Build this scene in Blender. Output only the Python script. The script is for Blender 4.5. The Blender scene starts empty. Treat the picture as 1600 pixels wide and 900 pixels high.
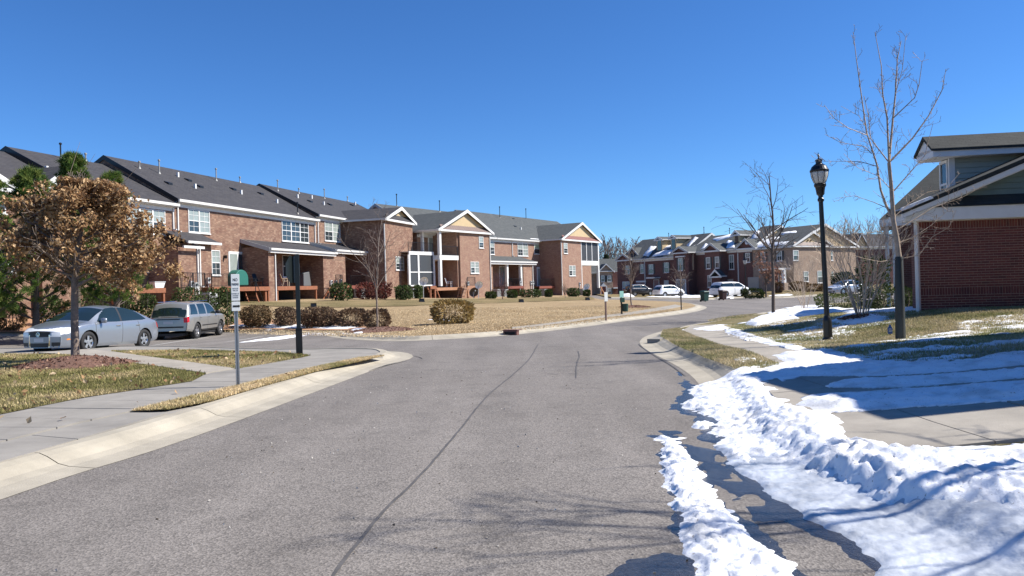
import bpy, math, random
import numpy as np
from mathutils import Vector, geometry
R = math.radians
S = bpy.context.scene
C = S.collection
EYE = 1.6; FPX = 1200.0; ROLL = 0.028        # camera height; focal length in photo pixels; roll

# ---------------- camera ----------------
cam = bpy.data.cameras.new('camera'); camo = bpy.data.objects.new('camera', cam); C.objects.link(camo)
camo.location = (0, 0, EYE)
camo.rotation_euler = (Vector((0, 0, 0)).x, 0, 0)
from mathutils import Matrix
m = Matrix.Rotation(R(90), 4, 'X') @ Matrix.Rotation(-ROLL, 4, 'Z')
camo.matrix_world = Matrix.Translation((0, 0, EYE)) @ m
cam.sensor_width = 36; cam.lens = 36 * FPX / 1600; cam.shift_y = -2 / 1600.0
cam.clip_end = 3000; cam.clip_start = .05
S.camera = camo
# ---------------- sky, sun, exposure ----------------
SUN_EL = R(44); SUN_AZ = R(88)     # azimuth clockwise from +Y
w = bpy.data.worlds.new('World'); S.world = w; w.use_nodes = True
nt = w.node_tree; bg = nt.nodes['Background']
sky = nt.nodes.new('ShaderNodeTexSky'); sky.sky_type = 'NISHITA'; sky.sun_disc = False
sky.sun_elevation = SUN_EL; sky.sun_rotation = SUN_AZ
sky.air_density = 1.0; sky.dust_density = 0.0; sky.ozone_density = 4.0; sky.altitude = 1500
hs_ = nt.nodes.new('ShaderNodeHueSaturation'); hs_.inputs['Saturation'].default_value = 1.12; nt.links.new(sky.outputs[0], hs_.inputs['Color']); tn_ = nt.nodes.new('ShaderNodeMix'); tn_.data_type = 'RGBA'; tn_.blend_type = 'MULTIPLY'; tn_.inputs[0].default_value = 1; tn_.inputs[7].default_value = (.82, 1.17, 1.55, 1); nt.links.new(hs_.outputs[0], tn_.inputs[6]); nt.links.new(tn_.outputs[2], bg.inputs[0]); bg.inputs[1].default_value = 0.06
sl = bpy.data.lights.new('sun', 'SUN'); so = bpy.data.objects.new('sun', sl); C.objects.link(so)
sl.energy = 5.0; sl.angle = R(.5); sl.color = (1, .95, .87)
sd = Vector((math.sin(SUN_AZ) * math.cos(SUN_EL), math.cos(SUN_AZ) * math.cos(SUN_EL), math.sin(SUN_EL)))
so.rotation_euler = sd.to_track_quat('Z', 'Y').to_euler()
S.view_settings.view_transform = 'Standard'; S.view_settings.look = 'None'
S.view_settings.exposure = 0.75; S.view_settings.gamma = 1
S.render.resolution_x = 1024; S.render.resolution_y = 576
S.render.engine = 'CYCLES'

# ---------------- pixel <-> place ----------------
CR, SR = math.cos(ROLL), math.sin(ROLL)
def ray(px, py):
    dx, dy = px - 800, py - 448
    return ((dx * CR - dy * SR) / FPX, 1.0, (-dx * SR - dy * CR) / FPX)
# terrain: radial basis through surveyed heights (x, y, height)
AN = np.array([
 (0,0,0),(0,-12,0),(-4.5,2,0),(3,2,0),(0,6,0),(0,10,0),(0,15,0),(-4.5,10,0),(-8,6,0),(-12,12,0),(-5,14,0),(-5.3,19,.0),
 (-10.5,18,-.02),(-13,23.3,-.04),(-13,26,-.14),(-14.7,35,-.37),(-14.7,38,-.37),(-3,19,0),(0,20,0),(-7,26,-.15),(-8,35,-.3),(-22,30,-.2),(-24,33,-.1),
 (2.2,4,0),(1.9,7,0),(2.9,12,0),(3.2,16,0),(3.4,20,0),(3.8,6.5,.12),(5,8,.2),(8,6,.4),(9,9,.42),(8.5,13,.35),(4.3,12,.04),(5,15,.1),(7.7,15.8,.12),(7.3,17.8,.02),(10,15,.3),
 (10.9,20.3,.5),(14,20.3,.55),(5,21,-.06),(10,24,.3),(14,33,.1),(13,38,-.2),(7,28,-.15),
 (-.2,27,-.1),(4.4,34.3,-.15),(11.2,46.7,-.25),(14.4,58,-.3),(-7,39,-.3),(0,45,-.1),
 (-20,47,.6),(-19,53,.85),(-14,68,.85),(-27,40,.6),(-9,68,.75),(-5,78,.42),(0,84,.35),(9,100,.1),(14,112,0),(5,75,.1),(0,60,.15),(-8,55,.5),
 (25,89,-.38),(20.8,104,-.5),(20,128,-.5),(30,112,-.4),(36,99,.1),(47,105,.15),(30,80,-.35),(25,65,-.3),(22,185,-1.2),(30,60,-.1),(45,80,.2),(60,60,.3),
 (-30,80,1),(-60,50,1),(40,20,.8),(30,5,.6),(-40,0,0),(40,-30,0),(-40,-40,0),(60,150,0),(-40,150,0),(0,240,-1.5),(150,150,0),(-150,100,0),(150,-50,0),(-150,-50,0),(0,-150,0)], float)
def _phi(d): return np.sqrt(d * d + 4.0)
_A = _phi(np.hypot(AN[:, None, 0] - AN[None, :, 0], AN[:, None, 1] - AN[None, :, 1])) + np.eye(len(AN)) * -0.02
_n = len(AN); _M = np.zeros((_n + 1, _n + 1)); _M[:_n, :_n] = _A; _M[:_n, _n] = 1; _M[_n, :_n] = 1
_W = np.linalg.solve(_M, np.append(AN[:, 2], 0))
def H(x, y):
    x = np.asarray(x, float); y = np.asarray(y, float); sh = x.shape
    x = x.ravel(); y = y.ravel()
    r = np.hypot(x, y); k = np.where(r > 230, 230 / np.maximum(r, 1), 1); x = x * k; y = y * k
    out = np.empty(len(x))
    for i in range(0, len(x), 20000):
        d = np.hypot(x[i:i+20000, None] - AN[None, :, 0], y[i:i+20000, None] - AN[None, :, 1])
        out[i:i+20000] = _phi(d) @ _W[:_n] + _W[_n]
    return out.reshape(sh)
def h(x, y): return float(H(np.array([x]), np.array([y]))[0])
_T = np.concatenate([np.arange(2.5, 60, .02), np.arange(60, 260, .1)])
def G(px, py, off=0.0):
    """point of the ground seen at photo pixel"""
    a, b, c = ray(px, py)
    z = EYE + _T * c; g = H(_T * a, _T) + off
    i = np.argmax(z <= g)
    if not (z <= g).any(): i = len(_T) - 1
    return (_T[i] * a, _T[i])
def GP(pts, off=0.0): return [G(p[0], p[1], off) for p in pts]
def AT(px, py, Y):
    a, b, c = ray(px, py); return Vector((a * Y, Y, EYE + c * Y))

# ---------------- noise (numpy) ----------------
def _hash(ix, iy, s):
    n = (ix.astype(np.int64) * 374761393 + iy.astype(np.int64) * 668265263 + s * 1442695041) & 0xffffffff
    n = ((n ^ (n >> 13)) * 1274126177) & 0xffffffff
    return ((n ^ (n >> 16)) & 0xffff) / 65535.0
def vn(x, y, s=0):
    ix = np.floor(x); iy = np.floor(y); fx = x - ix; fy = y - iy
    fx = fx * fx * (3 - 2 * fx); fy = fy * fy * (3 - 2 * fy)
    a = _hash(ix, iy, s); b = _hash(ix + 1, iy, s); c = _hash(ix, iy + 1, s); d = _hash(ix + 1, iy + 1, s)
    return (a * (1 - fx) + b * fx) * (1 - fy) + (c * (1 - fx) + d * fx) * fy
def fbm(x, y, s=0, o=4):
    t = 0; a = .5; n = 0
    for i in range(o):
        t = t + a * vn(x, y, s + i); n += a; x = x * 2.03 + 17; y = y * 2.03 + 5; a *= .5
    return t / n
def lumps(x, y, s=0):
    """rounded clods"""
    ix = np.floor(x); iy = np.floor(y); best = np.zeros_like(x)
    for dx in (-1, 0, 1):
        for dy in (-1, 0, 1):
            jx = ix + dx + .15 + .7 * _hash(ix + dx, iy + dy, s); jy = iy + dy + .15 + .7 * _hash(ix + dx, iy + dy, s + 7)
            rr = .25 + .5 * _hash(ix + dx, iy + dy, s + 3)
            d = np.hypot(x - jx, y - jy) / rr
            best = np.maximum(best, np.sqrt(np.clip(1 - d * d, 0, 1)) * rr)
    return best
def inpoly(X, Y, P):
    r = np.zeros(X.shape, bool); n = len(P)
    for i in range(n):
        x1, y1 = P[i]; x2, y2 = P[(i + 1) % n]
        if y1 == y2: continue
        c = ((y1 > Y) != (y2 > Y)) & (X < (x2 - x1) * (Y - y1) / (y2 - y1) + x1); r ^= c
    return r
def sdist(X, Y, P):
    d = np.full(X.shape, 1e9); n = len(P)
    for i in range(n):
        x1, y1 = P[i]; x2, y2 = P[(i + 1) % n]; ex, ey = x2 - x1, y2 - y1
        t = np.clip(((X - x1) * ex + (Y - y1) * ey) / (ex * ex + ey * ey + 1e-9), 0, 1)
        d = np.minimum(d, np.hypot(X - x1 - t * ex, Y - y1 - t * ey))
    return np.where(inpoly(X, Y, P), d, -d)

# ---------------- materials ----------------
MT = {}
def mat(name, col, rough=.8, metal=0.0, noise=None, bump=None, spec=None, uv=False):
    """noise=(scale, amount) tints colour; bump=(scale, strength)"""
    if name in MT: return MT[name]
    m = bpy.data.materials.new(name); m.use_nodes = True; n = m.node_tree; b = n.nodes['Principled BSDF']
    b.inputs['Base Color'].default_value = (*col, 1); b.inputs['Roughness'].default_value = rough; b.inputs['Metallic'].default_value = metal
    if spec is not None: b.inputs['Specular IOR Level'].default_value = spec
    tc = n.nodes.new('ShaderNodeTexCoord'); src = tc.outputs['UV' if uv else 'Object']
    if noise:
        t = n.nodes.new('ShaderNodeTexNoise'); t.inputs['Scale'].default_value = noise[0]; t.inputs['Detail'].default_value = 6; t.inputs['Roughness'].default_value = .65
        n.links.new(src, t.inputs['Vector'])
        r = n.nodes.new('ShaderNodeValToRGB'); a = noise[1]
        r.color_ramp.elements[0].position = .3; r.color_ramp.elements[1].position = .7
        c2 = noise[2] if len(noise) > 2 else None
        r.color_ramp.elements[0].color = (*[c * (1 - a) for c in col], 1)
        r.color_ramp.elements[1].color = (*(c2 or [min(1, c * (1 + a)) for c in col]), 1)
        n.links.new(t.outputs['Fac'], r.inputs['Fac']); n.links.new(r.outputs['Color'], b.inputs['Base Color'])
    if bump:
        t = n.nodes.new('ShaderNodeTexNoise'); t.inputs['Scale'].default_value = bump[0]; t.inputs['Detail'].default_value = 5
        n.links.new(src, t.inputs['Vector'])
        q = n.nodes.new('ShaderNodeBump'); q.inputs['Strength'].default_value = bump[1]; q.inputs['Distance'].default_value = .02
        n.links.new(t.outputs['Fac'], q.inputs['Height']); n.links.new(q.outputs['Normal'], b.inputs['Normal'])
    MT[name] = m; return m
def brickmat(name, c1, c2, mortar, pale=None, amt=.5, bw=.203, rh=.0677, ms=.006, bump=.4, ofs=.5):
    m = bpy.data.materials.new(name); m.use_nodes = True; n = m.node_tree; b = n.nodes['Principled BSDF']; b.inputs['Roughness'].default_value = .88
    tc = n.nodes.new('ShaderNodeTexCoord')
    t = n.nodes.new('ShaderNodeTexBrick'); t.inputs['Scale'].default_value = 1; t.inputs['Brick Width'].default_value = bw; t.inputs['Row Height'].default_value = rh
    t.inputs['Mortar Size'].default_value = ms; t.inputs['Color1'].default_value = (*c1, 1); t.inputs['Color2'].default_value = (*c2, 1); t.inputs['Mortar'].default_value = (*mortar, 1)
    t.inputs['Mortar Smooth'].default_value = .3; t.offset = ofs
    n.links.new(tc.outputs['UV'], t.inputs['Vector']); out = t.outputs['Color']
    if pale:
        mp = n.nodes.new('ShaderNodeMapping'); mp.inputs['Scale'].default_value = (1 / bw * .9, 1 / rh * .9, 1)
        v = n.nodes.new('ShaderNodeTexWhiteNoise'); v.noise_dimensions = '2D'
        s = n.nodes.new('ShaderNodeVectorMath'); s.operation = 'FLOOR'
        n.links.new(tc.outputs['UV'], mp.inputs['Vector']); n.links.new(mp.outputs[0], s.inputs[0]); n.links.new(s.outputs[0], v.inputs['Vector'])
        r = n.nodes.new('ShaderNodeValToRGB'); r.color_ramp.elements[0].position = 1 - amt * .9; r.color_ramp.elements[1].position = 1
        n.links.new(v.outputs['Value'], r.inputs['Fac'])
        ns = n.nodes.new('ShaderNodeTexNoise'); ns.inputs['Scale'].default_value = 1.6; ns.inputs['Detail'].default_value = 5; n.links.new(tc.outputs['UV'], ns.inputs['Vector'])
        mu = n.nodes.new('ShaderNodeMath'); mu.operation = 'MULTIPLY_ADD'; mu.inputs[1].default_value = .45; mu.use_clamp = True
        n.links.new(r.outputs['Color'], mu.inputs[0])
        m2 = n.nodes.new('ShaderNodeMath'); m2.operation = 'MULTIPLY_ADD'; m2.inputs[1].default_value = 1.2; m2.inputs[2].default_value = -.42; m2.use_clamp = True
        n.links.new(ns.outputs['Fac'], m2.inputs[0]); n.links.new(m2.outputs[0], mu.inputs[2])
        x = n.nodes.new('ShaderNodeMix'); x.data_type = 'RGBA'; n.links.new(mu.outputs[0], x.inputs[0]); n.links.new(out, x.inputs[6]); x.inputs[7].default_value = (*pale, 1); out = x.outputs[2]
    n.links.new(out, b.inputs['Base Color'])
    q = n.nodes.new('ShaderNodeBump'); q.inputs['Strength'].default_value = bump; q.inputs['Distance'].default_value = .01; q.invert = True
    n.links.new(t.outputs['Fac'], q.inputs['Height']); n.links.new(q.outputs['Normal'], b.inputs['Normal'])
    MT[name] = m; return m
def attrmat(name, rough=.8, trans=0.0):
    m = bpy.data.materials.new(name); m.use_nodes = True; n = m.node_tree; b = n.nodes['Principled BSDF']; b.inputs['Roughness'].default_value = rough
    a = n.nodes.new('ShaderNodeAttribute'); a.attribute_name = 'Col'; n.links.new(a.outputs['Color'], b.inputs['Base Color'])
    b.inputs['Specular IOR Level'].default_value = .2
    if trans:
        t = n.nodes.new('ShaderNodeBsdfTranslucent'); n.links.new(a.outputs['Color'], t.inputs['Color'])
        x = n.nodes.new('ShaderNodeMixShader'); x.inputs[0].default_value = trans
        o = n.nodes['Material Output']; n.links.new(b.outputs[0], x.inputs[1]); n.links.new(t.outputs[0], x.inputs[2]); n.links.new(x.outputs[0], o.inputs['Surface'])
    MT[name] = m; return m

# ---------------- objects ----------------
def tag(o, label=None, cat=None, group=None, kind=None):
    if label: o['label'] = label
    if cat: o['category'] = cat
    if group: o['group'] = group
    if kind: o['kind'] = kind
    return o
def thing(name, loc, rz, label, cat, group=None):
    o = bpy.data.objects.new(name, None); C.objects.link(o); o.location = loc; o.rotation_euler = (0, 0, rz); o.empty_display_size = .2
    return tag(o, label, cat, group)
def link(name, me, material, parent=None, smooth=False):
    if material is not None: me.materials.append(material)
    o = bpy.data.objects.new(name, me); C.objects.link(o)
    if parent is not None: o.parent = parent
    me.polygons.foreach_set('use_smooth', [bool(smooth)] * len(me.polygons))
    return o
def npmesh(name, V, F, material, parent=None, col=None, smooth=False, loc=None):
    V = np.asarray(V, np.float32); F = np.asarray(F, np.int32); k = F.shape[1]
    me = bpy.data.meshes.new(name); me.vertices.add(len(V)); me.vertices.foreach_set('co', V.ravel())
    me.loops.add(F.size); me.loops.foreach_set('vertex_index', F.ravel())
    me.polygons.add(len(F)); me.polygons.foreach_set('loop_start', np.arange(0, F.size, k, dtype=np.int32))
    me.update(calc_edges=True)
    if col is not None:
        a = me.color_attributes.new('Col', 'FLOAT_COLOR', 'POINT'); cc = np.ones((len(V), 4), np.float32); cc[:, :3] = col; a.data.foreach_set('color', cc.ravel())
    me.validate()
    o = link(name, me, material, parent, smooth)
    if loc: o.location = loc
    return o
class MB:
    def __init__(s): s.v = []; s.f = []
    def poly(s, pts): i = len(s.v); s.v += [tuple(p) for p in pts]; s.f.append(tuple(range(i, i + len(pts)))); return s
    def hexa(s, p):  # 8 points: bottom ccw 4, top ccw 4
        i = len(s.v); s.v += [tuple(q) for q in p]
        for f in ((3,2,1,0),(4,5,6,7),(0,1,5,4),(1,2,6,5),(2,3,7,6),(3,0,4,7)): s.f.append(tuple(i + k for k in f))
        return s
    def box(s, x0, x1, y0, y1, z0, z1):
        if x0 > x1: x0, x1 = x1, x0
        if y0 > y1: y0, y1 = y1, y0
        if z0 > z1: z0, z1 = z1, z0
        return s.hexa([(x0,y0,z0),(x1,y0,z0),(x1,y1,z0),(x0,y1,z0),(x0,y0,z1),(x1,y0,z1),(x1,y1,z1),(x0,y1,z1)])
    def ext(s, prof, axis, a, b):
        """extrude a 2D polygon along axis: 'x' -> (y,z), 'y' -> (x,z), 'z' -> (x,y)"""
        f = {'x': lambda t, p: (t, p[0], p[1]), 'y': lambda t, p: (p[0], t, p[1]), 'z': lambda t, p: (p[0], p[1], t)}[axis]
        n = len(prof); i = len(s.v); s.v += [f(a, p) for p in prof] + [f(b, p) for p in prof]
        s.f.append(tuple(range(i, i + n))); s.f.append(tuple(range(i + 2 * n - 1, i + n - 1, -1)))
        for k in range(n): s.f.append((i + k, i + n + k, i + n + (k + 1) % n, i + (k + 1) % n))
        return s
    def bar(s, p, q, r, r2=None, n=6):
        p = Vector(p); q = Vector(q); d = (q - p); 
        if d.length < 1e-6: return s
        r2 = r if r2 is None else r2; d.normalize(); a = d.orthogonal().normalized(); b = d.cross(a); i = len(s.v)
        for P, rr in ((p, r), (q, r2)):
            for k in range(n):
                t = 2 * math.pi * k / n; s.v.append(tuple(P + a * (math.cos(t) * rr) + b * (math.sin(t) * rr)))
        for k in range(n): s.f.append((i + k, i + (k + 1) % n, i + n + (k + 1) % n, i + n + k))
        s.f.append(tuple(range(i + n - 1, i - 1, -1))); s.f.append(tuple(range(i + n, i + 2 * n)))
        return s
    def path(s, pts, r, n=6):
        for a, b in zip(pts[:-1], pts[1:]): s.bar(a, b, r, n=n)
        return s
    def lathe(s, prof, c=(0, 0, 0), n=16, cap=True):
        i = len(s.v)
        for (r, z) in prof:
            for k in range(n): t = 2 * math.pi * k / n; s.v.append((c[0] + r * math.cos(t), c[1] + r * math.sin(t), c[2] + z))
        for j in range(len(prof) - 1):
            for k in range(n): s.f.append((i + j * n + k, i + j * n + (k + 1) % n, i + (j + 1) * n + (k + 1) % n, i + (j + 1) * n + k))
        if cap: s.f.append(tuple(range(i + n - 1, i - 1, -1))); e = i + (len(prof) - 1) * n; s.f.append(tuple(range(e, e + n)))
        return s
    def build(s, name, material, parent=None, smooth=False, bevel=0):
        me = bpy.data.meshes.new(name); me.from_pydata(s.v, [], s.f); me.update(); me.validate()
        uv = me.uv_layers.new(name='UVMap')
        L = np.array([l.vertex_index for l in me.loops]); co = np.array([v.co for v in me.vertices], float).reshape(-1, 3)
        nr = np.repeat(np.array([p.normal for p in me.polygons]).reshape(-1, 3), [p.loop_total for p in me.polygons], axis=0)
        P = co[L]; A = np.abs(nr); u = np.where(A[:, 0] > np.maximum(A[:, 1], A[:, 2]), P[:, 1], P[:, 0])
        isz = A[:, 2] > .5; 
        v = P[:, 2].copy()
        k = isz & (A[:, 1] >= A[:, 0]); v[k] = P[k, 1] / np.maximum(A[k, 2], .3); u[k] = P[k, 0]
        k = isz & (A[:, 1] < A[:, 0]); v[k] = P[k, 0] / np.maximum(A[k, 2], .3); u[k] = P[k, 1]
        uv.data.foreach_set('uv', np.stack([u, v], 1).astype(np.float32).ravel())
        o = link(name, me, material, parent, smooth)
        if bevel:
            b = o.modifiers.new('bevel', 'BEVEL'); b.width = bevel; b.segments = 2; b.limit_method = 'ANGLE'
        return o
def bx(B, name, m, *a, **k): return MB().box(*a).build(name, m, B, **k)
class Frame:
    def __init__(s, O, ang, zb): s.O = O; s.a = ang; s.zb = zb; s.u = (math.cos(ang), math.sin(ang)); s.n = (-s.u[1], s.u[0])
    def at(s, px, py, y=0.0):
        a, b, c = ray(px, py); t = (y + s.O[0] * s.n[0] + s.O[1] * s.n[1]) / (a * s.n[0] + s.n[1])
        X, Y = t * a, t; return ((X - s.O[0]) * s.u[0] + (Y - s.O[1]) * s.u[1], EYE + t * c - s.zb)
    def x(s, px, py, y=0.0): return s.at(px, py, y)[0]
    def z(s, px, py, y=0.0): return s.at(px, py, y)[1]
    def rect(s, p, y=0.0):
        x0, y0, x1, y1 = p; my = (y0 + y1) / 2; mx = (x0 + x1) / 2
        return s.x(x0, my, y), s.x(x1, my, y), s.z(mx, y1, y), s.z(mx, y0, y)
    def world(s, x, y): return (s.O[0] + s.u[0] * x + s.n[0] * y, s.O[1] + s.u[1] * x + s.n[1] * y)
    def root(s, name, label, cat, group=None): return thing(name, (s.O[0], s.O[1], s.zb), s.a, label, cat, group)

# palette
M_white = mat('white_paint', (.68, .68, .66), .5, noise=(3, .06))
M_gutter = mat('gutter_white', (.62, .61, .58), .45)
M_brickA = brickmat('brick_tumbled', (.175, .074, .047), (.108, .045, .031), (.21, .16, .12), pale=(.37, .25, .17), amt=.45)
M_brickB = brickmat('brick_tan_rose', (.26, .138, .095), (.20, .10, .07), (.30, .23, .175), pale=(.36, .24, .165), amt=.3)
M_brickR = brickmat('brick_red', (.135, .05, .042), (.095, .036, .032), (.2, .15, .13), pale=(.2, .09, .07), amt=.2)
M_brickT = brickmat('brick_tan', (.30, .21, .15), (.23, .155, .11), (.34, .28, .23), pale=(.42, .32, .24), amt=.35)
M_roof = brickmat('roof_shingle_dark', (.043, .041, .046), (.030, .028, .032), (.018, .017, .019), pale=(.06, .056, .056), amt=.3, bw=.33, rh=.14, ms=.012, bump=.5)
M_roofG = brickmat('roof_shingle_grey', (.072, .079, .080), (.055, .060, .061), (.03, .034, .034), pale=(.095, .10, .095), amt=.3, bw=.33, rh=.14, ms=.012, bump=.5)
M_roofK = brickmat('roof_shingle_charcoal', (.024, .028, .026), (.016, .019, .018), (.008, .010, .009), pale=(.036, .04, .036), amt=.4, bw=.3, rh=.10, ms=.008, bump=.8)
M_metalroof = mat('bronze_metal_roof', (.15, .10, .085), .6, .0, noise=(2, .1))
M_copper = mat('copper_metal_roof', (.20, .075, .06), .6, .0, noise=(2, .1))
M_siding = mat('siding_tan', (.50, .38, .215), .6, noise=(2, .05))
M_sidgreen = mat('siding_sage', (.33, .36, .31), .6, noise=(2, .06))
M_siddark = mat('siding_green', (.14, .19, .165), .6, noise=(2, .08))
M_glass = mat('window_glass', (.035, .045, .05), .04, spec=.8)
M_blind = mat('window_blinds', (.27, .31, .29), .12, noise=(1.2, .15), spec=.7)
M_screen = mat('porch_screen', (.045, .05, .055), .5)
M_door = mat('door_tan', (.42, .33, .27), .5)
M_doorred = mat('door_red', (.16, .04, .04), .4)
M_garage = mat('garage_door', (.40, .36, .31), .6)
M_shutter = mat('shutter_dark', (.03, .035, .035), .5)
M_deck = mat('deck_wood', (.25, .095, .045), .6, noise=(6, .2))
M_deckp = mat('deck_wood_pale', (.36, .18, .10), .6, noise=(6, .2))
M_black = mat('black_metal', (.014, .014, .015), .35, .2)
M_lampblk = mat('lamp_black', (.012, .012, .013), .3, .2, bump=(30, .1))
M_dkgreen = mat('sign_back_green', (.006, .010, .010), .45)
M_steel = mat('galvanised', (.34, .35, .36), .4, .6, noise=(20, .1))
M_grey = mat('grey_box', (.42, .43, .43), .5)
M_ac = mat('ac_grey', (.27, .27, .26), .6, .2, noise=(8, .1))
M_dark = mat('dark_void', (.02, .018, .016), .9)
M_dish = mat('dish_white', (.72, .72, .72), .4)
M_conc = mat('concrete', (.31, .28, .235), .9, noise=(1.5, .2), bump=(80, .25))
M_conc2 = mat('concrete_grey', (.25, .232, .205), .9, noise=(1.3, .2), bump=(80, .25))
M_kerb = mat('kerb_concrete', (.35, .315, .25), .9, noise=(1.6, .2), bump=(90, .25))
M_bark = mat('bark_grey', (.20, .155, .125), .9, noise=(14, .35), bump=(25, .6))
M_barkp = mat('bark_pale', (.34, .265, .20), .85, noise=(9, .3), bump=(25, .5))
M_barkd = mat('bark_dark', (.11, .085, .07), .9, noise=(14, .3), bump=(25, .5))
M_leaf = attrmat('leaves', .7, .25)
M_grassb = attrmat('grass_blades', .8, .2)
# ======================= GROUND =======================
def groundmat():
    m = bpy.data.materials.new('asphalt'); m.use_nodes = True; n = m.node_tree; b = n.nodes['Principled BSDF']; b.inputs['Roughness'].default_value = .85
    b.inputs['Specular IOR Level'].default_value = .3
    tc = n.nodes.new('ShaderNodeTexCoord')
    def noise(sc, det=4, ro=.6):
        t = n.nodes.new('ShaderNodeTexNoise'); t.inputs['Scale'].default_value = sc; t.inputs['Detail'].default_value = det; t.inputs['Roughness'].default_value = ro; n.links.new(tc.outputs['Object'], t.inputs['Vector']); return t
    def ramp(t, p0, c0, p1, c1):
        r = n.nodes.new('ShaderNodeValToRGB'); r.color_ramp.elements[0].position = p0; r.color_ramp.elements[1].position = p1
        r.color_ramp.elements[0].color = (c0,) * 3 + (1,) if isinstance(c0, float) else (*c0, 1); r.color_ramp.elements[1].color = (c1,) * 3 + (1,) if isinstance(c1, float) else (*c1, 1)
        n.links.new(t, r.inputs['Fac']); return r.outputs['Color']
    def mixc(mode, a, bb, f=1.0):
        x = n.nodes.new('ShaderNodeMix'); x.data_type = 'RGBA'; x.blend_type = mode; x.inputs[0].default_value = f
        n.links.new(a, x.inputs[6]); n.links.new(bb, x.inputs[7]); return x.outputs[2]
    base = ramp(noise(.22, 6, .6).outputs['Fac'], .3, (.165, .148, .132), .72, (.205, .186, .168))
    vo = n.nodes.new('ShaderNodeTexVoronoi'); vo.inputs['Scale'].default_value = 75; n.links.new(tc.outputs['Object'], vo.inputs['Vector'])
    sep = n.nodes.new('ShaderNodeSeparateColor'); n.links.new(vo.outputs['Color'], sep.inputs[0])
    gr = ramp(sep.outputs[0], .0, .45, 1.0, 1.62)
    col = mixc('MULTIPLY', base, gr, .62)
    st = n.nodes.new('ShaderNodeTexNoise'); mp = n.nodes.new('ShaderNodeMapping'); mp.inputs['Scale'].default_value = (1.1, .08, 1); mp.inputs['Rotation'].default_value = (0, 0, R(8))
    n.links.new(tc.outputs['Object'], mp.inputs['Vector']); n.links.new(mp.outputs[0], st.inputs['Vector']); st.inputs['Scale'].default_value = 1; st.inputs['Detail'].default_value = 5
    col = mixc('MULTIPLY', col, ramp(st.outputs['Fac'], .3, .84, .7, 1.1), 1)
    sp = ramp(noise(1.7, 6, .7).outputs['Fac'], .32, .80, .5, 1.0); col = mixc('MULTIPLY', col, sp, 1)
    n.links.new(col, b.inputs['Base Color'])
    q = n.nodes.new('ShaderNodeBump'); q.inputs['Strength'].default_value = .5; q.inputs['Distance'].default_value = .006
    n.links.new(vo.outputs['Distance'], q.inputs['Height']); n.links.new(q.outputs['Normal'], b.inputs['Normal'])
    return m
M_asph = groundmat()
def steps(a, lo, hi, far, g=1.18):
    c = list(np.arange(lo, hi + 1e-6, a)); d = a; x = hi
    while x < far: d *= g; x += d; c.append(x)
    d = a; x = lo; pre = []
    while x > -far: d *= g; x -= d; pre.append(x)
    return np.array(pre[::-1] + c)
def gridmesh(name, xs, ys, zfun, material, **k):
    X, Y = np.meshgrid(xs, ys); Z = zfun(X, Y); V = np.stack([X, Y, Z], -1).reshape(-1, 3); nx, ny = len(xs), len(ys)
    i = (np.arange(ny - 1)[:, None] * nx + np.arange(nx - 1)[None, :]).ravel()
    F = np.stack([i, i + 1, i + nx + 1, i + nx], 1); return npmesh(name, V, F, material, **k)
xs = steps(.6, -34, 44, 1400); ys = steps(.6, -6, 66, 1600)
road = gridmesh('road', xs, ys, lambda X, Y: H(X, Y), M_asph, smooth=True); tag(road, kind='structure')

def smoothpath(P, step=.5):
    P = [Vector((p[0], p[1])) for p in P]; out = []
    for i in range(len(P) - 1):
        a = P[max(i - 1, 0)]; b = P[i]; c = P[i + 1]; d = P[min(i + 2, len(P) - 1)]
        n = max(1, int((c - b).length / step))
        for k in range(n):
            t = k / n; out.append(.5 * ((2 * b) + (c - a) * t + (2 * a - 5 * b + 4 * c - d) * t * t + (3 * b - a - 3 * c + d) * t ** 3))
    out.append(P[-1]); return out
def offset(P, d):
    out = []
    for i, p in enumerate(P):
        t = (P[min(i + 1, len(P) - 1)] - P[max(i - 1, 0)]).normalized(); out.append(p + Vector((-t.y, t.x)) * d)
    return out
KP = [(0, .004), (.30, .012), (.42, .035), (.55, .10), (.64, .13), (.78, .135), (.80, .06), (.80, -.05)]
KN = bpy.data.objects.new('kerb', None)
def kerb(P, side, seg=3.0):
    """P = asphalt edge; side=+1 island on the left of travel. Each pour is its own piece."""
    P = smoothpath(P, .5); n = int(seg / .5); prof = KP; i = 0
    me_root = bpy.data.objects.new('kerb', None); C.objects.link(me_root); me_root['kind'] = 'structure'
    offs = [offset(P, side * w) for w, z in prof]
    while i < len(P) - 1:
        j = min(i + n, len(P) - 1); idx = list(range(i, j + 1)); V = []; 
        for a in idx:
            for q, (w, z) in enumerate(prof):
                p = offs[q][a]
                if a == idx[-1]:
                    t = (P[a] - P[a - 1]).normalized(); p = p - t * .012
                V.append((p.x, p.y, z))
        A = np.array(V); hh = H(A[:, 0], A[:, 1]); 
        base = np.repeat(H(np.array([P[a].x for a in idx]), np.array([P[a].y for a in idx])), len(prof))
        A[:, 2] += np.where(np.tile([w < .5 for w, z in prof], len(idx)), hh, hh)
        m_ = len(prof); F = []
        for a in range(len(idx) - 1):
            for q in range(m_ - 1):
                f = (a * m_ + q, (a + 1) * m_ + q, (a + 1) * m_ + q + 1, a * m_ + q + 1); F.append(f if side > 0 else f[::-1])
        F = np.array(F)[:, ::-1]
        npmesh('kerb_segment', A, F, M_kerb, me_root, smooth=False)
        i = j
    return offset(P, side * .74)
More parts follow.
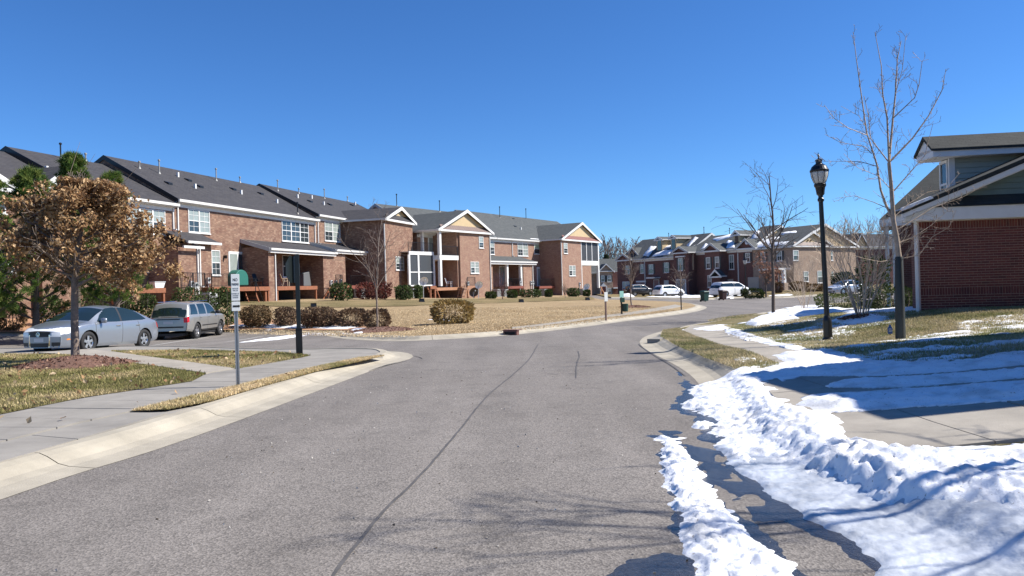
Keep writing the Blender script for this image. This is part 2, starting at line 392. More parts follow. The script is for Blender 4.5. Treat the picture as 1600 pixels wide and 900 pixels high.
def sheet(name, poly, material, off, step=1.0, kind='structure', parent=None, und=0.0):
    P = [Vector((p[0], p[1])) for p in poly]
    # densify border
    B = []
    for a, b in zip(P, P[1:] + P[:1]):
        n = max(1, int((b - a).length / step)); B += [a.lerp(b, k / n) for k in range(n)]
    xs_ = [p.x for p in B]; ys_ = [p.y for p in B]
    gx, gy = np.meshgrid(np.arange(min(xs_) + step * .37, max(xs_), step), np.arange(min(ys_) + step * .41, max(ys_), step))
    sd_ = sdist(gx, gy, [(p.x, p.y) for p in P]); k = sd_ > step * .3
    pts = B + [Vector((float(a), float(b))) for a, b in zip(gx[k], gy[k])]
    nb = len(B); r = geometry.delaunay_2d_cdt(pts, [(i, (i + 1) % nb) for i in range(nb)], [list(range(nb))], 1, 1e-5)
    V = np.array([(v.x, v.y, 0) for v in r[0]]); V[:, 2] = H(V[:, 0], V[:, 1]) + off
    if und: V[:, 2] += und * (fbm(V[:, 0] * .8, V[:, 1] * .8, 3, 3) - .5)
    F = np.array([f for f in r[2] if len(f) == 3], int)
    a = V[F[:, 0]]; b = V[F[:, 1]]; c = V[F[:, 2]]; cr = (b[:, 0] - a[:, 0]) * (c[:, 1] - a[:, 1]) - (b[:, 1] - a[:, 1]) * (c[:, 0] - a[:, 0])
    F[cr < 0] = F[cr < 0][:, ::-1]
    o = npmesh(name, V, F, material, parent, smooth=True)
    if kind and parent is None: o['kind'] = kind
    return o
def lawnmat(name, c1, c2, c3, sc=1.0):
    m = bpy.data.materials.new(name); m.use_nodes = True; n = m.node_tree; b = n.nodes['Principled BSDF']; b.inputs['Roughness'].default_value = .95; b.inputs['Specular IOR Level'].default_value = .1
    tc = n.nodes.new('ShaderNodeTexCoord')
    def nz(s, d=8, ro=.7):
        t = n.nodes.new('ShaderNodeTexNoise'); t.inputs['Scale'].default_value = s; t.inputs['Detail'].default_value = d; t.inputs['Roughness'].default_value = ro; n.links.new(tc.outputs['Object'], t.inputs['Vector']); return t.outputs['Fac']
    r = n.nodes.new('ShaderNodeValToRGB'); e = r.color_ramp.elements; e[0].position = .33; e[0].color = (*c1, 1); e[1].position = .66; e[1].color = (*c3, 1); x = e.new(.5); x.color = (*c2, 1)
    n.links.new(nz(.35 * sc), r.inputs['Fac'])
    r2 = n.nodes.new('ShaderNodeValToRGB'); r2.color_ramp.elements[0].position = .35; r2.color_ramp.elements[0].color = (.62, .6, .58, 1); r2.color_ramp.elements[1].position = .65; r2.color_ramp.elements[1].color = (1.15, 1.15, 1.15, 1)
    n.links.new(nz(9, 6, .8), r2.inputs['Fac'])
    mx = n.nodes.new('ShaderNodeMix'); mx.data_type = 'RGBA'; mx.blend_type = 'MULTIPLY'; mx.inputs[0].default_value = 1; n.links.new(r.outputs[0], mx.inputs[6]); n.links.new(r2.outputs[0], mx.inputs[7])
    n.links.new(mx.outputs[2], b.inputs['Base Color'])
    q = n.nodes.new('ShaderNodeBump'); q.inputs['Strength'].default_value = .9; q.inputs['Distance'].default_value = .05; n.links.new(nz(14, 6, .8), q.inputs['Height']); n.links.new(q.outputs[0], b.inputs['Normal'])
    return m
M_lawnN = lawnmat('lawn_green', (.10, .095, .04), (.17, .145, .065), (.25, .19, .10))
M_lawnS = lawnmat('lawn_straw', (.31, .225, .13), (.36, .27, .16), (.41, .315, .19), .5)
M_lawnR = lawnmat('lawn_winter', (.15, .14, .06), (.22, .19, .10), (.30, .25, .15))
M_mulch = mat('mulch', (.12, .06, .042), .95, noise=(16, .5, (.24, .13, .09)), bump=(40, .9))
M_straw = mat('pine_straw', (.36, .20, .11), .95, noise=(10, .35), bump=(30, .8))
M_tar_shadow = mat('tar_and_shadow', (.09, .083, .077), .7, noise=(5, .3))  # tar of cracks and patches, also the painted lamp shadow
M_stripe = mat('road_paint', (.45, .44, .41), .8, noise=(9, .25))

# --- island left (near), walked from the near road edge round the corner and back along the parking
KL1 = [(-5.4, -8), (-4.75, 0), (-4.15, 6.14)] + GP([(300, 684), (577, 581), (625, 566)]) + GP([(646, 557.5), (625, 550), (560, 548.5)]) + GP([(470, 549.5), (300, 545.5), (150, 546.5), (0, 549), (-200, 552), (-500, 556)])
inner = kerb(KL1, +1)
base1 = [(p.x, p.y) for p in inner] + [(-40, 12), (-40, -8)]
o = sheet('verge_ground', base1, M_conc2, .118, 1.0)
lawnA = GP([(-260, 558), (0, 553.5), (118, 555), (322, 584.5), (300, 597), (130, 622.5), (0, 648), (-150, 679), (-420, 735)], .14)
lawnB = GP([(172, 549), (300, 547.5), (440, 551.5), (486, 556), (472, 559.5), (370, 577.5)], .14)
verge = GP([(205, 643.5), (372, 604), (470, 580), (560, 560.5), (601, 556.5), (560, 566), (490, 582), (400, 607), (330, 628), (262, 641)], .14)
for nm, p in (('lawn', lawnA), ('lawn', lawnB), ('lawn', verge)): sheet(nm, p, M_lawnN, .150, .6, und=.03)
def nearest(P, q):
    best = None
    for a, b in zip(P[:-1], P[1:]):
        a = Vector(a[:2]); b = Vector(b[:2]); e = b - a; t = max(0, min(1, (q - a).dot(e) / max(e.dot(e), 1e-9))); c = a + e * t; d = (c - q).length
        if best is None or d < best[0]: best = (d, c)
    return best[1]
def slabs(name, A, B, n, material, off=.15, th=.12, gap=.008, near=False):
    """paving slabs between two edge lines; every slab a piece"""
    root = bpy.data.objects.new(name, None); C.objects.link(root); root['kind'] = 'structure'
    def samp(P, t):
        L = [0]; 
        for a, b in zip(P[:-1], P[1:]): L.append(L[-1] + math.hypot(b[0] - a[0], b[1] - a[1]))
        d = t * L[-1]
        for i in range(len(P) - 1):
            if d <= L[i + 1] + 1e-9:
                k = (d - L[i]) / max(L[i + 1] - L[i], 1e-9); return Vector((P[i][0] + (P[i+1][0] - P[i][0]) * k, P[i][1] + (P[i+1][1] - P[i][1]) * k))
        return Vector(P[-1][:2])
    for i in range(n):
        g = gap / max((samp(A, 1) - samp(A, 0)).length, .1)
        ts = [i / n + g, (i + .5) / n, (i + 1) / n - g]; V = []
        for t in ts:
            a = samp(A, t); b = nearest(B, a) if near else samp(B, t)
            for k in (0, .5, 1): p = a.lerp(b, k); V.append((p.x, p.y))
        V = np.array(V); top = np.c_[V, H(V[:, 0], V[:, 1]) + off + random.uniform(-.002, .002)]; bot = top.copy(); bot[:, 2] -= th
        VV = np.r_[top, bot]; F = []
        for a in range(2):
            for b in range(2): F.append((a * 3 + b, a * 3 + b + 1, a * 3 + b + 4, a * 3 + b + 3))
        ring = [0, 1, 2, 5, 8, 7, 6, 3]
        for a, b in zip(ring, ring[1:] + ring[:1]): F.append((b, a, a + 9, b + 9))
        F = np.array(F); v0, v1, v2 = top[0], top[1], top[4]
        if ((v1 - v0)[0] * (v2 - v0)[1] - (v1 - v0)[1] * (v2 - v0)[0]) < 0: F = F[:, ::-1]
        npmesh('slab', VV, F, material, root)
    return root
slabs('sidewalk', GP([(-420, 737), (-150, 680), (0, 649), (130, 623), (300, 597), (322, 585), (370, 577), (470, 558), (520, 551.5)], .14),
      GP([(-420, 810), (-150, 727), (0, 691), (113, 663), (205, 643), (372, 604), (420, 592), (540, 563), (598, 555)], .14), 17, M_conc2, near=True)
slabs('apron', GP([(-420, 812), (-150, 729), (0, 693), (113, 664.5), (203, 645)], .14), GP([(-420, 860), (-150, 764), (0, 722), (130, 684), (262, 645)], .14), 3, M_conc2, .142)
slabs('footpath', GP([(322, 584), (118, 555.5), (60, 551.5)], .14), GP([(369, 576.5), (171, 549.3), (130, 546.6)], .14), 5, M_conc, .158)

# --- big lawn island (middle)
KL2 = GP([(-420, 536), (-200, 531), (0, 526.5), (200, 522), (350, 519), (450, 518.5), (492, 522), (530, 528.5), (575, 532), (622, 533.2), (677, 531.5), (740, 528), (795, 524), (880, 514.8), (956, 505), (1020, 496.8), (1075, 489.4)]) + GP([(1097, 484.5), (1104, 480), (1090, 476), (1055, 473), (1000, 471), (945, 469.6)])
inner = kerb(KL2, +1)
e = KL2[-1]
big = [(p.x, p.y) for p in inner] + [(10, 150), (-80, 150), (-80, 40)]
sheet('lawn', big, M_lawnS, .125, 1.6, und=.05)
swA = GP([(1055, 476), (1030, 480.5), (985, 488), (940, 493.5), (880, 502), (800, 511.5)], .13)
swB = GP([(1068, 478.5), (1040, 484), (990, 491), (945, 496), (885, 504.3), (800, 514)], .13)
slabs('sidewalk', swA, swB, 16, M_conc, .145)
sheet('mulch_bed', GP([(-250, 524), (0, 520), (60, 519), (110, 508), (60, 496), (0, 494), (-250, 497)], .13), M_straw, .16, .8, und=.08)
sheet('mulch_bed', GP([(232, 512), (420, 514), (560, 517), (600, 511), (560, 503), (400, 499), (240, 497)], .13), M_straw, .15, .8, und=.05)
M_lawnB = lawnmat('lawn_dull_green', (.15, .13, .06), (.22, .175, .09), (.32, .24, .13))  # greener lawn tone near the houses
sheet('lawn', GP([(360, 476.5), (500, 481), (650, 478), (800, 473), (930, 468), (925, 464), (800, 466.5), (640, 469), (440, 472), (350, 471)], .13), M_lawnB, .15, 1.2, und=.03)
# --- island right (near)
KR1 = [(2.35, -8), (2.25, 0), (2.17, 4.1), (1.95, 7.0), (2.45, 9.8), (2.95, 12.6), (3.12, 16), (3.2, 19.0)] + GP([(1000, 533), (1012, 524.5), (1045, 515), (1100, 506), (1150, 497.5), (1185, 489.5), (1235, 482.5), (1300, 476), (1420, 468)])
inner = kerb(KR1, -1)
rp = [(p.x, p.y) for p in inner] + [(70, 60), (70, -8)]
sheet('lawn', rp, M_lawnR, .12, .8, und=.03)
slabs('sidewalk', GP([(1079, 509), (1066, 517.5), (1133, 542), (1211, 566.5), (1240, 580), (1189, 596)], .14)[:5] + [(3.75, 11.2)], GP([(1118, 507), (1129, 510.5), (1142, 523), (1211, 538.5), (1262, 547)], .14) + [(4.75, 11.6)], 8, M_conc, .15)
def drape(P): return P
dA = [(2.74, 6.1), (2.75, 6.6), (3.05, 9.0), (3.55, 11.2)]; dB = [(4.0, 3.0), (4.0, 7.0), (4.2, 9.3), (4.65, 11.6)]
slabs('driveway_apron', [(p[0] - .0, p[1]) for p in dA], [(3.80, 6.1), (3.78, 7), (3.9, 9.3), (4.05, 11.3)], 3, M_conc, .15)
slabs('driveway_apron', [(3.815, 6.1), (3.795, 7), (3.915, 9.3), (4.065, 11.3)], [(4.78, 6.1), (4.75, 7), (4.95, 9.5), (5.15, 11.8)], 3, M_conc, .15)
slabs('driveway', [(4.80, 6.1), (4.77, 7), (4.97, 9.5), (5.17, 11.8)], [(9.6, 6.1), (9.6, 7), (9.6, 9.8), (9.6, 12.0)], 3, M_conc, .155)
# --- island beyond the cross street (corner house and far row)
KR2 = GP([(1470, 452.5), (1380, 457), (1290, 461.5), (1209, 466.2), (1160, 465.8), (1100, 468.5), (1050, 467.5), (1000, 466.5), (955, 466)])
inner = kerb(KR2, -1)
rp2 = [(p.x, p.y) for p in inner] + [(16, 230), (140, 230), (140, 60)]
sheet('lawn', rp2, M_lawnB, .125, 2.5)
def strip(name, pts, wd, material, off=.004, step=.4, jag=.0, px=True, kind='structure'):
    P = smoothpath(GP(pts) if px else pts, step); L = offset(P, wd / 2); Q = offset(P, -wd / 2); V = []
    for i, (a, b) in enumerate(zip(L, Q)):
        j = jag * random.uniform(-1, 1); t = min(1, i / 3, (len(L) - 1 - i) / 3) * .8 + .2
        c = (a + b) / 2; a = c + (a - c) * t; b = c + (b - c) * t; V += [(a.x + j, a.y, 0), (b.x + j, b.y, 0)]
    V = np.array(V); V[:, 2] = H(V[:, 0], V[:, 1]) + off; n = len(L)
    F = np.array([(2 * i, 2 * i + 1, 2 * i + 3, 2 * i + 2) for i in range(n - 1)]); o = npmesh(name, V, F[:, ::-1] if False else F, material); o['kind'] = kind; return o
random.seed(4)
strip('crack', [(505, 925), (545, 868), (600, 800), (660, 740), (720, 670), (763, 618), (801, 586), (828, 560), (841, 538)], .028, M_tar_shadow, .004, .12, .004)
strip('crack', [(640, 562), (660, 561), (648, 557), (620, 556)], .05, M_tar_shadow, .008)
strip('tar_and_shadow_patch', [(896, 532.3), (924, 532.3)], .28, M_tar_shadow); strip('tar_and_shadow_patch', [(968, 549.5), (1012, 551)], .05, M_tar_shadow)  # second strip: the street lamp's cast shadow, painted as a dark line
strip('tar_and_shadow_patch', [(856, 584.3), (873, 585)], .16, M_tar_shadow); strip('tar_and_shadow_patch', [(888, 584.3), (904, 585)], .16, M_tar_shadow)
strip('crack', [(903, 548), (905, 558), (902, 566), (900, 580), (900, 592)], .025, M_tar_shadow, .006, .15, .006)
strip('crack', [(1000, 536.5), (1001, 541), (1040, 566), (1072, 589)], .03, M_tar_shadow, .008, .3, .0)
strip('crack', [(577, 581), (606, 571), (640, 563.5)], .045, M_tar_shadow, .02, .3, .01)
strip('tar_and_shadow_patch', [(980, 515.5), (994, 515.8)], .3, M_tar_shadow)
sheet('road_marking', GP([(486, 554.3), (500, 555.3), (538, 544.8), (524, 544)]), M_stripe, .006, .4)
strip('road_marking', [(232, 541), (280, 533.5), (330, 526)], .11, M_stripe, .007)
strip('road_marking', [(350, 535), (385, 530), (412, 525)], .11, M_stripe, .007)
# catch basin throats
bs = thing('storm_drain', (*G(798, 523.5), h(*G(798, 523.5))), R(-28), 'red brick storm drain inlet set in the kerb of the straw lawn', 'drain')
MB().box(-.27, .27, -.06, .12, .0, .16).build('brick_box', M_brickR, bs); MB().box(-.2, .2, -.075, -.055, .03, .11).build('opening', M_dark, bs); MB().box(-.3, .3, -.08, .3, .16, .185).build('lid', M_brickR, bs)
g = G(1019, 531); bs = thing('storm_drain', (3.95, 20.6, h(3.95, 20.6)), R(62), 'concrete storm drain inlet with snow at the corner of the grass verge', 'drain')
MB().box(-.4, .4, -.1, .25, .0, .145).build('hood', M_conc2, bs); MB().box(-.32, .32, .24, .262, .02, .11).build('opening', M_dark, bs)

# ======================= SNOW =======================
def snowmat():
    m = bpy.data.materials.new('snow'); m.use_nodes = True; n = m.node_tree; b = n.nodes['Principled BSDF']
    b.inputs['Base Color'].default_value = (.84, .86, .89, 1); b.inputs['Roughness'].default_value = .55
    b.inputs['Subsurface Weight'].default_value = .0; b.inputs['Specular IOR Level'].default_value = .35
    tc = n.nodes.new('ShaderNodeTexCoord'); t = n.nodes.new('ShaderNodeTexNoise'); t.inputs['Scale'].default_value = 28; t.inputs['Detail'].default_value = 9; t.inputs['Roughness'].default_value = .75
    n.links.new(tc.outputs['Object'], t.inputs['Vector']); q = n.nodes.new('ShaderNodeBump'); q.inputs['Strength'].default_value = .55; q.inputs['Distance'].default_value = .02
    n.links.new(t.outputs['Fac'], q.inputs['Height']); n.links.new(q.outputs[0], b.inputs['Normal'])
    t2 = n.nodes.new('ShaderNodeTexNoise'); t2.inputs['Scale'].default_value = 3; t2.inputs['Detail'].default_value = 6; n.links.new(tc.outputs['Object'], t2.inputs['Vector'])
    r = n.nodes.new('ShaderNodeValToRGB'); r.color_ramp.elements[0].position = .32; r.color_ramp.elements[0].color = (.62, .62, .62, 1); r.color_ramp.elements[1].position = .5; r.color_ramp.elements[1].color = (.85, .86, .88, 1)
    n.links.new(t2.outputs['Fac'], r.inputs['Fac'])
    t3 = n.nodes.new('ShaderNodeTexNoise'); t3.inputs['Scale'].default_value = 42; t3.inputs['Detail'].default_value = 3; n.links.new(tc.outputs['Object'], t3.inputs['Vector'])
    r3 = n.nodes.new('ShaderNodeValToRGB'); r3.color_ramp.elements[0].position = .27; r3.color_ramp.elements[0].color = (.35, .32, .28, 1); r3.color_ramp.elements[1].position = .36; r3.color_ramp.elements[1].color = (1, 1, 1, 1); n.links.new(t3.outputs['Fac'], r3.inputs['Fac'])
    mx = n.nodes.new('ShaderNodeMix'); mx.data_type = 'RGBA'; mx.blend_type = 'MULTIPLY'; mx.inputs[0].default_value = 1; n.links.new(r.outputs[0], mx.inputs[6]); n.links.new(r3.outputs[0], mx.inputs[7]); n.links.new(mx.outputs[2], b.inputs['Base Color'])
    MT['snow'] = m; return m
M_snow = snowmat()
def snowfield(name, polys, dx, fn, box=None, label='', parent=None):
    """polys in world coordinates. fn(X, Y, sd) -> height of snow surface above local ground, negative where none"""
    allp = [p for P in polys for p in P]
    x0, x1 = min(p[0] for p in allp) - .3, max(p[0] for p in allp) + .3; y0, y1 = min(p[1] for p in allp) - .3, max(p[1] for p in allp) + .3
    if box: x0, x1, y0, y1 = max(x0, box[0]), min(x1, box[1]), max(y0, box[2]), min(y1, box[3])
    xs_ = np.arange(x0, x1, dx); ys_ = np.arange(y0, y1, dx); X, Y = np.meshgrid(xs_, ys_)
    sd_ = np.full(X.shape, -9.0)
    for P in polys: sd_ = np.maximum(sd_, sdist(X, Y, P))
    T = fn(X, Y, sd_); step = 3
    Z = H(X[::step, ::step], Y[::step, ::step]) if False else None
    # terrain, sampled coarsely then interpolated bilinearly
    cx = np.arange(x0, x1 + 1, .5); cy = np.arange(y0, y1 + 1, .5); CX, CY = np.meshgrid(cx, cy); CH = H(CX, CY)
    fx = np.clip((X - x0) / .5, 0, len(cx) - 1.001); fy = np.clip((Y - y0) / .5, 0, len(cy) - 1.001); ix = fx.astype(int); iy = fy.astype(int); fx -= ix; fy -= iy
    hz = (CH[iy, ix] * (1 - fx) + CH[iy, ix + 1] * fx) * (1 - fy) + (CH[iy + 1, ix] * (1 - fx) + CH[iy + 1, ix + 1] * fx) * fy
    V = np.stack([X, Y, hz + T], -1).reshape(-1, 3); nx = len(xs_); ny = len(ys_)
    i = (np.arange(ny - 1)[:, None] * nx + np.arange(nx - 1)[None, :]); 
    keep = np.zeros((ny - 1, nx - 1), bool); K = T > -.1
    keep = K[:-1, :-1] | K[1:, :-1] | K[:-1, 1:] | K[1:, 1:]
    i = i[keep]; F = np.stack([i, i + 1, i + nx + 1, i + nx], 1); u, inv = np.unique(F, return_inverse=True)
    o = npmesh(name, V[u], inv.reshape(F.shape), M_snow, parent, smooth=True)
    if parent is None: tag(o, label, 'snow', kind='stuff')
    return o
sst = lambda a, b, x: (lambda t: t * t * (3 - 2 * t))(np.clip((x - a) / (b - a), 0, 1))
# local surface level above terrain in the near right part: road 0 -> kerb -> apron .15
EDGE = [p for p in smoothpath([(2.35, -8), (2.25, 0), (2.17, 4.1), (1.95, 7.0), (2.45, 9.8), (2.95, 12.6), (3.12, 16), (3.2, 19.0)], .5)]
def level(X, Y):
    ex = np.interp(Y, [p.y for p in EDGE], [p.x for p in EDGE]); d = X - ex
    return np.interp(d, [-.1, 0, .3, .42, .55, .64, .78, 1.2], [0, .004, .012, .035, .10, .13, .15, .185])
SP = {}
SP['berm'] = GP([(1070, 594), (1100, 583), (1150, 578), (1190, 592), (1208, 618), (1236, 636), (1286, 648), (1300, 668), (1320, 688), (1370, 702), (1440, 711), (1530, 715), (1610, 712)], .15) + [(6.4, 6.0), (6.5, 4.6)] + GP([(1780, 900), (1600, 852), (1480, 822), (1380, 796), (1290, 758), (1230, 735), (1180, 722), (1130, 703), (1108, 672), (1100, 650), (1062, 636), (1082, 618)])
thin = GP([(1150, 700), (1230, 720), (1290, 760), (1380, 800), (1480, 830), (1600, 850), (1750, 940), (1500, 980), (1380, 880), (1230, 775)], .0)
def f_berm(X, Y, sd_):
    e = sd_ + .08 + (fbm(X * 2.2, Y * 2.2, 11) - .5) * .26 + (fbm(X * 9, Y * 9, 5, 3) - .5) * .14
    th = sst(-.02, .35, e); thn = sst(-.1, .45, sdist(X, Y, thin) + (fbm(X * 3, Y * 3, 21, 3) - .5) * .3)
    L = lumps(X * 6.5, Y * 6.5, 3) * .085 * (.3 + 1.4 * sst(.35, .7, fbm(X * .9, Y * .9, 77))) + lumps(X * 13, Y * 13, 8) * .055 + lumps(X * 27, Y * 27, 9) * .024 + lumps(X * 50, Y * 50, 19) * .008
    far = np.clip((Y - 8.0) / 3.5, 0, 1)
    body = .025 + L * .66 * (1 - .45 * far) + (fbm(X * 1.3, Y * 1.3, 2) - .35) * .12 * (1 - .45 * far) + (fbm(X * 12, Y * 12, 6) - .5) * .03
    flat = .05 + (fbm(X * 5, Y * 5, 4) - .5) * .02 + (fbm(X * 2, Y * 16, 14) - .5) * .012
    T = th * (body * (1 - thn) + flat * thn) - .03 * (1 - sst(-.06, .02, e))
    T = np.where(e < -.25, -1, T)
    return level(X, Y) + T - .012
snowfield('snow', [SP['berm']], .024, f_berm, (1.2, 6.6, 3.0, 15), 'lumpy ploughed snow heaped along the right kerb')
SP['rut'] = GP([(1030, 703), (1048, 690), (1072, 700), (1090, 730), (1112, 762), (1150, 805), (1190, 845), (1255, 910), (1300, 960), (1110, 980), (1088, 905), (1072, 850), (1050, 800), (1036, 750)])
def f_rut(X, Y, sd_):
    e = sd_ + (fbm(X * 6, Y * 6, 31) - .5) * .16 + (fbm(X * 22, Y * 22, 35, 3) - .5) * .05
    th = sst(-.01, .13, e); T = th * (.03 + lumps(X * 11, Y * 9, 33) * .028 + lumps(X * 24, Y * 24, 36) * .022 + lumps(X * 45, Y * 45, 37) * .009 + (fbm(X * 8, Y * 8, 38) - .5) * .05) - .02 * (1 - sst(-.05, .01, e))
    return np.where(e < -.2, -1, T)
snowfield('snow', [SP['rut']], .016, f_rut, (.4, 3, 3.0, 9), 'narrow icy strip of snow on the asphalt along the gutter')
bits = [GP(p) for p in ([(1082, 660), (1112, 662), (1108, 672), (1084, 670)], [(1020, 683), (1064, 686), (1060, 693), (1024, 691)], [(1128, 708), (1160, 705), (1190, 722), (1178, 737), (1150, 728)], [(1040, 894), (1056, 893), (1054, 899), (1041, 899)])]
bits += [GP([(1062, 632), (1140, 618), (1150, 640), (1100, 650)])]
def f_bits(X, Y, sd_):
    e = sd_ + (fbm(X * 7, Y * 9, 41) - .5) * .22 + .02; T = sst(0, .12, e) * (.02 + lumps(X * 11, Y * 11, 4) * .05) - .02 * (1 - sst(-.05, .01, e)); return np.where(e < -.2, -1, level(X, Y) + T - .003)
snowfield('snow', bits, .02, f_bits, None, 'loose scraps of melting snow on the road edge')
SP['A'] = GP([(1160, 581), (1240, 568), (1300, 560), (1400, 570), (1500, 569), (1600, 556), (1760, 536), (1760, 553), (1600, 569), (1500, 578), (1400, 585), (1300, 586), (1230, 585)], .15)
SP['B'] = GP([(1312, 602), (1340, 595), (1420, 592), (1520, 585), (1600, 580), (1760, 569), (1760, 583), (1600, 589), (1500, 596), (1400, 603), (1340, 604)], .15)
SP['C'] = GP([(1240, 632), (1290, 618), (1340, 617), (1420, 612), (1520, 605), (1600, 599), (1760, 584), (1760, 612), (1600, 621), (1520, 626), (1404, 634), (1340, 639), (1300, 640)], .15)
SP['D'] = GP([(1185, 573), (1120, 578), (1075, 590), (1180, 600), (1230, 588)], .15)
def f_band(X, Y, sd_):
    e = sd_ - .05 + (fbm(X * 3, Y * 5, 51) - .5) * .2; T = sst(0, .14, e) * (.014 + lumps(X * 9, Y * 12, 53) * .028 + lumps(X * 22, Y * 22, 54) * .014 + (fbm(X * 4, Y * 4, 55) - .5) * .02) - .02 * (1 - sst(-.05, .01, e)); return np.where(e < -.25, -1, level(X, Y) + T - .004)
snowfield('snow', [SP['A'], SP['B'], SP['C'], SP['D']], .035, f_band, (2.6, 12.5, 5, 15), 'bands of snow between tyre tracks across the driveway')
lawnsnow = GP([(1170, 574), (1240, 560), (1255, 551), (1300, 546), (1430, 527), (1600, 512), (1760, 498), (1760, 545), (1600, 560), (1430, 574), (1340, 572), (1300, 565)], .13)
def f_lawn(X, Y, sd_):
    n_ = fbm(X * 1.4, Y * 2.2, 61, 5); e = np.minimum(sd_ * .6, .12) + (n_ - .53) * 2.2 + (fbm(X * 14, Y * 14, 63, 3) - .5) * .5
    edge = sst(.5, .1, sd_); e = e + edge * .22
    T = sst(0, .5, e) * .035 - .02 * (1 - sst(-.1, .05, e)); return np.where((e < -.4) | (sd_ < -.05), -1, .15 + T)
snowfield('snow', [lawnsnow], .04, f_lawn, (3.5, 13, 8, 17.5), 'thin patchy snow over the shaded lawn in front of the brick house')
specks = [GP(p, .13) for p in ([(1490, 503), (1600, 492), (1700, 480), (1700, 505), (1600, 513), (1500, 520)], [(1130, 513), (1150, 523), (1215, 537), (1265, 547), (1245, 552), (1190, 540), (1135, 525)], [(1190, 530), (1290, 510), (1340, 512), (1330, 530), (1270, 545), (1225, 540)], [(1190, 508), (1260, 497), (1330, 512), (1230, 520)], [(1135, 557), (1200, 566), (1205, 575), (1160, 575)])]
def f_spk(X, Y, sd_):
    e = (fbm(X * 2, Y * 3, 71, 5) - .57) * 2.0 + (fbm(X * 18, Y * 18, 73, 3) - .5) * 1.3 + np.minimum(sd_, .2) * .3
    T = sst(0, .5, e) * .03 - .02 * (1 - sst(-.1, .05, e)); return np.where((e < -.4) | (sd_ < 0), -1, .145 + T)
snowfield('snow', specks, .045, f_spk, (3, 16, 9, 30), 'faint speckles of snow caught in the winter grass')
def simple_snow(px, label, th=.06, lev=.13, dx=.09, sharp=.25, jag=.35):
    P = GP(px, lev)
    def f(X, Y, sd_):
        e = sd_ + (fbm(X * 1.7, Y * 1.7, 81) - .5) * jag; T = sst(0, sharp, e) * (th + (fbm(X * 5, Y * 5, 83) - .5) * th) - .03 * (1 - sst(-.08, .01, e)); return np.where(e < -.5, -1, lev + .02 + T)
    snowfield('snow', [P], dx, f, None, label)
simple_snow([(1118, 507.5), (1131, 509.5), (1140, 514), (1200, 530), (1262, 546), (1240, 547), (1170, 528), (1142, 523)], 'narrow strip of snow along the right edge of the sidewalk', .04, .14, .05)
simple_snow([(1205, 556), (1262, 548), (1312, 560), (1300, 566), (1236, 568)], 'bright sunlit snow patch between lawn and sidewalk', .05, .14, .04)
simple_snow([(1162, 509), (1175, 500), (1195, 495), (1222, 489), (1240, 494), (1252, 499), (1210, 505), (1180, 512)], 'mound of snow round the foot of the slim street tree', .10, .13, .08)
simple_snow([(1215, 487), (1240, 480), (1290, 477), (1320, 482), (1300, 491), (1265, 493), (1235, 492)], 'sheet of snow shaded beside the small multi stemmed tree', .06, .13, .1)
simple_snow([(1300, 505), (1312, 496), (1340, 490), (1375, 491), (1389, 497), (1378, 503), (1330, 508)], 'ring of snow round the mulch of the crape myrtle', .05, .15, .06)
simple_snow([(1300, 489), (1330, 486), (1385, 484), (1440, 482), (1440, 486), (1385, 489), (1320, 492)], 'thin line of snow at the foot of the brick house porch', .05, .14, .07)
simple_snow([(1128, 512), (1110, 511), (1100, 514), (1108, 517), (1130, 516)], 'small snow patch at the end of the sidewalk', .03, .15, .05)
simple_snow([(378, 535), (420, 529), (480, 520), (545, 518.5), (580, 520), (560, 524), (480, 524), (430, 531)], 'long thin snow streak on the parking lot edge', .03, .0, .09, .2, .3)
simple_snow([(546, 515), (575, 513), (572, 520), (558, 521)], 'snow scrap beside the mulch ring of the bare street tree', .04, .13, .06)
simple_snow([(360, 508.5), (420, 512), (480, 512.5), (540, 514), (560, 510), (480, 508), (400, 506)], 'snow line in the shade of the hedge row', .03, .15, .08)
simple_snow([(662, 499.5), (690, 500.5), (715, 503.5), (700, 498.5)], 'sliver of snow under the isolated tan shrub', .03, .13, .08)
simple_snow([(968, 463.5), (980, 459), (992, 463), (990, 464.5)], 'snow heap in front of the far red brick row', .3, .1, .3, .6, .4)
simple_snow([(1010, 464), (1060, 461), (1105, 461.5), (1118, 463.5), (1100, 465.5), (1040, 465)], 'snow spread over the driveways of the far row', .08, .1, .35, .6, 1.2)
simple_snow([(1062, 463.5), (1068, 459.5), (1074, 459.5), (1080, 463.5)], 'shovelled snow cone between far driveways', .5, .1, .25, 1.2, .3)
simple_snow([(1118, 465.5), (1150, 460), (1166, 459.5), (1160, 462.5), (1135, 465.5)], 'snow on the driveway beside the white minivan', .06, .1, .3, .5, .6)
simple_snow([(1200, 462), (1232, 459.5), (1240, 461), (1215, 463)], 'snow strip on the lawn of the corner house', .05, .13, .3, .4, .5)
simple_snow([(1085, 513.5), (1130, 509), (1131, 512), (1090, 516)], 'snow smear on the crossing end of the path', .03, .14, .06)
M_ice = mat('ice_slush', (.40, .43, .47), .3, noise=(3.0, .3, (.66, .69, .73)), bump=(22, .35), spec=.5)
SP['ice'] = GP([(1128, 700), (1180, 716), (1230, 728), (1290, 750), (1380, 786), (1480, 812), (1610, 842), (1800, 900), (1800, 1000), (1480, 960), (1412, 915), (1352, 848), (1265, 803), (1205, 768), (1168, 738)])
def f_ice(X, Y, sd_):
    e = sd_ + .06 + (fbm(X * 3, Y * 3, 111) - .5) * .16 + (fbm(X * 14, Y * 14, 113, 3) - .5) * .05
    T = sst(-.01, .07, e) * (.016 + (fbm(X * 4, Y * 9, 115) - .5) * .022 + lumps(X * 17, Y * 17, 117) * .012) - .02 * (1 - sst(-.05, .01, e)); return np.where(e < -.25, -1, level(X, Y) + T + .006)
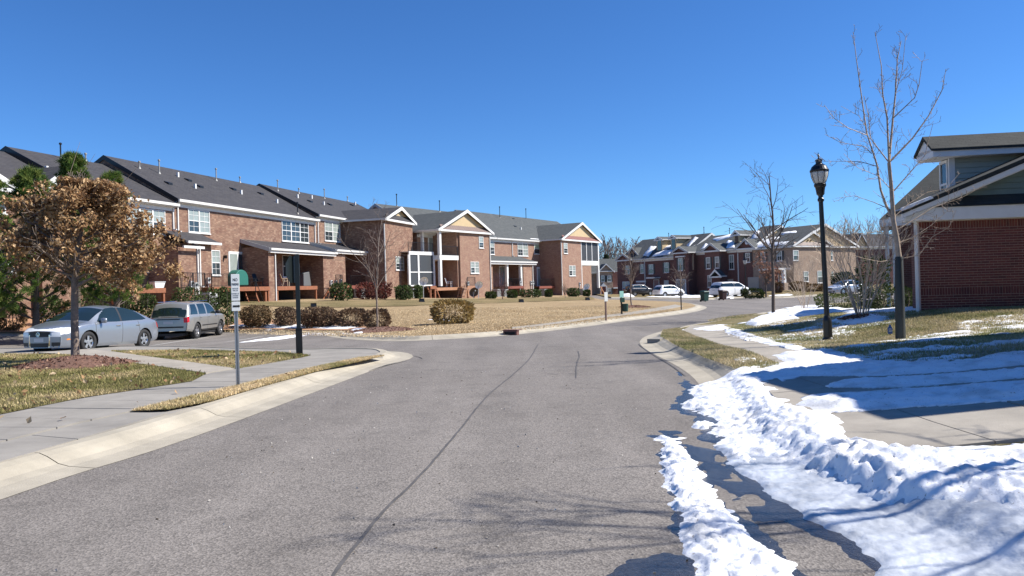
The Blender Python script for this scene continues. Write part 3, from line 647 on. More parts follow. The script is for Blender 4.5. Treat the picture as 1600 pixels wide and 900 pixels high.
keep_ = M_snow; M_snow = M_ice; snowfield('ice_sheet', [SP['ice']], .02, f_ice, (1.5, 5.5, 3.0, 9), 'smooth grey ice sheet between the snow heap and the asphalt'); M_snow = keep_
# wet asphalt and puddles beside the snow
M_wet = mat('wet_asphalt', (.035, .034, .036), .22, noise=(30, .5), bump=(60, .35), spec=.6)
def wetfield(polys, label, lev=lambda X, Y: 0 * X, nz=.25):
    global M_snow
    P = [GP(p) for p in polys]; keep = M_snow; M_snow = M_wet
    def f(X, Y, sd_):
        e = sd_ + (fbm(X * 3.2, Y * 3.2, 91) - .5) * nz + (fbm(X * 18, Y * 18, 93, 3) - .5) * .04; T = np.clip(e * .1, -.06, .005); return np.where(e < -.4, -1, lev(X, Y) + T)
    o = snowfield('puddle', P, .03, f, (.2, 3.6, 2.6, 14), label); o['category'] = 'puddle'; M_snow = keep
wetfield([[(1015, 682), (1035, 690), (1026, 720), (1034, 760), (1046, 800), (1066, 850), (1085, 905), (1300, 960), (1255, 905), (1190, 845), (1115, 765), (1075, 700), (1062, 680)],
          [(955, 900), (985, 878), (1040, 865), (1095, 870), (1100, 915), (900, 930)],
          [(1062, 690), (1110, 705), (1140, 735), (1150, 750), (1125, 750), (1090, 730), (1070, 705)],
          [(1120, 752), (1170, 752), (1190, 770), (1170, 785), (1140, 785)], [(1150, 790), (1215, 792), (1240, 812), (1180, 812)],
          [(1122, 706), (1168, 738), (1205, 768), (1265, 803), (1350, 848), (1430, 915), (1385, 915), (1300, 850), (1225, 808), (1180, 778), (1135, 732)], [(1035, 674), (1060, 673), (1066, 679), (1040, 681)]], 'dark wet asphalt around the melting snow strip')
wetfield([[(1045, 632), (1085, 628), (1120, 640), (1180, 680), (1230, 700), (1240, 740), (1200, 735), (1150, 700), (1100, 690), (1090, 660)], [(1060, 582), (1085, 600), (1105, 625), (1095, 640), (1050, 640), (1070, 610)]], 'dark meltwater seeping from the snow berm', level)
# ======================= BUILDING HELPERS =======================
def window(B, f, px, y=0.0, units=1, cols=2, rows=2, pane=None, shutters=False, sill=True, lintel=None, rows2=None, fr=.06):
    pane = pane or M_blind
    x0, x1, z0, z1 = f.rect(px, y); fb = MB(); mb = MB(); a, b = y - .05, y - .005; w_ = (x1 - x0) / units
    for k in range(units):
        l, r = x0 + k * w_, x0 + (k + 1) * w_
        fb.box(l, l + fr, a, b, z0, z1).box(r - fr, r, a - .002, b, z0, z1).box(l + fr, r - fr, a, b, z0, z0 + fr).box(l + fr, r - fr, a, b, z1 - fr, z1)
        zm = (z0 + z1) / 2; fb.box(l + fr, r - fr, a + .005, b, zm - fr * .45, zm + fr * .45)
        for q in range(1, cols):
            xx = l + fr + (w_ - 2 * fr) * q / cols; mb.box(xx - .012, xx + .012, y - .032, y - .014, z0 + fr, zm - fr * .45).box(xx - .012, xx + .012, y - .032, y - .014, zm + fr * .45, z1 - fr)
        for zz0, zz1 in ((z0 + fr, zm - fr * .45), (zm + fr * .45, z1 - fr)):
            for q in range(1, rows): zz = zz0 + (zz1 - zz0) * q / rows; mb.box(l + fr, r - fr, y - .030, y - .016, zz - .012, zz + .012)
    W_ = fb.build('window', M_white, B)
    for k in range(units):
        l, r = x0 + k * w_, x0 + (k + 1) * w_; zm = (z0 + z1) / 2
        bx(W_, 'pane', pane, l + fr * .9, r - fr * .9, y - .014, y - .002, zm, z1 - fr * .9)
        bx(W_, 'pane', M_glass if pane is not M_glass and k % 2 == 0 else pane, l + fr * .9, r - fr * .9, y - .0135, y - .002, z0 + fr * .9, zm)
    if mb.v: mb.build('muntins', M_white, W_)
    if sill: bx(W_, 'sill', M_white, x0 - .05, x1 + .05, y - .09, y, z0 - .07, z0 - .003)
    if lintel: bx(W_, 'lintel', lintel, x0 - .1, x1 + .1, y - .015, y, z1 + .003, z1 + .2)
    if shutters:
        s_ = .32
        for l, r in ((x0 - s_ - .02, x0 - .02), (x1 + .02, x1 + s_ + .02)): bx(B, 'shutter', M_shutter, l, r, y - .05, y - .003, z0, z1)
    return W_
def door(B, f, px, y=0.0, m=None, frame=True, glass=0):
    x0, x1, z0, z1 = f.rect(px, y); d = bx(B, 'door', m or M_door, x0 + .05, x1 - .05, y - .035, y - .003, z0, z1 - .06)
    if frame: MB().box(x0 - .04, x0 + .045, y - .05, y - .003, z0, z1).box(x1 - .045, x1 + .04, y - .05, y - .003, z0, z1).box(x0 + .045, x1 - .045, y - .05, y - .003, z1 - .055, z1 + .03).build('door_frame', M_white, d)
    if glass:
        w_ = (x1 - x0 - .1) / glass
        for k in range(glass): bx(d, 'pane', M_glass if k % 2 else M_blind, x0 + .05 + k * w_ + .07, x0 + .05 + (k + 1) * w_ - .07, y - .045, y - .036, z0 + .1, z1 - .16)
    return d
def roof_x(B, x0, x1, y0, y1, ze, zr, ov=.35, rk=.12, m=None, t=.14, fas=None, wall=None, ym=None, rake=None, back=True):
    """gable roof, ridge along x"""
    m = m or M_roof; ym = (y0 + y1) / 2 if ym is None else ym; sl = (zr - ze) / (ym - y0); zo = ze - sl * ov
    MB().ext([(y0 - ov, zo), (ym, zr), (ym, zr - t * 1.2), (y0 - ov, zo - t)], 'x', x0 - rk, x1 + rk).build('roof', m, B)
    if back:
        s2 = (zr - ze) / (y1 - ym); MB().ext([(ym + .003, zr - t * 1.2), (ym + .003, zr), (y1 + ov, ze - s2 * ov), (y1 + ov, ze - s2 * ov - t)], 'x', x0 - rk, x1 + rk).build('roof', m, B)
    MB().box(x0 - rk, x1 + rk, y0 - ov - .12, y0 - ov - .003, zo - t - .04, zo - .01).build('gutter', fas or M_gutter, B)
    MB().box(x0 - .02, x1 + .02, y0 - ov, y0 - .003, zo - t - .09, zo - t - .045).box(x0, x1, y0 - .03, y0 - .004, zo - t - .35, zo - t - .09).build('soffit', fas or M_white, B)
    if wall: MB().ext([(y0 + .004, ze - .25), (y1 - .004, ze - .25), (y1 - .004, ze - t), (ym, zr - t * 1.3), (y0 + .004, ze - t)], 'x', x0 + .004, x1 - .004).build('gable_wall', wall, B)
    if rake:
        for xx, sg in ((x0 - rk, -1), (x1 + rk, 1)):
            a, b = (xx - .05, xx - .003) if sg < 0 else (xx + .003, xx + .05)
            MB().ext([(y0 - ov, zo + .02), (ym, zr + .02), (ym, zr - .3), (y0 - ov, zo - .25)], 'x', a, b).ext([(ym + .002, zr - .3), (ym + .002, zr + .02), (y1 + ov, zo + .02), (y1 + ov, zo - .25)], 'x', a, b).build('rake_board', rake, B)
    return zo
def roof_y(B, x0, x1, y0, y1, ze, zr, ov=.35, m=None, t=.14, gable=None, pent=None, rake=None, fr=.35, xm=None, eaves=True):
    """gable roof, ridge along y, gable end at y0"""
    m = m or M_roof; xm = (x0 + x1) / 2 if xm is None else xm; rake = rake or M_white
    sl = (zr - ze) / (xm - x0); sr = (zr - ze) / (x1 - xm); zl = ze - sl * ov; zq = ze - sr * ov; f = y0 - fr
    MB().ext([(x0 - ov, zl - t), (x0 - ov, zl), (xm, zr), (xm, zr - t * 1.2)][::-1], 'y', f, y1).build('roof', m, B)
    MB().ext([(xm + .003, zr - t * 1.2), (xm + .003, zr), (x1 + ov, zq), (x1 + ov, zq - t)][::-1], 'y', f, y1).build('roof', m, B)
    for P in ([(x0 - ov - .02, zl + .03), (xm, zr + .04), (xm, zr - .30), (x0 - ov - .02, zl - .22)], [(xm + .002, zr - .30), (xm + .002, zr + .04), (x1 + ov + .02, zq + .03), (x1 + ov + .02, zq - .22)]):
        MB().ext(P, 'y', f - .05, f - .004).build('rake_board', rake, B)
    if gable: MB().ext([(x0 + .02, ze - .12), (x1 - .02, ze - .12), (xm, zr - .2)], 'y', y0 + .004, y0 + .2).build('gable_wall', gable, B)
    if eaves:
        MB().box(x0 - ov - .12, x0 - ov - .003, f, y1, zl - t - .03, zl - .01).build('gutter', M_gutter, B); MB().box(x1 + ov + .003, x1 + ov + .12, f, y1, zq - t - .03, zq - .01).build('gutter', M_gutter, B)
        MB().box(x0 - ov - .1, x1 + ov + .1, f + .02, y0 - .005, ze - .36, ze - .16).build('cornice', M_white, B)
    if pent: MB().ext([(f + .0, ze - .15), (y0 + .003, ze - .15), (y0 + .003, ze + .34)], 'x', x0 + .1, x1 - .1).build('pent_roof', pent, B); 
def pent_seams(B, x0, x1, y0, f, ze, m):
    b = MB(); n = int((x1 - x0) / .4)
    for i in range(n): xx = x0 + .15 + i * .4; b.ext([(f, ze - .15), (y0, ze + .34), (y0, ze + .37), (f, ze - .12)], 'x', xx, xx + .03)
    b.build('roof_seams', m, B)
def downspout(B, x, y, z0, z1): return MB().box(x - .045, x + .045, y - .1, y - .01, z0, z1).box(x - .045, x + .045, y - .3, y - .1, z0, z0 + .08).build('downspout', M_gutter, B)
def vent_pipe(B, x, y, z, hh, m=None): return MB().lathe([(.12, 0), (.045, .16), (.045, hh), (.085, hh), (.085, hh + .1), (.03, hh + .13)], (x, y, z - .05), 8).build('roof_vent', m or M_grey, B)
def box_vent(B, x, y, z): return MB().box(x - .07, x + .07, y - .07, y + .07, z - .1, z + .32).build('roof_vent', M_white, B)
def low_vent(B, x, y, z, sl=.6): return MB().hexa([(x-.2,y-.2,z-.12),(x+.2,y-.2,z-.12),(x+.2,y+.2,z),(x-.2,y+.2,z),(x-.2,y-.2,z+.05),(x+.2,y-.2,z+.05),(x+.2,y+.2,z+.18),(x-.2,y+.2,z+.18)]).build('roof_vent', M_black, B)
def railing(B, x0, x1, y, z, hh=.9, y1=None):
    m_ = MB(); n = max(2, int(abs(x1 - x0) / .14)) if y1 is None else max(2, int(abs(y1 - y) / .14)); y1 = y if y1 is None else y1
    for k in range(n + 1):
        t = k / n; xx = x0 + (x1 - x0) * t; yy = y + (y1 - y) * t; r = .025 if k in (0, n) else .009; m_.box(xx - r, xx + r, yy - r, yy + r, z, z + hh)
    m_.bar((x0, y, z + hh), (x1, y1, z + hh), .025, n=4).bar((x0, y, z + .1), (x1, y1, z + .1), .015, n=4); return m_.build('railing', M_black, B)
def stairs(B, xt, xb, y0, y1, zt, zb, m=None, rail=True):
    n = 7; b = MB(); tr = []
    for k in range(n):
        t0 = k / n; xx = xt + (xb - xt) * t0; x2 = xt + (xb - xt) * (t0 + 1 / n) ; z = zt - (zt - zb) * (t0 + 1 / n)
        MB().box(xx, x2, y0, y1, z - .05, z + .0).build('tread', m or M_deck, B)
    d = .26
    for yy in (y0 - .04, y1 + .003): b.ext([(xt, zt), (xb, zb), (xb, zb - .1), (xt, zt - d)], 'y', yy, yy + .037)
    b.build('stringer', m or M_deck, B)
    if rail: MB().bar((xt, y0, zt + .9), (xb, y0, zb + .9), .02, n=4).bar((xb, y0, zb), (xb, y0, zb + .9), .025, n=4).bar((xt, y0, zt), (xt, y0, zt + .9), .025, n=4).build('stair_rail', M_black, B)
def deck(B, x0, x1, y0, y1, z, zg=-.4, m=None, posts=True):
    m = m or M_deck; n = max(1, int((y1 - y0) / .16)); b = MB()
    for k in range(n): b.box(x0, x1, y0 + k * .16, y0 + k * .16 + .145, z - .03, z)
    b.build('deck_boards', m, B); bx(B, 'deck_beam', m, x0, x1, y0 - .05, y0 - .005, z - .30, z - .01)
    if posts:
        for xx in (x0 + .1, x1 - .1): bx(B, 'deck_post', m, xx - .07, xx + .07, y0 - .0, y0 + .14, zg, z - .31)
def meter(B, x, y, z):
    o = MB().box(x - .15, x + .15, y - .15, y - .003, z, z + .42).build('meter_box', M_grey, B); MB().bar((x, y - .15, z + .28), (x, y - .22, z + .28), .08, n=10).build('dial', M_glass, o); MB().box(x - .03, x + .03, y - .08, y - .004, z - .9, z - .003).build('conduit', M_grey, o)
AC_N = 0
def ac_unit(f, px, py, y, label):
    x, z = f.at(px, py, y); X, Y = f.world(x, y); z = h(X, Y) + .13
    r = thing('air_conditioner', (X, Y, z), f.a, label, 'air conditioner', 'air conditioners behind the brick houses')
    b = MB(); 
    for k in range(9): b.box(-.36, .36, -.36, .36, .1 + k * .075, .1 + k * .075 + .05)
    b.box(-.33, .33, -.33, .33, .05, .78).build('casing', M_ac, r); MB().box(-.40, .40, -.40, .40, .78, .84).build('top_panel', M_grey, r); MB().lathe([(.28, .845), (.28, .86), (.06, .87)], n=12).build('fan_grille', M_black, r); MB().box(-.45, .45, -.45, .45, -.1, .05).build('pad', M_conc2, r)
def dish(loc, rz, label, hh=1.0, r=.4, mat_=None, tilt=.5):
    o = thing('satellite_dish', loc, rz, label, 'satellite dish', 'satellite dishes behind the houses'); n = 14; b = MB()
    prof = [(0, 0)] + [(r * k / 4, .16 * (k / 4) ** 2 * r / .4) for k in range(1, 5)]
    i = len(b.v); ct, st = math.cos(tilt), math.sin(tilt)
    for rr, d in prof[1:]:
        for k in range(n):
            t = 2 * math.pi * k / n; x, z = rr * math.cos(t), rr * math.sin(t); y = -d; b.v.append((x, y * ct - z * st, hh + y * st + z * ct))
    b.v.append((0, 0, hh)); c = len(b.v) - 1
    for k in range(n): b.f.append((c, k, (k + 1) % n))
    for j in range(3):
        for k in range(n): b.f.append((j * n + k, j * n + n + k, j * n + n + (k + 1) % n, j * n + (k + 1) % n))
    b.build('reflector', mat_ or M_dish, o, smooth=True); MB().bar((0, .05, -.2), (0, .05, hh), .035).build('mast', M_grey, o); MB().bar((0, 0, hh - r * .8), (0, -.5, hh + .05), .015).box(-.05, .05, -.58, -.46, hh, hh + .12).build('feed_arm', M_grey, o)
    return o
def snow_on_roof(B, pts, th=.05):
    """pts: roof plane points (x,y,z) polygon; a thin slab following the plane"""
    P = [Vector(p) for p in pts]; c = sum(P, Vector()) / len(P); nrm = sum((P[i].cross(P[(i + 1) % len(P)]) for i in range(len(P))), Vector()).normalized()
    if nrm.z < 0: nrm = -nrm
    b = MB(); q = []
    for i in range(len(P)):
        a, d = P[i], P[(i + 1) % len(P)]; k = max(2, int((d - a).length / .4))
        for j in range(k): p = a.lerp(d, j / k); q.append(p + (c - p).normalized() * random.uniform(-.06, .16))
    n = len(q); b.v = [tuple(p - nrm * .03) for p in q] + [tuple(c + (p - c) * .9 + nrm * (th + random.uniform(0, .02))) for p in q] + [tuple(c + nrm * th * 1.2)]
    for i in range(n): j = (i + 1) % n; b.f.append((i, j, n + j, n + i)); b.f.append((n + i, n + j, 2 * n))
    return b.build('roof_snow', M_snow, B, smooth=True)
random.seed(11)
# ======================= ROW 1 (left) =======================
F1 = Frame((-22.4, 51.3), math.atan2(.960, .279), .85); W2 = 5.65; ZB = -1.6
def zr_at(f, px, py, y): return f.z(px, py, y)
YD = -2.3
def rv(f, px, py, yy=3.4): x, z = f.at(px, py, yy); return x, yy, z
def on_roof(f, px, py, ze, zr, ym=W2, y0=0.0):
    """where the pixel ray meets the front roof slope of a frame"""
    lo, hi = y0, ym
    for _ in range(30):
        m_ = (lo + hi) / 2; x, z = f.at(px, py, m_); s = ze + (zr - ze) * (m_ - y0) / (ym - y0)
        if z > s: lo = m_
        else: hi = m_
    return x, lo, z
# --- house 0 and 1
xs01 = -7.4
def rowhouse(name, label, x0, x1, ze, zr, brick, roof, f=F1, depth=2 * W2, y0=0.0, group='brick townhouses with decks at the back', rakem=None, zb=ZB, root=None):
    B = root or f.root(name, label, 'house', group)
    bx(B, 'wall', brick, x0, x1, y0, y0 + depth, zb, ze - .12)
    zo = roof_x(B, x0, x1, y0, y0 + depth, ze, zr, m=roof, wall=brick, rk=.02, rake=rakem or M_black)
    return B
ze1 = F1.z(215.5, 313) + .25; zr1 = F1.z(120, 249, W2)
H0 = rowhouse('townhouse', 'brick townhouse at the far left edge behind the dark pines', -24, xs01, ze1 - .35, zr1 - .35, M_brickA, M_roof)
H1 = rowhouse('townhouse', 'brick townhouse behind the brown leaved oak with white triple window', xs01, -.02, ze1, zr1, M_brickA, M_roof)
window(H1, F1, (197, 326, 257.5, 365), units=3, lintel=M_brickA); window(H1, F1, (207, 402, 235, 425), units=2, pane=M_glass)
window(H1, F1, (30, 380, 60, 412), units=2, pane=M_blind)
x0, z0 = F1.at(62, 290, -.6); x1 = F1.x(152, 290, -.6); roof_y(H1, x0, x1, -.6, 4, z0, F1.z(118, 260, -.6), m=M_roof, gable=M_white, ov=.3, fr=.2); bx(H1, 'wall', M_brickA, x0, x1, -.6, .3, ZB, z0 - .1)
window(H1, F1, (88, 330, 125, 362), y=-.6, units=2)
xg = F1.x(0, 300, -.6); roof_y(H0, F1.x(-75, 300, -.6), F1.x(22, 300, -.6), -.6, 4, F1.z(22, 291, -.6), F1.z(-20, 262, -.6), m=M_roof, gable=M_white, ov=.3, fr=.2)
window(H0, F1, (-12, 312, 8, 333), units=1, pane=M_blind); window(H0, F1, (2, 395, 22, 425), units=1, pane=M_glass)
# --- house 2
ze2 = F1.z(273, 313) + .27; L2x = F1.x(493, 346); zr2 = F1.z(300, 270, W2)
H2 = rowhouse('townhouse', 'long brick townhouse with green covered grill on its orange deck', 0, L2x, ze2, zr2, M_brickA, M_roof)
window(H2, F1, (293.7, 328, 327, 363.8), units=2, lintel=M_brickA); window(H2, F1, (440, 345.6, 481.5, 378), units=3, pane=M_glass, cols=2, rows=2, lintel=M_brickA)
window(H2, F1, (330, 391, 343.4, 430), units=1, cols=2, lintel=M_brickA); window(H2, F1, (441, 399, 455, 433), units=1, cols=1, rows=1, pane=M_glass)
door(H2, F1, (357.5, 394, 385, 446), m=M_white, glass=2); door(H2, F1, (479, 407, 492, 446))
MB().box(F1.x(350, 410) - .06, F1.x(350, 410) + .06, -.25, -.004, F1.z(350, 404), F1.z(350, 399)).build('wall_light', M_black, H2)
ze3 = F1.z(494, 336.7) + .27; L3x = F1.x(573, 349); zr3 = F1.z(430, 292, W2)
H3 = rowhouse('townhouse', 'brick townhouse with white porch columns behind the slender bare tree', L2x + .02, L3x + 8.5, ze3, zr3, M_brickA, M_roof)
window(H3, F1, (507, 347.8, 531, 377), units=2, lintel=M_brickA); window(H3, F1, (556, 408, 574, 447), units=1, cols=1, rows=1, pane=M_glass)
# wing of house 3
WY = -4.5; wx0 = F1.x(603, 400, WY); wx1 = F1.x(645.5, 400, WY); wze = F1.z(624, 348.5, WY) + .35
bx(H3, 'wall', M_brickA, wx0, wx1, WY, .01, ZB, wze - .12)
roof_y(H3, wx0, wx1, WY, 5.5, wze, F1.z(623.8, 324, WY), gable=M_siding, pent=M_roof, ov=.4, fr=.3)
window(H3, F1, (618, 401, 630.7, 422), y=WY, units=2, cols=1, sill=True, lintel=M_brickA)
downspout(H3, wx0 - .06, WY + .12, -.9, wze - .6)
# porches
def porch(B, f, pxl, pyl, pxr, pyr, wallpx, wallpy, yf=YD, m=M_roof):
    """lean-to roof: eave from (pxl,pyl) to (pxr,pyr) on the front plane, top edge on the wall"""
    a = f.at(pxl, pyl, yf - .25); b = f.at(pxr, pyr, yf - .25); zt = f.z(wallpx, wallpy, 0); zf = (a[1] + b[1]) / 2
    MB().ext([(yf - .25, zf - .13), (yf - .25, zf), (-.004, zt), (-.004, zt - .16)][::-1], 'x', a[0], b[0]).build('porch_roof', m, B)
    MB().box(a[0], b[0], yf - .37, yf - .253, zf - .17, zf - .01).box(a[0] + .05, b[0] - .05, yf - .24, yf - .05, zf - .36, zf - .14).build('porch_gutter', M_gutter, B)
    MB().ext([(yf - .25, zf + .01), (0, zt + .02), (0, zt - .28), (yf - .25, zf - .28)], 'x', a[0] - .05, a[0] - .003).build('rake_board', M_grey, B)
    return a[0], b[0], zf
DZ = F1.z(430, 447.5, YD)
xa, xb, zf = porch(H2, F1, 422, 388, 526, 393.5, 386, 374.5)
sx = F1.x(420, 430, YD); sx1 = F1.x(431, 430, YD)
bx(H2, 'porch_wall', M_brickA, sx, sx + .3, YD + .3, -.004, ZB, zf + .1); bx(H2, 'brick_pier', M_brickA, sx, sx1, YD, YD + .3, ZB, zf - .12)
downspout(H2, sx1 - .12, YD, -.6, zf - .15); downspout(H2, sx1 + .12, YD + .4, DZ, zf - .15)
c0 = F1.x(505.5, 430, YD); c1 = F1.x(540, 430, YD)
bx(H2, 'storage_closet', M_brickA, c0, c1, YD, -.005, ZB, zf - .13)
deck(H2, sx1 + .02, c0 - 1.2, YD - .05, -.01, DZ); bx(H2, 'deck_shade_panel', M_dark, sx1, c0 - 1.2, -.1, -.02, ZB, DZ - .3)  # near-black panel paints the shade under the deck
stairs(H2, F1.x(518, 447, YD - .2), F1.x(493, 470, YD - .2), YD - 1.1, YD - .2, DZ, -.75)
deck(H2, F1.x(517, 447, YD), F1.x(517, 447, YD) + 1.1, YD - 1.1, YD - .05, DZ, posts=True); railing(H2, c0 + .1, c0 + 1.2, YD - 1.1, DZ)
dx0 = F1.x(331, 447, YD); deck(H2, dx0, sx - .03, YD - .05, -.01, DZ); railing(H2, dx0, dx0 + 2.4, YD, DZ); railing(H2, dx0, dx0, YD, DZ, y1=-.1); bx(H2, 'deck_post', M_deck, sx - .5, sx - .32, YD, YD + .16, ZB, DZ - .31)
bx(H2, 'deck_shade_panel', M_dark, dx0 + 1, sx - .1, -.12, -.02, ZB, DZ - .3)
stairs(H2, F1.x(384, 450, YD - .2), F1.x(398, 474, YD - .2), YD - 1.0, YD - .2, DZ - .4, -.9, rail=True)
xa3, xb3, zf3 = porch(H3, F1, 525, 389, 607, 396, 493, 379)
for p in (573, 599.5): xx = F1.x(p, 420, YD); bx(H3, 'column', M_white, xx - .11, xx + .11, YD, YD + .22, DZ - .3, zf3 - .14)
downspout(H3, F1.x(603, 420, YD), YD, -.8, zf3 - .2)
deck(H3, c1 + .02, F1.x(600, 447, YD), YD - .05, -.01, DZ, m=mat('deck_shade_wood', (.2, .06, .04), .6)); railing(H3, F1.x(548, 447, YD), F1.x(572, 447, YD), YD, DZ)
for k in range(3): meter(H2, F1.x(516 + 7.5 * k, 440, YD), YD, DZ + .05 + .1 * (k == 2))
# storage closets between 1 and 2
xA0 = F1.x(279, 420, YD); xA1 = F1.x(310, 420, YD); xA2 = F1.x(331, 420, YD + .8)
zfa = F1.z(295, 384, YD - .2)
bx(H1, 'storage_closet', M_brickA, xA0, xA1, YD, -.005, ZB, zfa - .1)
MB().ext([(YD - .3, zfa - .12), (YD - .3, zfa), (-.004, zfa + .95), (-.004, zfa + .8)][::-1], 'x', F1.x(262, 376, 0), xA1 + .1).build('porch_roof', M_roof, H1)
MB().box(F1.x(279, 384, YD), xA1 + .15, YD - .42, YD - .303, zfa - .17, zfa - .01).build('porch_gutter', M_gutter, H1)
zfb = F1.z(320, 378, YD + .8 - .2)
bx(H2, 'storage_closet', M_brickA, xA1 + .2, xA2, YD + .8, -.005, ZB, zfb - .1)
MB().ext([(YD + .5, zfb - .12), (YD + .5, zfb), (-.004, zfb + .75), (-.004, zfb + .6)][::-1], 'x', xA1 - .5, xA2 + .6).build('porch_roof', M_roof, H2)
MB().box(xA1 - .4, xA2 + .6, YD + .38, YD + .497, zfb - .17, zfb - .01).build('porch_gutter', M_gutter, H2)
downspout(H1, xA1 - .12, YD, -.5, zfa); downspout(H1, xA1 + .1, YD, DZ, zfa)
downspout(H1, -.2, 0, zfb + .8, ze1 - .5); downspout(H2, .25, 0, zfb + .7, ze2 - .5); downspout(H2, L2x - .25, 0, zf, ze2 - .5); downspout(H3, L2x + .3, 0, zf3 + .6, ze3 - .5)
door(H1, F1, (252, 400, 266, 447)); meter(H1, xA1 - .8, YD, DZ); meter(H1, xA1 - .4, YD, DZ - .1); meter(H2, xA2 - .5, YD + .8, DZ + .25)
deck(H1, F1.x(175, 450, YD), F1.x(257, 450, YD), YD - .05, -.01, DZ); railing(H1, xA0 - .9, xA0 + 1.3, YD - .9, DZ)
stairs(H1, F1.x(283, 449, YD - .3), F1.x(262, 470, YD - .3), YD - 1.2, YD - .3, DZ, -.75); bx(H1, 'utility_cabinet', M_grey, F1.x(316, 470, YD), F1.x(328, 470, YD), YD - .6, YD + .7, -.9, F1.z(320, 457, YD - .6))
# roof furniture
for (px, py, k) in ((95, 247, 'p'), (134, 250, 'p2'), (218, 262, 'p2'), (249, 270, 'p'), (338, 281, 'p'), (375, 284, 'p2'), (434, 297, 'p'), (467, 301, 'p2'), (507, 309, 'p'), (543, 313, 'p2')):
    Bq = H1 if px < 172 else H2 if px < 397 else H3; ze, zr = (ze1, zr1) if px < 172 else (ze2, zr2) if px < 397 else (ze3, zr3)
    if px in (95, 134): pass
    x, y, z = on_roof(F1, px, py + 1, ze, zr); vent_pipe(Bq, x, y, z, .95 if k == 'p' else .45, M_ac if px != 95 else M_black)
x, y, z = on_roof(F1, 465, 334, ze2, zr2); vent_pipe(H2, x, y, z, .95, M_black)
for px, py in ((73, 268), (305, 294), (377, 303), (433, 317), (278, 276)):
    x, y, z = on_roof(F1, px, py, *((ze1, zr1) if px < 170 else (ze2, zr2))); box_vent(H1 if px < 170 else H2, x, y, z)
for px, py in ((465, 309), (487, 310), (506, 320), (555, 320)): x, y, z = on_roof(F1, px, py, ze3, zr3); box_vent(H3, x, y, z)
for px, py in ((263, 287), (294, 282), (312, 292), (364, 296), (407, 303), (484, 315), (515, 320), (550, 321)): x, y, z = on_roof(F1, px, py, *((ze2, zr2) if px < 420 else (ze3, zr3))); low_vent(H2 if px < 420 else H3, x, y, z)
snow_on_roof(H3, [on_roof(F1, *p, ze3, zr3) for p in ((560, 338), (575, 341), (590, 346), (600, 350), (577, 352))], .06)
# ======================= ROW 2 (middle) =======================
F2 = Frame((-7.2, 77.7), math.atan2(.845, .535), .45); MY = 3.4; RY = MY + 5.6; Z2 = -1.3
ze4 = F2.z(790, 374, MY) + .3; zr4 = F2.z(640, 324, RY); xl4 = F2.x(587, 330, RY); x45 = F2.x(772, 372, MY)
H4 = F2.root('townhouse', 'brick townhouse with tan gable over a two storey open porch', 'house', 'brick townhouses with decks at the back')
bx(H4, 'wall', M_brickB, xl4, x45, MY, MY + 11.2, Z2, ze4 - .12); roof_x(H4, xl4, x45, MY, MY + 11.2, ze4, zr4, m=M_roofG, wall=M_brickB, rk=.05, rake=M_grey)
zr5 = F2.z(800, 339, RY); xr5 = F2.x(870, 345, RY)
H5 = F2.root('townhouse', 'last brick townhouse of the middle row with maroon pent gable and corner screened porch', 'house', 'brick townhouses with decks at the back')
bx(H5, 'wall', M_brickB, x45 + .02, xr5, MY, MY + 11.2, Z2, ze4 - .12); roof_x(H5, x45 + .02, xr5, MY, MY + 11.2, ze4 + .02, zr5 + .1, m=M_roofG, wall=M_brickB, rk=.05, rake=M_grey)
# tan gabled wing of H4
a0 = F2.x(687, 400); a1 = F2.x(766, 400); am = F2.x(719, 400); zw = F2.z(726, 363.5) + .33
bx(H4, 'wall', M_brickB, am, a1, 0, MY + .01, Z2, zw - .12)
roof_y(H4, a0, a1, 0, RY - 1, zw, F2.z(724.5, 328), m=M_roofG, gable=M_siding, pent=M_metalroof, ov=.4, fr=.3); pent_seams(H4, a0, a1, 0, -.3, zw, M_metalroof)
bx(H4, 'porch_side_wall', M_brickB, am - .25, am - .003, .2, MY - .004, Z2, zw - .12)
for xx in (a0 + .05,): 
    for z0, z1 in ((F2.z(690, 447), F2.z(690, 403)), (F2.z(690, 398), zw - .2)): bx(H4, 'column', M_white, xx, xx + .3, .0, .3, z0, z1)
    bx(H4, 'column', M_white, xx, xx + .25, MY - 1.2, MY - .95, F2.z(690, 447), zw - .2)
bx(H4, 'balcony_floor', M_white, a0, am - .26, .02, MY - .01, F2.z(700, 406), F2.z(700, 399)); railing(H4, a0 + .3, am - .3, .12, F2.z(700, 399), .95)
bx(H4, 'porch_ceiling', M_white, a0, am - .26, .02, MY - .01, zw - .3, zw - .2)
DZ2 = F2.z(700, 449)
deck(H4, a0 - 1.0, am + .1, -.05, MY - .02, DZ2, -1.3, m=M_deckp); 
window(H4, F2, (748, 370, 755, 387.5), units=1, cols=1, rows=2); window(H4, F2, (735, 409, 748, 427), units=2, cols=1, rows=2)
door(H4, F2, (669, 370, 684, 399), y=MY, m=M_white, glass=2); door(H4, F2, (671, 413, 688, 446), y=MY, m=M_white, glass=2); window(H4, F2, (703, 372, 709, 386), y=MY, pane=M_glass)
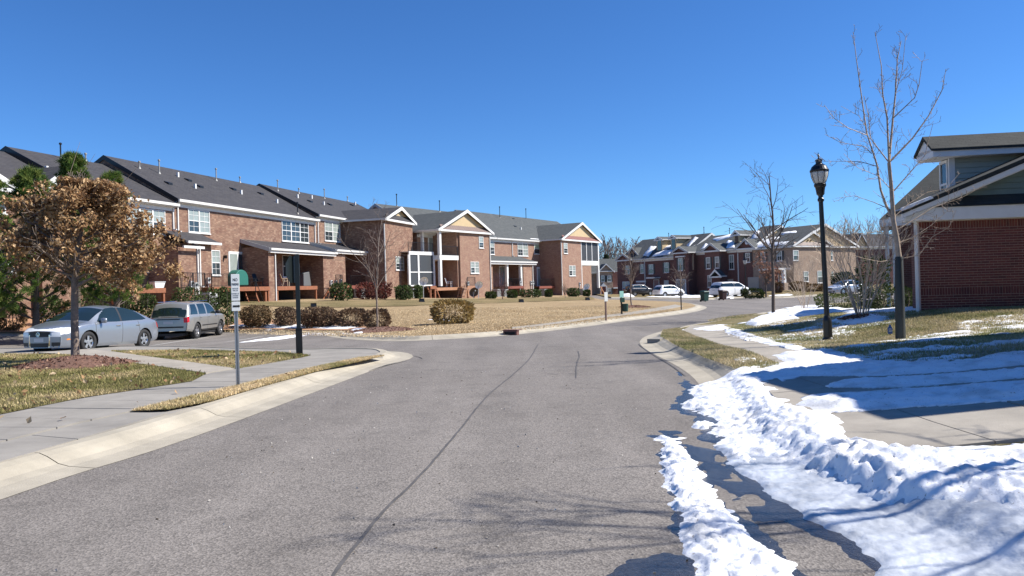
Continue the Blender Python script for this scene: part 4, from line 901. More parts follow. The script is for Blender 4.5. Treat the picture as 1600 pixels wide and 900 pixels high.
# screened porch left of the wing
SP_Y = .7; s0 = F2.x(640, 420, SP_Y); s1 = a0 - .05
zt = F2.z(658, 394, SP_Y); zb_ = F2.z(658, 447, SP_Y); fb = MB().box(s0, s1, SP_Y, SP_Y + .15, zt - .28, zt)
xa_, xb_ = s0, s1; wq = (s1 - s0)
for t in (0, .36, 1): xx = s0 + wq * t; fb.box(xx - .12, xx + .12, SP_Y - .01, SP_Y + .16, zb_, zt - .28)
fb.box(s0, s1, SP_Y + .01, SP_Y + .14, zb_, zb_ + .12).box(s0, s1, SP_Y + .02, SP_Y + .13, (zb_ + zt) / 2 - .35, (zb_ + zt) / 2 - .25)
sp_ = fb.build('screened_porch', M_white, H4); bx(sp_, 'screen', M_screen, s0, s1, SP_Y + .06, SP_Y + .08, zb_, zt - .1); bx(sp_, 'porch_floor', M_white, s0, s1, SP_Y, MY - .01, zt + .002, zt + .06)
railing(H4, s0, s1, SP_Y + .1, zt + .06, .9)
# deck stairs (orange) in front
x0 = F2.x(662, 450, -.8); x1 = F2.x(671, 450, -.8)
deck(H4, x0, x1, -1.6, -.6, F2.z(665, 447, -.8), -1.3, m=M_deck); stairs(H4, x1, F2.x(684, 469, -.8), -1.6, -.6, F2.z(665, 447, -.8), -1.1, rail=False); bx(H4, 'deck_brace', M_deck, x0, x1, -1.66, -1.61, -.9, -.75)
x0 = F2.x(722, 450, -.6); x1 = F2.x(734, 450, -.6)
deck(H4, x0, x1, -1.3, -.05, F2.z(726, 447, -.6), -1.3, m=M_deckp); stairs(H4, x0, F2.x(710, 467, -.6), -1.3, -.4, F2.z(726, 447, -.6), -1.05, m=M_deckp); meter(H4, F2.x(730, 435), -.02, F2.z(730, 446)); 
railing(H4, x0, x1, -1.3, F2.z(726, 447, -.6))
# H4/H5 main wall openings
window(H4, F2, (760, 375, 772, 397.5), y=MY, units=1, cols=1, rows=2); window(H5, F2, (808.5, 379, 824.5, 400), y=MY, units=2, cols=2, rows=2); window(H5, F2, (834.5, 381, 844.5, 397), y=MY, pane=mat('green_shade', (.42, .5, .36), .4), cols=1, rows=1)
door(H5, F2, (839, 418, 853, 447), y=MY, m=M_white, glass=2); door(H5, F2, (780, 416, 790, 447), y=MY, m=M_door, glass=1)
PY = MY - 2.2; zf = F2.z(800, 408, PY - .25); zt = F2.z(790, 400.5, MY); x0 = F2.x(761, 408, PY); x1 = F2.x(836, 409, PY)
MB().ext([(PY - .25, zf - .13), (PY - .25, zf), (MY - .004, zt), (MY - .004, zt - .16)][::-1], 'x', x0, x1).build('porch_roof', M_roofG, H5)
MB().box(x0, x1, PY - .37, PY - .253, zf - .17, zf - .01).box(x0 + .05, x1 - .05, PY - .24, PY - .05, zf - .4, zf - .14).build('porch_gutter', M_gutter, H5)
for p in (793.5, 815): xx = F2.x(p, 430, PY); bx(H5, 'column', M_white, xx - .17, xx + .17, PY, PY + .3, DZ2 - .2, zf - .16)
bx(H5, 'storage_closet', M_brickB, F2.x(818, 430, PY), F2.x(833, 430, PY), PY, MY - .005, Z2, zf - .15); bx(H5, 'storage_closet', M_brickB, x0 + .1, F2.x(770, 430, PY), PY, MY - .005, Z2, zf - .15)
downspout(H5, F2.x(832, 430, PY), PY, -.9, zf - .2); downspout(H5, F2.x(800, 390, MY), MY, zt, ze4 - .5); downspout(H4, a1 - .1, MY - 3.4, -1, zw - .5)
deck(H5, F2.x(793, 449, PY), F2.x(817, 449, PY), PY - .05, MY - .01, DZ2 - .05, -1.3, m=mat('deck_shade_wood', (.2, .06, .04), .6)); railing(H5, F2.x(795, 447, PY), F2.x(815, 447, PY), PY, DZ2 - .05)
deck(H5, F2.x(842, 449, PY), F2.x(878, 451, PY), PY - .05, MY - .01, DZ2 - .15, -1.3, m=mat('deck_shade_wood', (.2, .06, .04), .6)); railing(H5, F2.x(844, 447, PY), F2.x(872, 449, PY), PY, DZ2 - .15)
bx(H5, 'deck_shade_panel', M_dark, F2.x(793, 449, MY), F2.x(876, 451, MY), MY - .2, MY - .1, Z2, DZ2 - .4)  # dark panel, painted shade below the porch decks
for p in (829, 832, 812): meter(H5, F2.x(p, 440, PY), PY, DZ2 + .1)
# maroon gabled wing of H5
b0 = F2.x(878, 400); b1 = F2.x(936, 400); bm = F2.x(908, 400); zw5 = F2.z(900, 377) + .33
bx(H5, 'wall', M_brickB, b0, bm, 0, MY + .01, Z2, zw5 - .12); bx(H5, 'wall', M_brickB, bm, b1 - 3.4, 3.3, MY + 8, Z2, zw5 - .12)
roof_y(H5, b0, b1, 0, RY - 1, zw5, F2.z(905.5, 347.5), m=M_roofG, gable=M_siding, pent=M_copper, ov=.4, fr=.3); pent_seams(H5, b0, b1, 0, -.3, zw5, M_copper)
window(H5, F2, (880.5, 380, 886.5, 396), units=1, cols=1); window(H5, F2, (889, 415, 899, 431), units=2, cols=1)
downspout(H5, b0 - .06, .1, -.9, zw5 - .5)
cz0, cz1 = F2.z(918, 414.5), F2.z(918, 407.5)
fb = MB().box(bm + .01, b1, 0, .2, cz0, cz1)
for t in (.0, .3, .62, 1): xx = bm + .05 + (b1 - bm - .35) * t; fb.box(xx, xx + (.3 if t == 1 else .14), 0, .2, cz1, zw5 - .2)
fb.box(b1 - .32, b1, 0, .3, F2.z(930, 450), cz0).box(bm + .05, bm + .2, 0, .2, F2.z(910, 450), cz0)
q = fb.build('corner_porch', M_white, H5); bx(q, 'screen', M_screen, bm + .05, b1 - .1, .08, .1, cz1, zw5 - .2); bx(q, 'porch_floor', M_white, bm, b1, .2, 3.2, cz0, cz1 - .01); bx(q, 'screen', M_screen, b1 - .1, b1 - .08, .2, 3.2, cz1, zw5 - .2)
MB().bar((b1 + .2, -.2, F2.z(930, 448)), (b1 - 1.2, -.4, -1.1), .06, n=4).bar((b1 - .3, -.2, F2.z(930, 448)), (b1 + 1.6, -.4, -1.1), .09, n=4).build('stair_frame', M_deckp, H5); meter(H5, F2.x(905, 440), 0, F2.z(905, 446))
snow_on_roof(H5, [(x, y, z) for x, y, z in [on_roof(F2, *p, ze4 + .02, zr5 + .1, RY, MY) for p in ((838, 356), (846, 356), (856, 371), (861, 376), (853, 376.5))]], .08)
snow_on_roof(H5, [on_roof(F2, *p, ze4 + .02, zr5 + .1, RY, MY) for p in ((826, 373.5), (855, 376), (855, 374.5), (828, 372.5))], .06)
snow_on_roof(H4, [on_roof(F2, *p, ze4, zr4, RY, MY) for p in ((654, 338), (661, 343), (668, 355), (656, 358), (653, 350))], .08)
for px, py in ((620, 322), (687, 331)): x, y, z = on_roof(F2, px, py, ze4, zr4, RY, MY); vent_pipe(H4, x, y, z, 1.3, M_black)
for px, py in ((781, 341), (822, 343)): x, y, z = on_roof(F2, px, py, ze4, zr5, RY, MY); vent_pipe(H5, x, y, z, 1.5, M_black)
x, y, z = on_roof(F2, 814, 359, ze4, zr5, RY, MY); box_vent(H5, x, y, z)
for px, py in ((804, 354), (801, 342)): x, y, z = on_roof(F2, px, py, ze4, zr5, RY, MY); low_vent(H5, x, y, z)
# ======================= FAR ROW =======================
FR = Frame((20, 128), math.atan2(-.866, .5), -.45)
GR = 'brick townhouses of the far row'
def gz(f, px, py, y=0): return f.z(px, py, y)
def far_win(B, f, px, y=0, sh=True, pane=None, units=1): return window(B, f, px, y, units=units, cols=2, rows=1, pane=pane or M_blind, shutters=sh, sill=True, fr=.08)
xa = FR.x(985.5, 407); xb = FR.x(1053, 399); xc = FR.x(1110, 362, 5.5)
zeA = gz(FR, 1020, 404) + .3; zrA = gz(FR, 1080, 367, 5.5)
HA = FR.root('townhouse', 'dark red brick townhouse with snow on its roof and two tan dormers', 'house', GR)
xe = FR.x(967, 407)
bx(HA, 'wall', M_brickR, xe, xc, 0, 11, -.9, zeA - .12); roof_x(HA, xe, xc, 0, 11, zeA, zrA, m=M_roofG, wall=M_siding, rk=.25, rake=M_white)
roof_y(HA, xe, FR.x(988, 406), -.4, 3, gz(FR, 978, 406.5) + .2, gz(FR, 978, 396), m=M_roofG, gable=M_brickR, ov=.2, fr=.2, rake=M_grey); bx(HA, 'wall', M_brickR, xe, FR.x(988, 406), -.4, .01, -.9, gz(FR, 978, 406.5) + .05)
roof_y(HA, FR.x(979, 398, 1.2), FR.x(1001, 398, 1.2), 1.2, 5, gz(FR, 988, 401, 1.2), gz(FR, 985, 387, 1.2), m=M_roofG, gable=M_brickR, ov=.3, fr=.3, rake=M_grey)
for dpx in ((1027, 374, 1034, 393), (1049, 371.5, 1055.5, 389)):
    y0 = 1.7; x0, x1, z0, z1 = FR.rect(dpx, y0); dm = MB().box(x0 - .15, x1 + .15, y0, y0 + 3.2, z0 - .8, z1 + .1).build('dormer', M_siding, HA); bx(dm, 'pane', M_glass, x0 + .1, x1 - .1, y0 - .04, y0 - .003, z0, z1 - .1)
    roof_y(HA, x0 - .15, x1 + .15, y0, y0 + 3.8, z1 + .12, z1 + .45, m=M_roofG, ov=.25, fr=.3, rake=M_white)
for p in ((1014, 413, 1021, 428), (1038, 410, 1045, 426), (1056, 406, 1064, 427), (1001, 412.5, 1006, 427), (978, 415, 984, 428)): far_win(HA, FR, p, y=-.4 if p[0] < 986 else 0)
far_win(HA, FR, (973, 440, 984, 459), y=-.4, sh=False, units=2); x0, x1, z0, z1 = FR.rect((996, 441, 1009, 461)); bx(HA, 'garage_door', M_doorred, x0, x1, -.05, -.003, -.9, z1); bx(HA, 'garage_trim', M_white, x0 - .2, x1 + .2, -.09, -.052, z1, z1 + .25)
MB().box(FR.x(1019, 434), FR.x(1032, 434), -1.3, -.004, gz(FR, 1025, 435), gz(FR, 1025, 433)).build('door_canopy', M_white, HA); door(HA, FR, (1022, 437, 1030, 460), m=M_doorred)
x0, x1, z0, z1 = FR.rect((1038, 438, 1045, 461)); bx(HA, 'door', M_grey, x0, x1, -.05, -.003, -.9, z1)
# projecting wing with centre gable
PY2 = -1.6; x0 = FR.x(1052, 395, PY2); x1 = FR.x(1075, 395, PY2); zz = gz(FR, 1062, 395, PY2) + .2
bx(HA, 'wall', M_brickR, x0, x1, PY2, .01, -.9, zz - .1); roof_y(HA, x0, x1, PY2, 5, zz, gz(FR, 1062, 385, PY2), m=M_roofG, gable=M_brickR, ov=.3, fr=.35, rake=M_grey)
far_win(HA, FR, (1060, 403, 1067, 423), y=PY2, sh=True); bx(HA, 'window_hood', M_white, FR.x(1057, 400, PY2), FR.x(1071, 400, PY2), PY2 - .3, PY2 - .01, gz(FR, 1064, 402, PY2), gz(FR, 1064, 400, PY2))
x0, x1, z0, z1 = FR.rect((1058, 438, 1071, 461), PY2); bx(HA, 'garage_door', M_garage, x0, x1, PY2 - .05, PY2 - .003, -.9, z1); MB().box(x0 - .2, x0, PY2 - .07, PY2 - .004, -.9, z1 + .2).box(x1, x1 + .2, PY2 - .07, PY2 - .004, -.9, z1 + .2).box(x0, x1, PY2 - .07, PY2 - .004, z1, z1 + .2).build('garage_trim', M_white, HA)
for P in (((1004, 400), (1017, 384), (1027, 384.5), (1013, 401)), ((1016, 402.5), (1046, 398), (1052, 390), (1040, 390.5), (1022, 397)), ((1029, 387), (1050, 383), (1052, 386), (1030, 391)), ((1076, 386), (1092, 371), (1087, 369.5), (1072, 384))):
    snow_on_roof(HA, [on_roof(FR, *p, zeA, zrA, 5.5) for p in P], .08)
# second far house
xd = FR.x(1150, 362, 5.5); xE = FR.x(1217.5, 350, 5.5)
zeB = gz(FR, 1130, 392) + .3; zrB = gz(FR, 1130, 367, 5.5)
HB = FR.root('townhouse', 'dark brick townhouse behind the white minivan with small gabled entry', 'house', GR)
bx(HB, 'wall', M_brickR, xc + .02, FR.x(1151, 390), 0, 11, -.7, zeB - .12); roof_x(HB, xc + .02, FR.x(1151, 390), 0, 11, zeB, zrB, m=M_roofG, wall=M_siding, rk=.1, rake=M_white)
PY3 = -1.5; x0 = FR.x(1101, 393, PY3); x1 = FR.x(1124, 391, PY3); zz = gz(FR, 1112, 392, PY3) + .2
bx(HB, 'wall', M_brickR, x0, x1, PY3, .01, -.7, zz - .1); roof_y(HB, x0, x1, PY3, 5, zz, gz(FR, 1112.5, 379.5, PY3), m=M_roofG, gable=M_brickR, ov=.3, fr=.35, rake=M_grey)
for p in ((1103.5, 402, 1110, 420), (1117.5, 401, 1124, 419)): far_win(HB, FR, p, y=PY3)
far_win(HB, FR, (1139.5, 398, 1147, 421), sh=False); far_win(HB, FR, (1106, 430, 1112, 449), y=PY3, sh=False)
x0 = FR.x(1110, 430, PY3 - 1); x1 = FR.x(1126, 428, PY3 - 1); roof_y(HB, x0, x1, PY3 - 1, PY3 - .01, gz(FR, 1118, 430, PY3 - 1), gz(FR, 1116.5, 421, PY3 - 1), m=M_roofG, ov=.1, fr=.1)
bx(HB, 'lit_side_panel', M_brickT, FR.x(1075.5, 410, -.8) , FR.x(1075.5, 410, -.8) + 1.2, -.85, -.8, gz(FR, 1080, 422), gz(FR, 1080, 398))  # tan panel: sunlight on the wing's brick side put into its colour
x0, x1, z0, z1 = FR.rect((1135, 436, 1146, 460)); bx(HB, 'garage_door', M_garage, x0, x1, -.05, -.003, -.7, z1)
for P in (((1092, 393), (1098, 393), (1108, 382), (1103, 380)), ((1112, 374), (1120, 377), (1149, 369), (1146, 365)), ((1126, 389), (1149, 388), (1148, 377), (1138, 375))):
    snow_on_roof(HB, [on_roof(FR, *p, zeB, zrB, 5.5) for p in P], .08)
zeC = gz(FR, 1190, 387.5) + .3; zrC = gz(FR, 1200, 353, 5.5); x1151 = FR.x(1151.5, 390)
HC = FR.root('townhouse', 'shaded brick townhouse with round gable vent and tall tan dormer', 'house', GR)
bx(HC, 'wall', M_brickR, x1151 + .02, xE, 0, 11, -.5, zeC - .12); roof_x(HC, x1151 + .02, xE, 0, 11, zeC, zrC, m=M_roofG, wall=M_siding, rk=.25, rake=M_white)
y0 = 1.9; x0, x1, z0, z1 = FR.rect((1147.5, 366, 1154.5, 382), y0); dm = MB().box(x0 - .15, x1 + .2, y0, y0 + 3.4, z0 - .8, z1 + .1).build('dormer', M_siding, HC); bx(dm, 'pane', M_glass, x0 + .15, x1 - .1, y0 - .04, y0 - .003, z0 + .1, z1 - .2); roof_y(HC, x0 - .15, x1 + .2, y0, y0 + 3.8, z1 + .12, z1 + .6, m=M_roofG, ov=.25, fr=.3)
x0 = FR.x(1153, 387, -.2); x1 = FR.x(1180, 385, -.2); roof_y(HC, x0, x1, -.2, 5, gz(FR, 1166, 386, -.2), gz(FR, 1165, 373, -.2), m=M_roofG, gable=M_brickR, ov=.2, fr=.35, rake=M_grey)
x, z = FR.at(1167, 379, -.5); MB().bar((x, -.52, z), (x, -.6, z), .28, n=12).build('round_vent', M_white, HC)
for p in ((1165, 395, 1172, 410), (1189, 394, 1196, 409), (1214, 392, 1222, 408)): far_win(HC, FR, p)
bx(HC, 'porch_roof', M_white, FR.x(1206, 420), FR.x(1236, 418), -2.5, -.005, gz(FR, 1220, 422), gz(FR, 1220, 419)); 
for p in (1224,): xx = FR.x(p, 435, -2.3); bx(HC, 'column', M_white, xx - .2, xx + .2, -2.4, -2.0, gz(FR, 1224, 442, -2.3), gz(FR, 1224, 422, -2.3)); bx(HC, 'brick_pier', M_brickT, xx - .35, xx + .35, -2.55, -1.85, -.6, gz(FR, 1224, 442, -2.3))
door(HC, FR, (1209, 424, 1217, 452), m=M_doorred); x0, x1, z0, z1 = FR.rect((1169, 433, 1186, 456)); bx(HC, 'garage_door', M_garage, x0, x1, -.05, -.003, -.6, z1)
for P in (((1172, 375), (1184, 372), (1189, 361), (1181, 360)),): snow_on_roof(HC, [on_roof(FR, *p, zeC, zrC, 5.5) for p in P], .08)
for px, py in ((1045, 373), (1100, 364), (1140, 366), (1194, 351)):
    B_, a_, b_ = (HA, zeA, zrA) if px < 1110 else (HB, zeB, zrB) if px < 1150 else (HC, zeC, zrC); x, y, z = on_roof(FR, px, py, a_, b_, 5.5); vent_pipe(B_, x, y, z, .9, M_black)
for px in (1008, 1128.5, 1154): x = FR.x(px, 420, 0); MB().box(x - .06, x + .06, -.12, -.01, -.5, zeA - .4).build('downspout', M_gutter, HA if px < 1100 else HB)
# corner house
xF = FR.x(1236, 386); DC = xF - xE; cx, cy = FR.world(xF, 0)
FC = Frame((cx, cy), math.atan2(.5, .866), .05)
HD = FC.root('corner_house', 'tan brick corner house with two nested tan gables facing the lawn', 'house')
c1 = FC.x(1337, 390); zc = gz(FC, 1270, 386) + .25; ca = FC.x(1236, 384)
ca = 0.0 if ca < 0 else ca
bx(HD, 'wall', M_brickT, 0, c1, 0, DC - .05, -.8, zc - .12)
roof_y(HD, 0, c1, 0, DC + .6, zc, gz(FC, 1278, 349.5), m=M_roofG, gable=M_siding, ov=.35, fr=.3)
g1 = FC.x(1298, 384, -.35); roof_y(HD, 0, g1, -.35, 4, gz(FC, 1267, 382, -.35), gz(FC, 1267.5, 361, -.35), m=M_roofG, gable=M_siding, pent=M_metalroof, ov=.3, fr=.25); bx(HD, 'wall', M_brickT, 0.003, g1, -.35, .01, -.8, gz(FC, 1267, 382, -.35) - .13)
for p in ((1239, 391, 1247.5, 407), (1255.5, 424, 1263, 440), (1277, 423, 1286, 442)): window(HD, FC, p, y=-.35, cols=1, rows=1, fr=.08)
for p in ((1293, 391, 1301, 407), (1292, 423, 1302, 442)): window(HD, FC, p, cols=1, rows=1, fr=.08, y=-.35 if p[0] < 1293 and 0 else 0)
x, z = FC.at(1268, 376, -.6); MB().box(x - .5, x - .35, -.5, -.35, z, z + .15).box(x + .1, x + .25, -.5, -.35, z, z + .15).build('gable_lights', M_black, HD)
x, y = 3, 6; vent_pipe(HD, 2.5, 6, gz(FC, 1278, 349.5) - 1.2, .9, M_black)
sR = (gz(FC, 1278, 349.5) - zc) / (c1 / 2)
for P in ([(-.1, .8, 0), (1.9, .6, 0), (3.4, 3, 0), (3.2, 6, 0), (1.6, 7, 0), (-.1, 6.5, 0)], [(3.9, 2.2, 0), (4.8, 3, 0), (4.6, 5.5, 0), (3.8, 5, 0)], [(0, 7.2, 0), (1.2, 7.5, 0), (1.5, 9.5, 0), (.2, 10, 0)]):
    snow_on_roof(HD, [(x, y, zc + sR * x + .02) for x, y, _ in P], .07)
# tiny far cross street house
FS = Frame((20.5, 186), 0.15, -1.2)
HE = FS.root('far_house', 'small distant tan brick house with white arched entry and dark shutters', 'house')
x0 = FS.x(936, 424); x1 = FS.x(957, 424); zz = gz(FS, 946, 423)
bx(HE, 'wall', M_brickT, x0, x1, 0, 9, -.6, zz); roof_y(HE, x0, x1, 0, 9, zz + .1, gz(FS, 946, 412), m=M_roofG, gable=M_brickT, ov=.4, fr=.4)
for p in ((939, 430.5, 944.5, 440.5), (949, 430.5, 955, 440.5), (949.5, 450, 955, 460)): window(HE, FS, p, cols=2, rows=1, fr=.1, shutters=True)
x0_, x1_, z0, z1 = FS.rect((939.5, 447, 946, 461)); bx(HE, 'door', M_doorred, x0_, x1_, -.06, -.003, -.6, z1); MB().ext([(x0_ - .3, z1 - .1), (x1_ + .3, z1 - .1), ((x0_ + x1_) / 2, z1 + .7)], 'y', -.4, -.07).box(x0_ - .35, x0_ - .1, -.4, -.07, -.6, z1 - .1).box(x1_ + .1, x1_ + .35, -.4, -.07, -.6, z1 - .1).build('entry_arch', M_white, HE)
bx(HE, 'wall', M_brickR, x1 + .01, x1 + 8, 1, 9, -.6, zz - .3); roof_x(HE, x0 - 14, x1 + 8, 1.5, 11, zz, zz + 3.1, m=M_roofG, wall=M_brickT)
bx(HE, 'wall', M_brickT, x0 - 14, x0 - .01, 2, 9, -.6, zz - .3); MB().box(x1, x1 + 1.6, -.8, 1, gz(FS, 958, 451), gz(FS, 958, 449)).build('side_porch', M_white, HE)
# roof glimpsed behind the corner house
FB = Frame((70, 140), .2, 0)
HF = FB.root('far_house', 'distant maroon roofed house behind the crape myrtle branches', 'house')
x0 = FB.x(1318, 380); x1 = FB.x(1420, 380); zt = gz(FB, 1350, 384); bx(HF, 'wall', M_brickR, x0, x1, 0, 9, -1, zt); roof_x(HF, x0, x1, 0, 9, zt, gz(FB, 1350, 366, 4.5), m=M_roof, wall=M_brickR); roof_y(HF, FB.x(1333, 372), FB.x(1353, 372), -.3, 5, zt, gz(FB, 1343, 364, -.3), m=M_roof, gable=M_siding)
# ======================= RIGHT BRICK HOUSE =======================
FG = Frame((10.9, 20.5), R(-8), .70)
HG = FG.root('brick_house', 'dark red brick house end wall at the right edge with white band and sage gable', 'house')
wl = 5.2; ztop = FG.z(1500, 343.5); 
bx(HG, 'wall_core', mat('mortar', (.46, .36, .30), .95, noise=(12, .15)), 0.0, wl, .007, .30, -.5, ztop)
# bricks: header/stretchers as pieces
bm_mats = [mat('brick_face_%s' % n_, c, .9, noise=(22, .25), bump=(60, .5)) for n_, c in (('maroon', (.15, .042, .034)), ('wine', (.13, .036, .031)), ('rust', (.175, .052, .04)), ('umber', (.105, .032, .028)))]
def brick_mesh(l, hh, m_):
    b = MB().box(0, l, -.004, .03, 0, hh); o = b.build('brick', m_, None); me = o.data; bpy.data.objects.remove(o); return me
CH = .0677; st_m = [brick_mesh(.192, .056, m_) for m_ in bm_mats]; so_m = [brick_mesh(.057, .194, m_) for m_ in bm_mats]; hf_m = [brick_mesh(.090, .056, m_) for m_ in bm_mats]
top = ztop; lay = []; rest = [MB() for _ in bm_mats]
z = -.25; zs1 = FG.z(1500, 462); k = 0; zlist = []
while z < top - .06:
    if abs(z - zs1) < CH * .51 and not any(t == 's' for t, _ in zlist): zlist.append(('s', z)); z += .203; continue
    if z > top - .203 - CH * .6: zlist.append(('s', z)); z += .203; break
    zlist.append(('c', z)); z += CH
cnt = 0; pieces = []
for i, (t, z) in enumerate(zlist):
    if t == 's': pieces += [(x * CH + .004, z, 1) for x in range(int(wl / CH))]
    else:
        x = 0.004
        if i % 2: pieces.append((x, z, 2)); x += .1015
        while x < wl - .2: pieces.append((x, z, 0)); x += .203
pieces = [p for p in pieces if p[1] + (.19 if p[2] == 1 else .05) < top + .03]
def seen(p): return p[0] < 3.05 and p[1] > -.02
vis = [p for p in pieces if seen(p) and p[2] != 1] ; vis.sort(key=lambda p: (p[0] + abs(p[1] - 1.2) * .0)); chosen = set(vis[:300])
for p in pieces:
    q = random.choices(range(4), (5, 3, 3, 1))[0]; j = random.uniform(-.002, .002)
    if p in chosen:
        o = bpy.data.objects.new('brick', (st_m, so_m, hf_m)[p[2]][q]); C.objects.link(o); o.parent = HG; o.location = (p[0], j, p[1])
    else:
        l, hh = ((.192, .056), (.055, .192), (.090, .056))[p[2]]; rest[q].box(p[0], p[0] + l, -.004 + j, .011, p[1], min(p[1] + hh, top))
for q, m_ in enumerate(bm_mats): rest[q].build('brickwork', m_, HG)['kind'] = 'stuff'
# side (porch) return, band, gable
bx(HG, 'side_wall', M_brickR, .004, .28, .301, .6, -.5, ztop)
zb0, zb1 = ztop - .01, FG.z(1500, 324)
MB().box(-.42, wl + .3, -.30, -.26, zb0 + .01, zb1).box(-.42, wl + .3, -.26, .28, zb0, zb0 + .03).build('frieze_board', M_white, HG)
MB().box(-.46, -.42, -.30, .9, zb0 + .04, zb1 + .02).build('gutter', M_white, HG)
MB().ext([(-.34, zb1 + .005), (.0, zb1 + .03), (.0, zb1 + .32), (-.34, zb1 + .03)], 'x', -.2, wl + .3).build('pent_roof', M_roofK, HG)
gx0, gz0 = -.55, FG.z(1412, 330); sl_ = .405; gxr = 4.7; GY = -.05
# gable siding boards, each a piece
zz = zb1 + .3; k = 0
while zz < gz0 + sl_ * 4.4:
    xl = gx0 + max(0, (zz - gz0) / sl_) + .3
    if xl < wl: MB().hexa([(xl, -.03, zz), (wl, -.03, zz), (wl, .05, zz), (xl, .05, zz), (xl + .30, -.005, zz + .15), (wl, -.005, zz + .15), (wl, .05, zz + .15), (xl + .3, .05, zz + .15)]).build('plank', M_siddark, HG)
    zz += .152
bx(HG, 'gable_core', M_siddark, .6, wl, .03, .2, zb1, zb1 + .4)
MB().ext([(gx0 + .2, zb1 + .0), (wl, zb1 + .0), (wl, gz0 + sl_ * (wl - gx0) - .2)], 'y', .055, .2).build('gable_wall', M_siddark, HG)
rp_ = [(gx0, gz0), (gxr, gz0 + sl_ * (gxr - gx0))]
MB().ext([(gx0, gz0 - .02), (gxr, rp_[1][1] - .02), (gxr, rp_[1][1] - .30), (gx0, gz0 - .22)], 'y', -.42, -.36).build('rake_board', M_white, HG)
MB().ext([(gx0 + .1, gz0 - .2), (gxr, rp_[1][1] - .26), (gxr, rp_[1][1] - .30), (gx0 + .1, gz0 - .24)], 'y', -.36, -.01).build('rake_soffit', M_white, HG)
zm_ = gz0 + sl_ * 2.0; MB().ext([(gx0, gz0), (gx0 + 2.0, zm_), (gx0 + 2.0, zm_ - .12), (gx0, gz0 - .10)], 'y', -.44, .8).build('roof', M_roofK, HG); MB().ext([(gx0 + 2.003, zm_), (gxr, rp_[1][1]), (gxr, rp_[1][1] - .12), (gx0 + 2.003, zm_ - .12)], 'y', -.44, 2.4).build('roof', M_roofK, HG)
MB().ext([(gxr + .003, rp_[1][1]), (gxr * 2 + 1, gz0), (gxr * 2 + 1, gz0 - .12), (gxr + .003, rp_[1][1] - .12)], 'y', -.44, 2.4).build('roof', M_roofK, HG)
MB().hexa([(gx0 - .02, -.5, gz0 - .03), (gx0 + .75, -.5, gz0 + .27), (gx0 + .75, -.36, gz0 + .27), (gx0 - .02, -.36, gz0 - .03), (gx0, -.5, gz0 + .06), (gx0 + .7, -.5, gz0 + .33), (gx0 + .7, -.3, gz0 + .33), (gx0, -.3, gz0 + .06)]).build('roof_snow', M_snow, HG)
# dormer
DY = 1.25; dx0 = FG.x(1484, 290, DY); zt = FG.z(1530, 244, DY); zd = zt - 1.4
dmr = MB().box(dx0 + .02, 6, DY + .04, DY + .62, zd, zt + .02).build('dormer', M_sidgreen, HG)
n = 9
for k in range(n):
    z0 = zt - (k + 1) * .15; xr_ = 6
    MB().hexa([(dx0 + .14, DY - .025, z0), (xr_, DY - .025, z0), (xr_, DY + .03, z0), (dx0 + .14, DY + .03, z0), (dx0 + .14, DY + .0, z0 + .148), (xr_, DY, z0 + .148), (xr_, DY + .03, z0 + .148), (dx0 + .14, DY + .03, z0 + .148)]).build('plank', M_sidgreen, HG)
bx(HG, 'corner_board', M_white, dx0 - .02, dx0 + .135, DY - .035, DY + .035, zd, zt)
w_ = MB().box(dx0 - .05, dx0 - .003, DY + .05, DY + .10, zd + .3, zt - .05).box(dx0 - .05, dx0 - .003, DY + .5, DY + .56, zd + .3, zt - .05).box(dx0 - .05, dx0 - .003, DY + .10, DY + .5, zt - .13, zt - .05).box(dx0 - .045, dx0 - .003, DY + .10, DY + .5, zt - .75, zt - .69).build('window', M_white, HG); bx(w_, 'pane', M_glass, dx0 - .02, dx0 + .01, DY + .10, DY + .5, zd + .3, zt - .13)
ex = FG.x(1458, 242, DY - .4)
MB().box(ex, 6, DY - .42, DY - .37, zt - .02, FG.z(1530, 229, DY - .4)).box(ex, 6, DY - .37, DY - .02, zt - .02, zt + .01).box(ex, ex + .04, DY - .37, DY + .75, zt + .0, zt + .22).box(ex + .04, dx0 + .02, DY - .37, DY + .75, zt - .015, zt + .012).build('dormer_fascia', M_white, HG)
zf_ = FG.z(1530, 228.5, DY - .45); zq = FG.z(1530, 207, DY + .4)
MB().ext([(DY - .46, zf_), (DY + .15, zf_ + .44), (DY + .15, zf_ + .34), (DY - .46, zf_ - .07)], 'x', ex - .06, 6).build('dormer_roof', M_roofK, HG); MB().ext([(DY + .153, zf_ + .44), (DY + .85, zf_), (DY + .85, zf_ - .08), (DY + .153, zf_ + .34)], 'x', ex - .06, 6).build('dormer_roof', M_roofK, HG)
MB().ext([(DY - .44, zf_ - .06), (DY + .15, zf_ + .34), (DY + .83, zf_ - .06)], 'x', ex - .0, ex + .06).build('dormer_gable', M_white, HG)
# next house up the street: turned with the curve, hip roof
FK = Frame((12.75, 26.3), R(-26), .8); HK = FK.root('brick_house', 'shaded brick house with white porch columns beyond the red brick wall', 'house')
bx(HK, 'wall', M_brickR, .5, 12, .9, 6, -.6, 2.9); kz = 2.75
MB().poly([(-.1, 0, kz), (12, 0, kz), (11, 3.6, 4.9), (1.9, 3.6, 4.9)]).poly([(-.1, 7, kz), (-.1, 0, kz), (1.9, 3.6, 4.9)]).poly([(12, 7, kz), (-.1, 7, kz), (1.9, 3.6, 4.9), (11, 3.6, 4.9)]).poly([(12, 0, kz), (12, 7, kz), (11, 3.6, 4.9)]).poly([(-.1, 0, kz - .01), (-.1, 7, kz - .01), (12, 7, kz - .01), (12, 0, kz - .01)]).build('roof', M_roofK, HK)
bx(HK, 'fascia', M_white, -.1, 12, -.05, -.005, kz - .25, kz - .01)
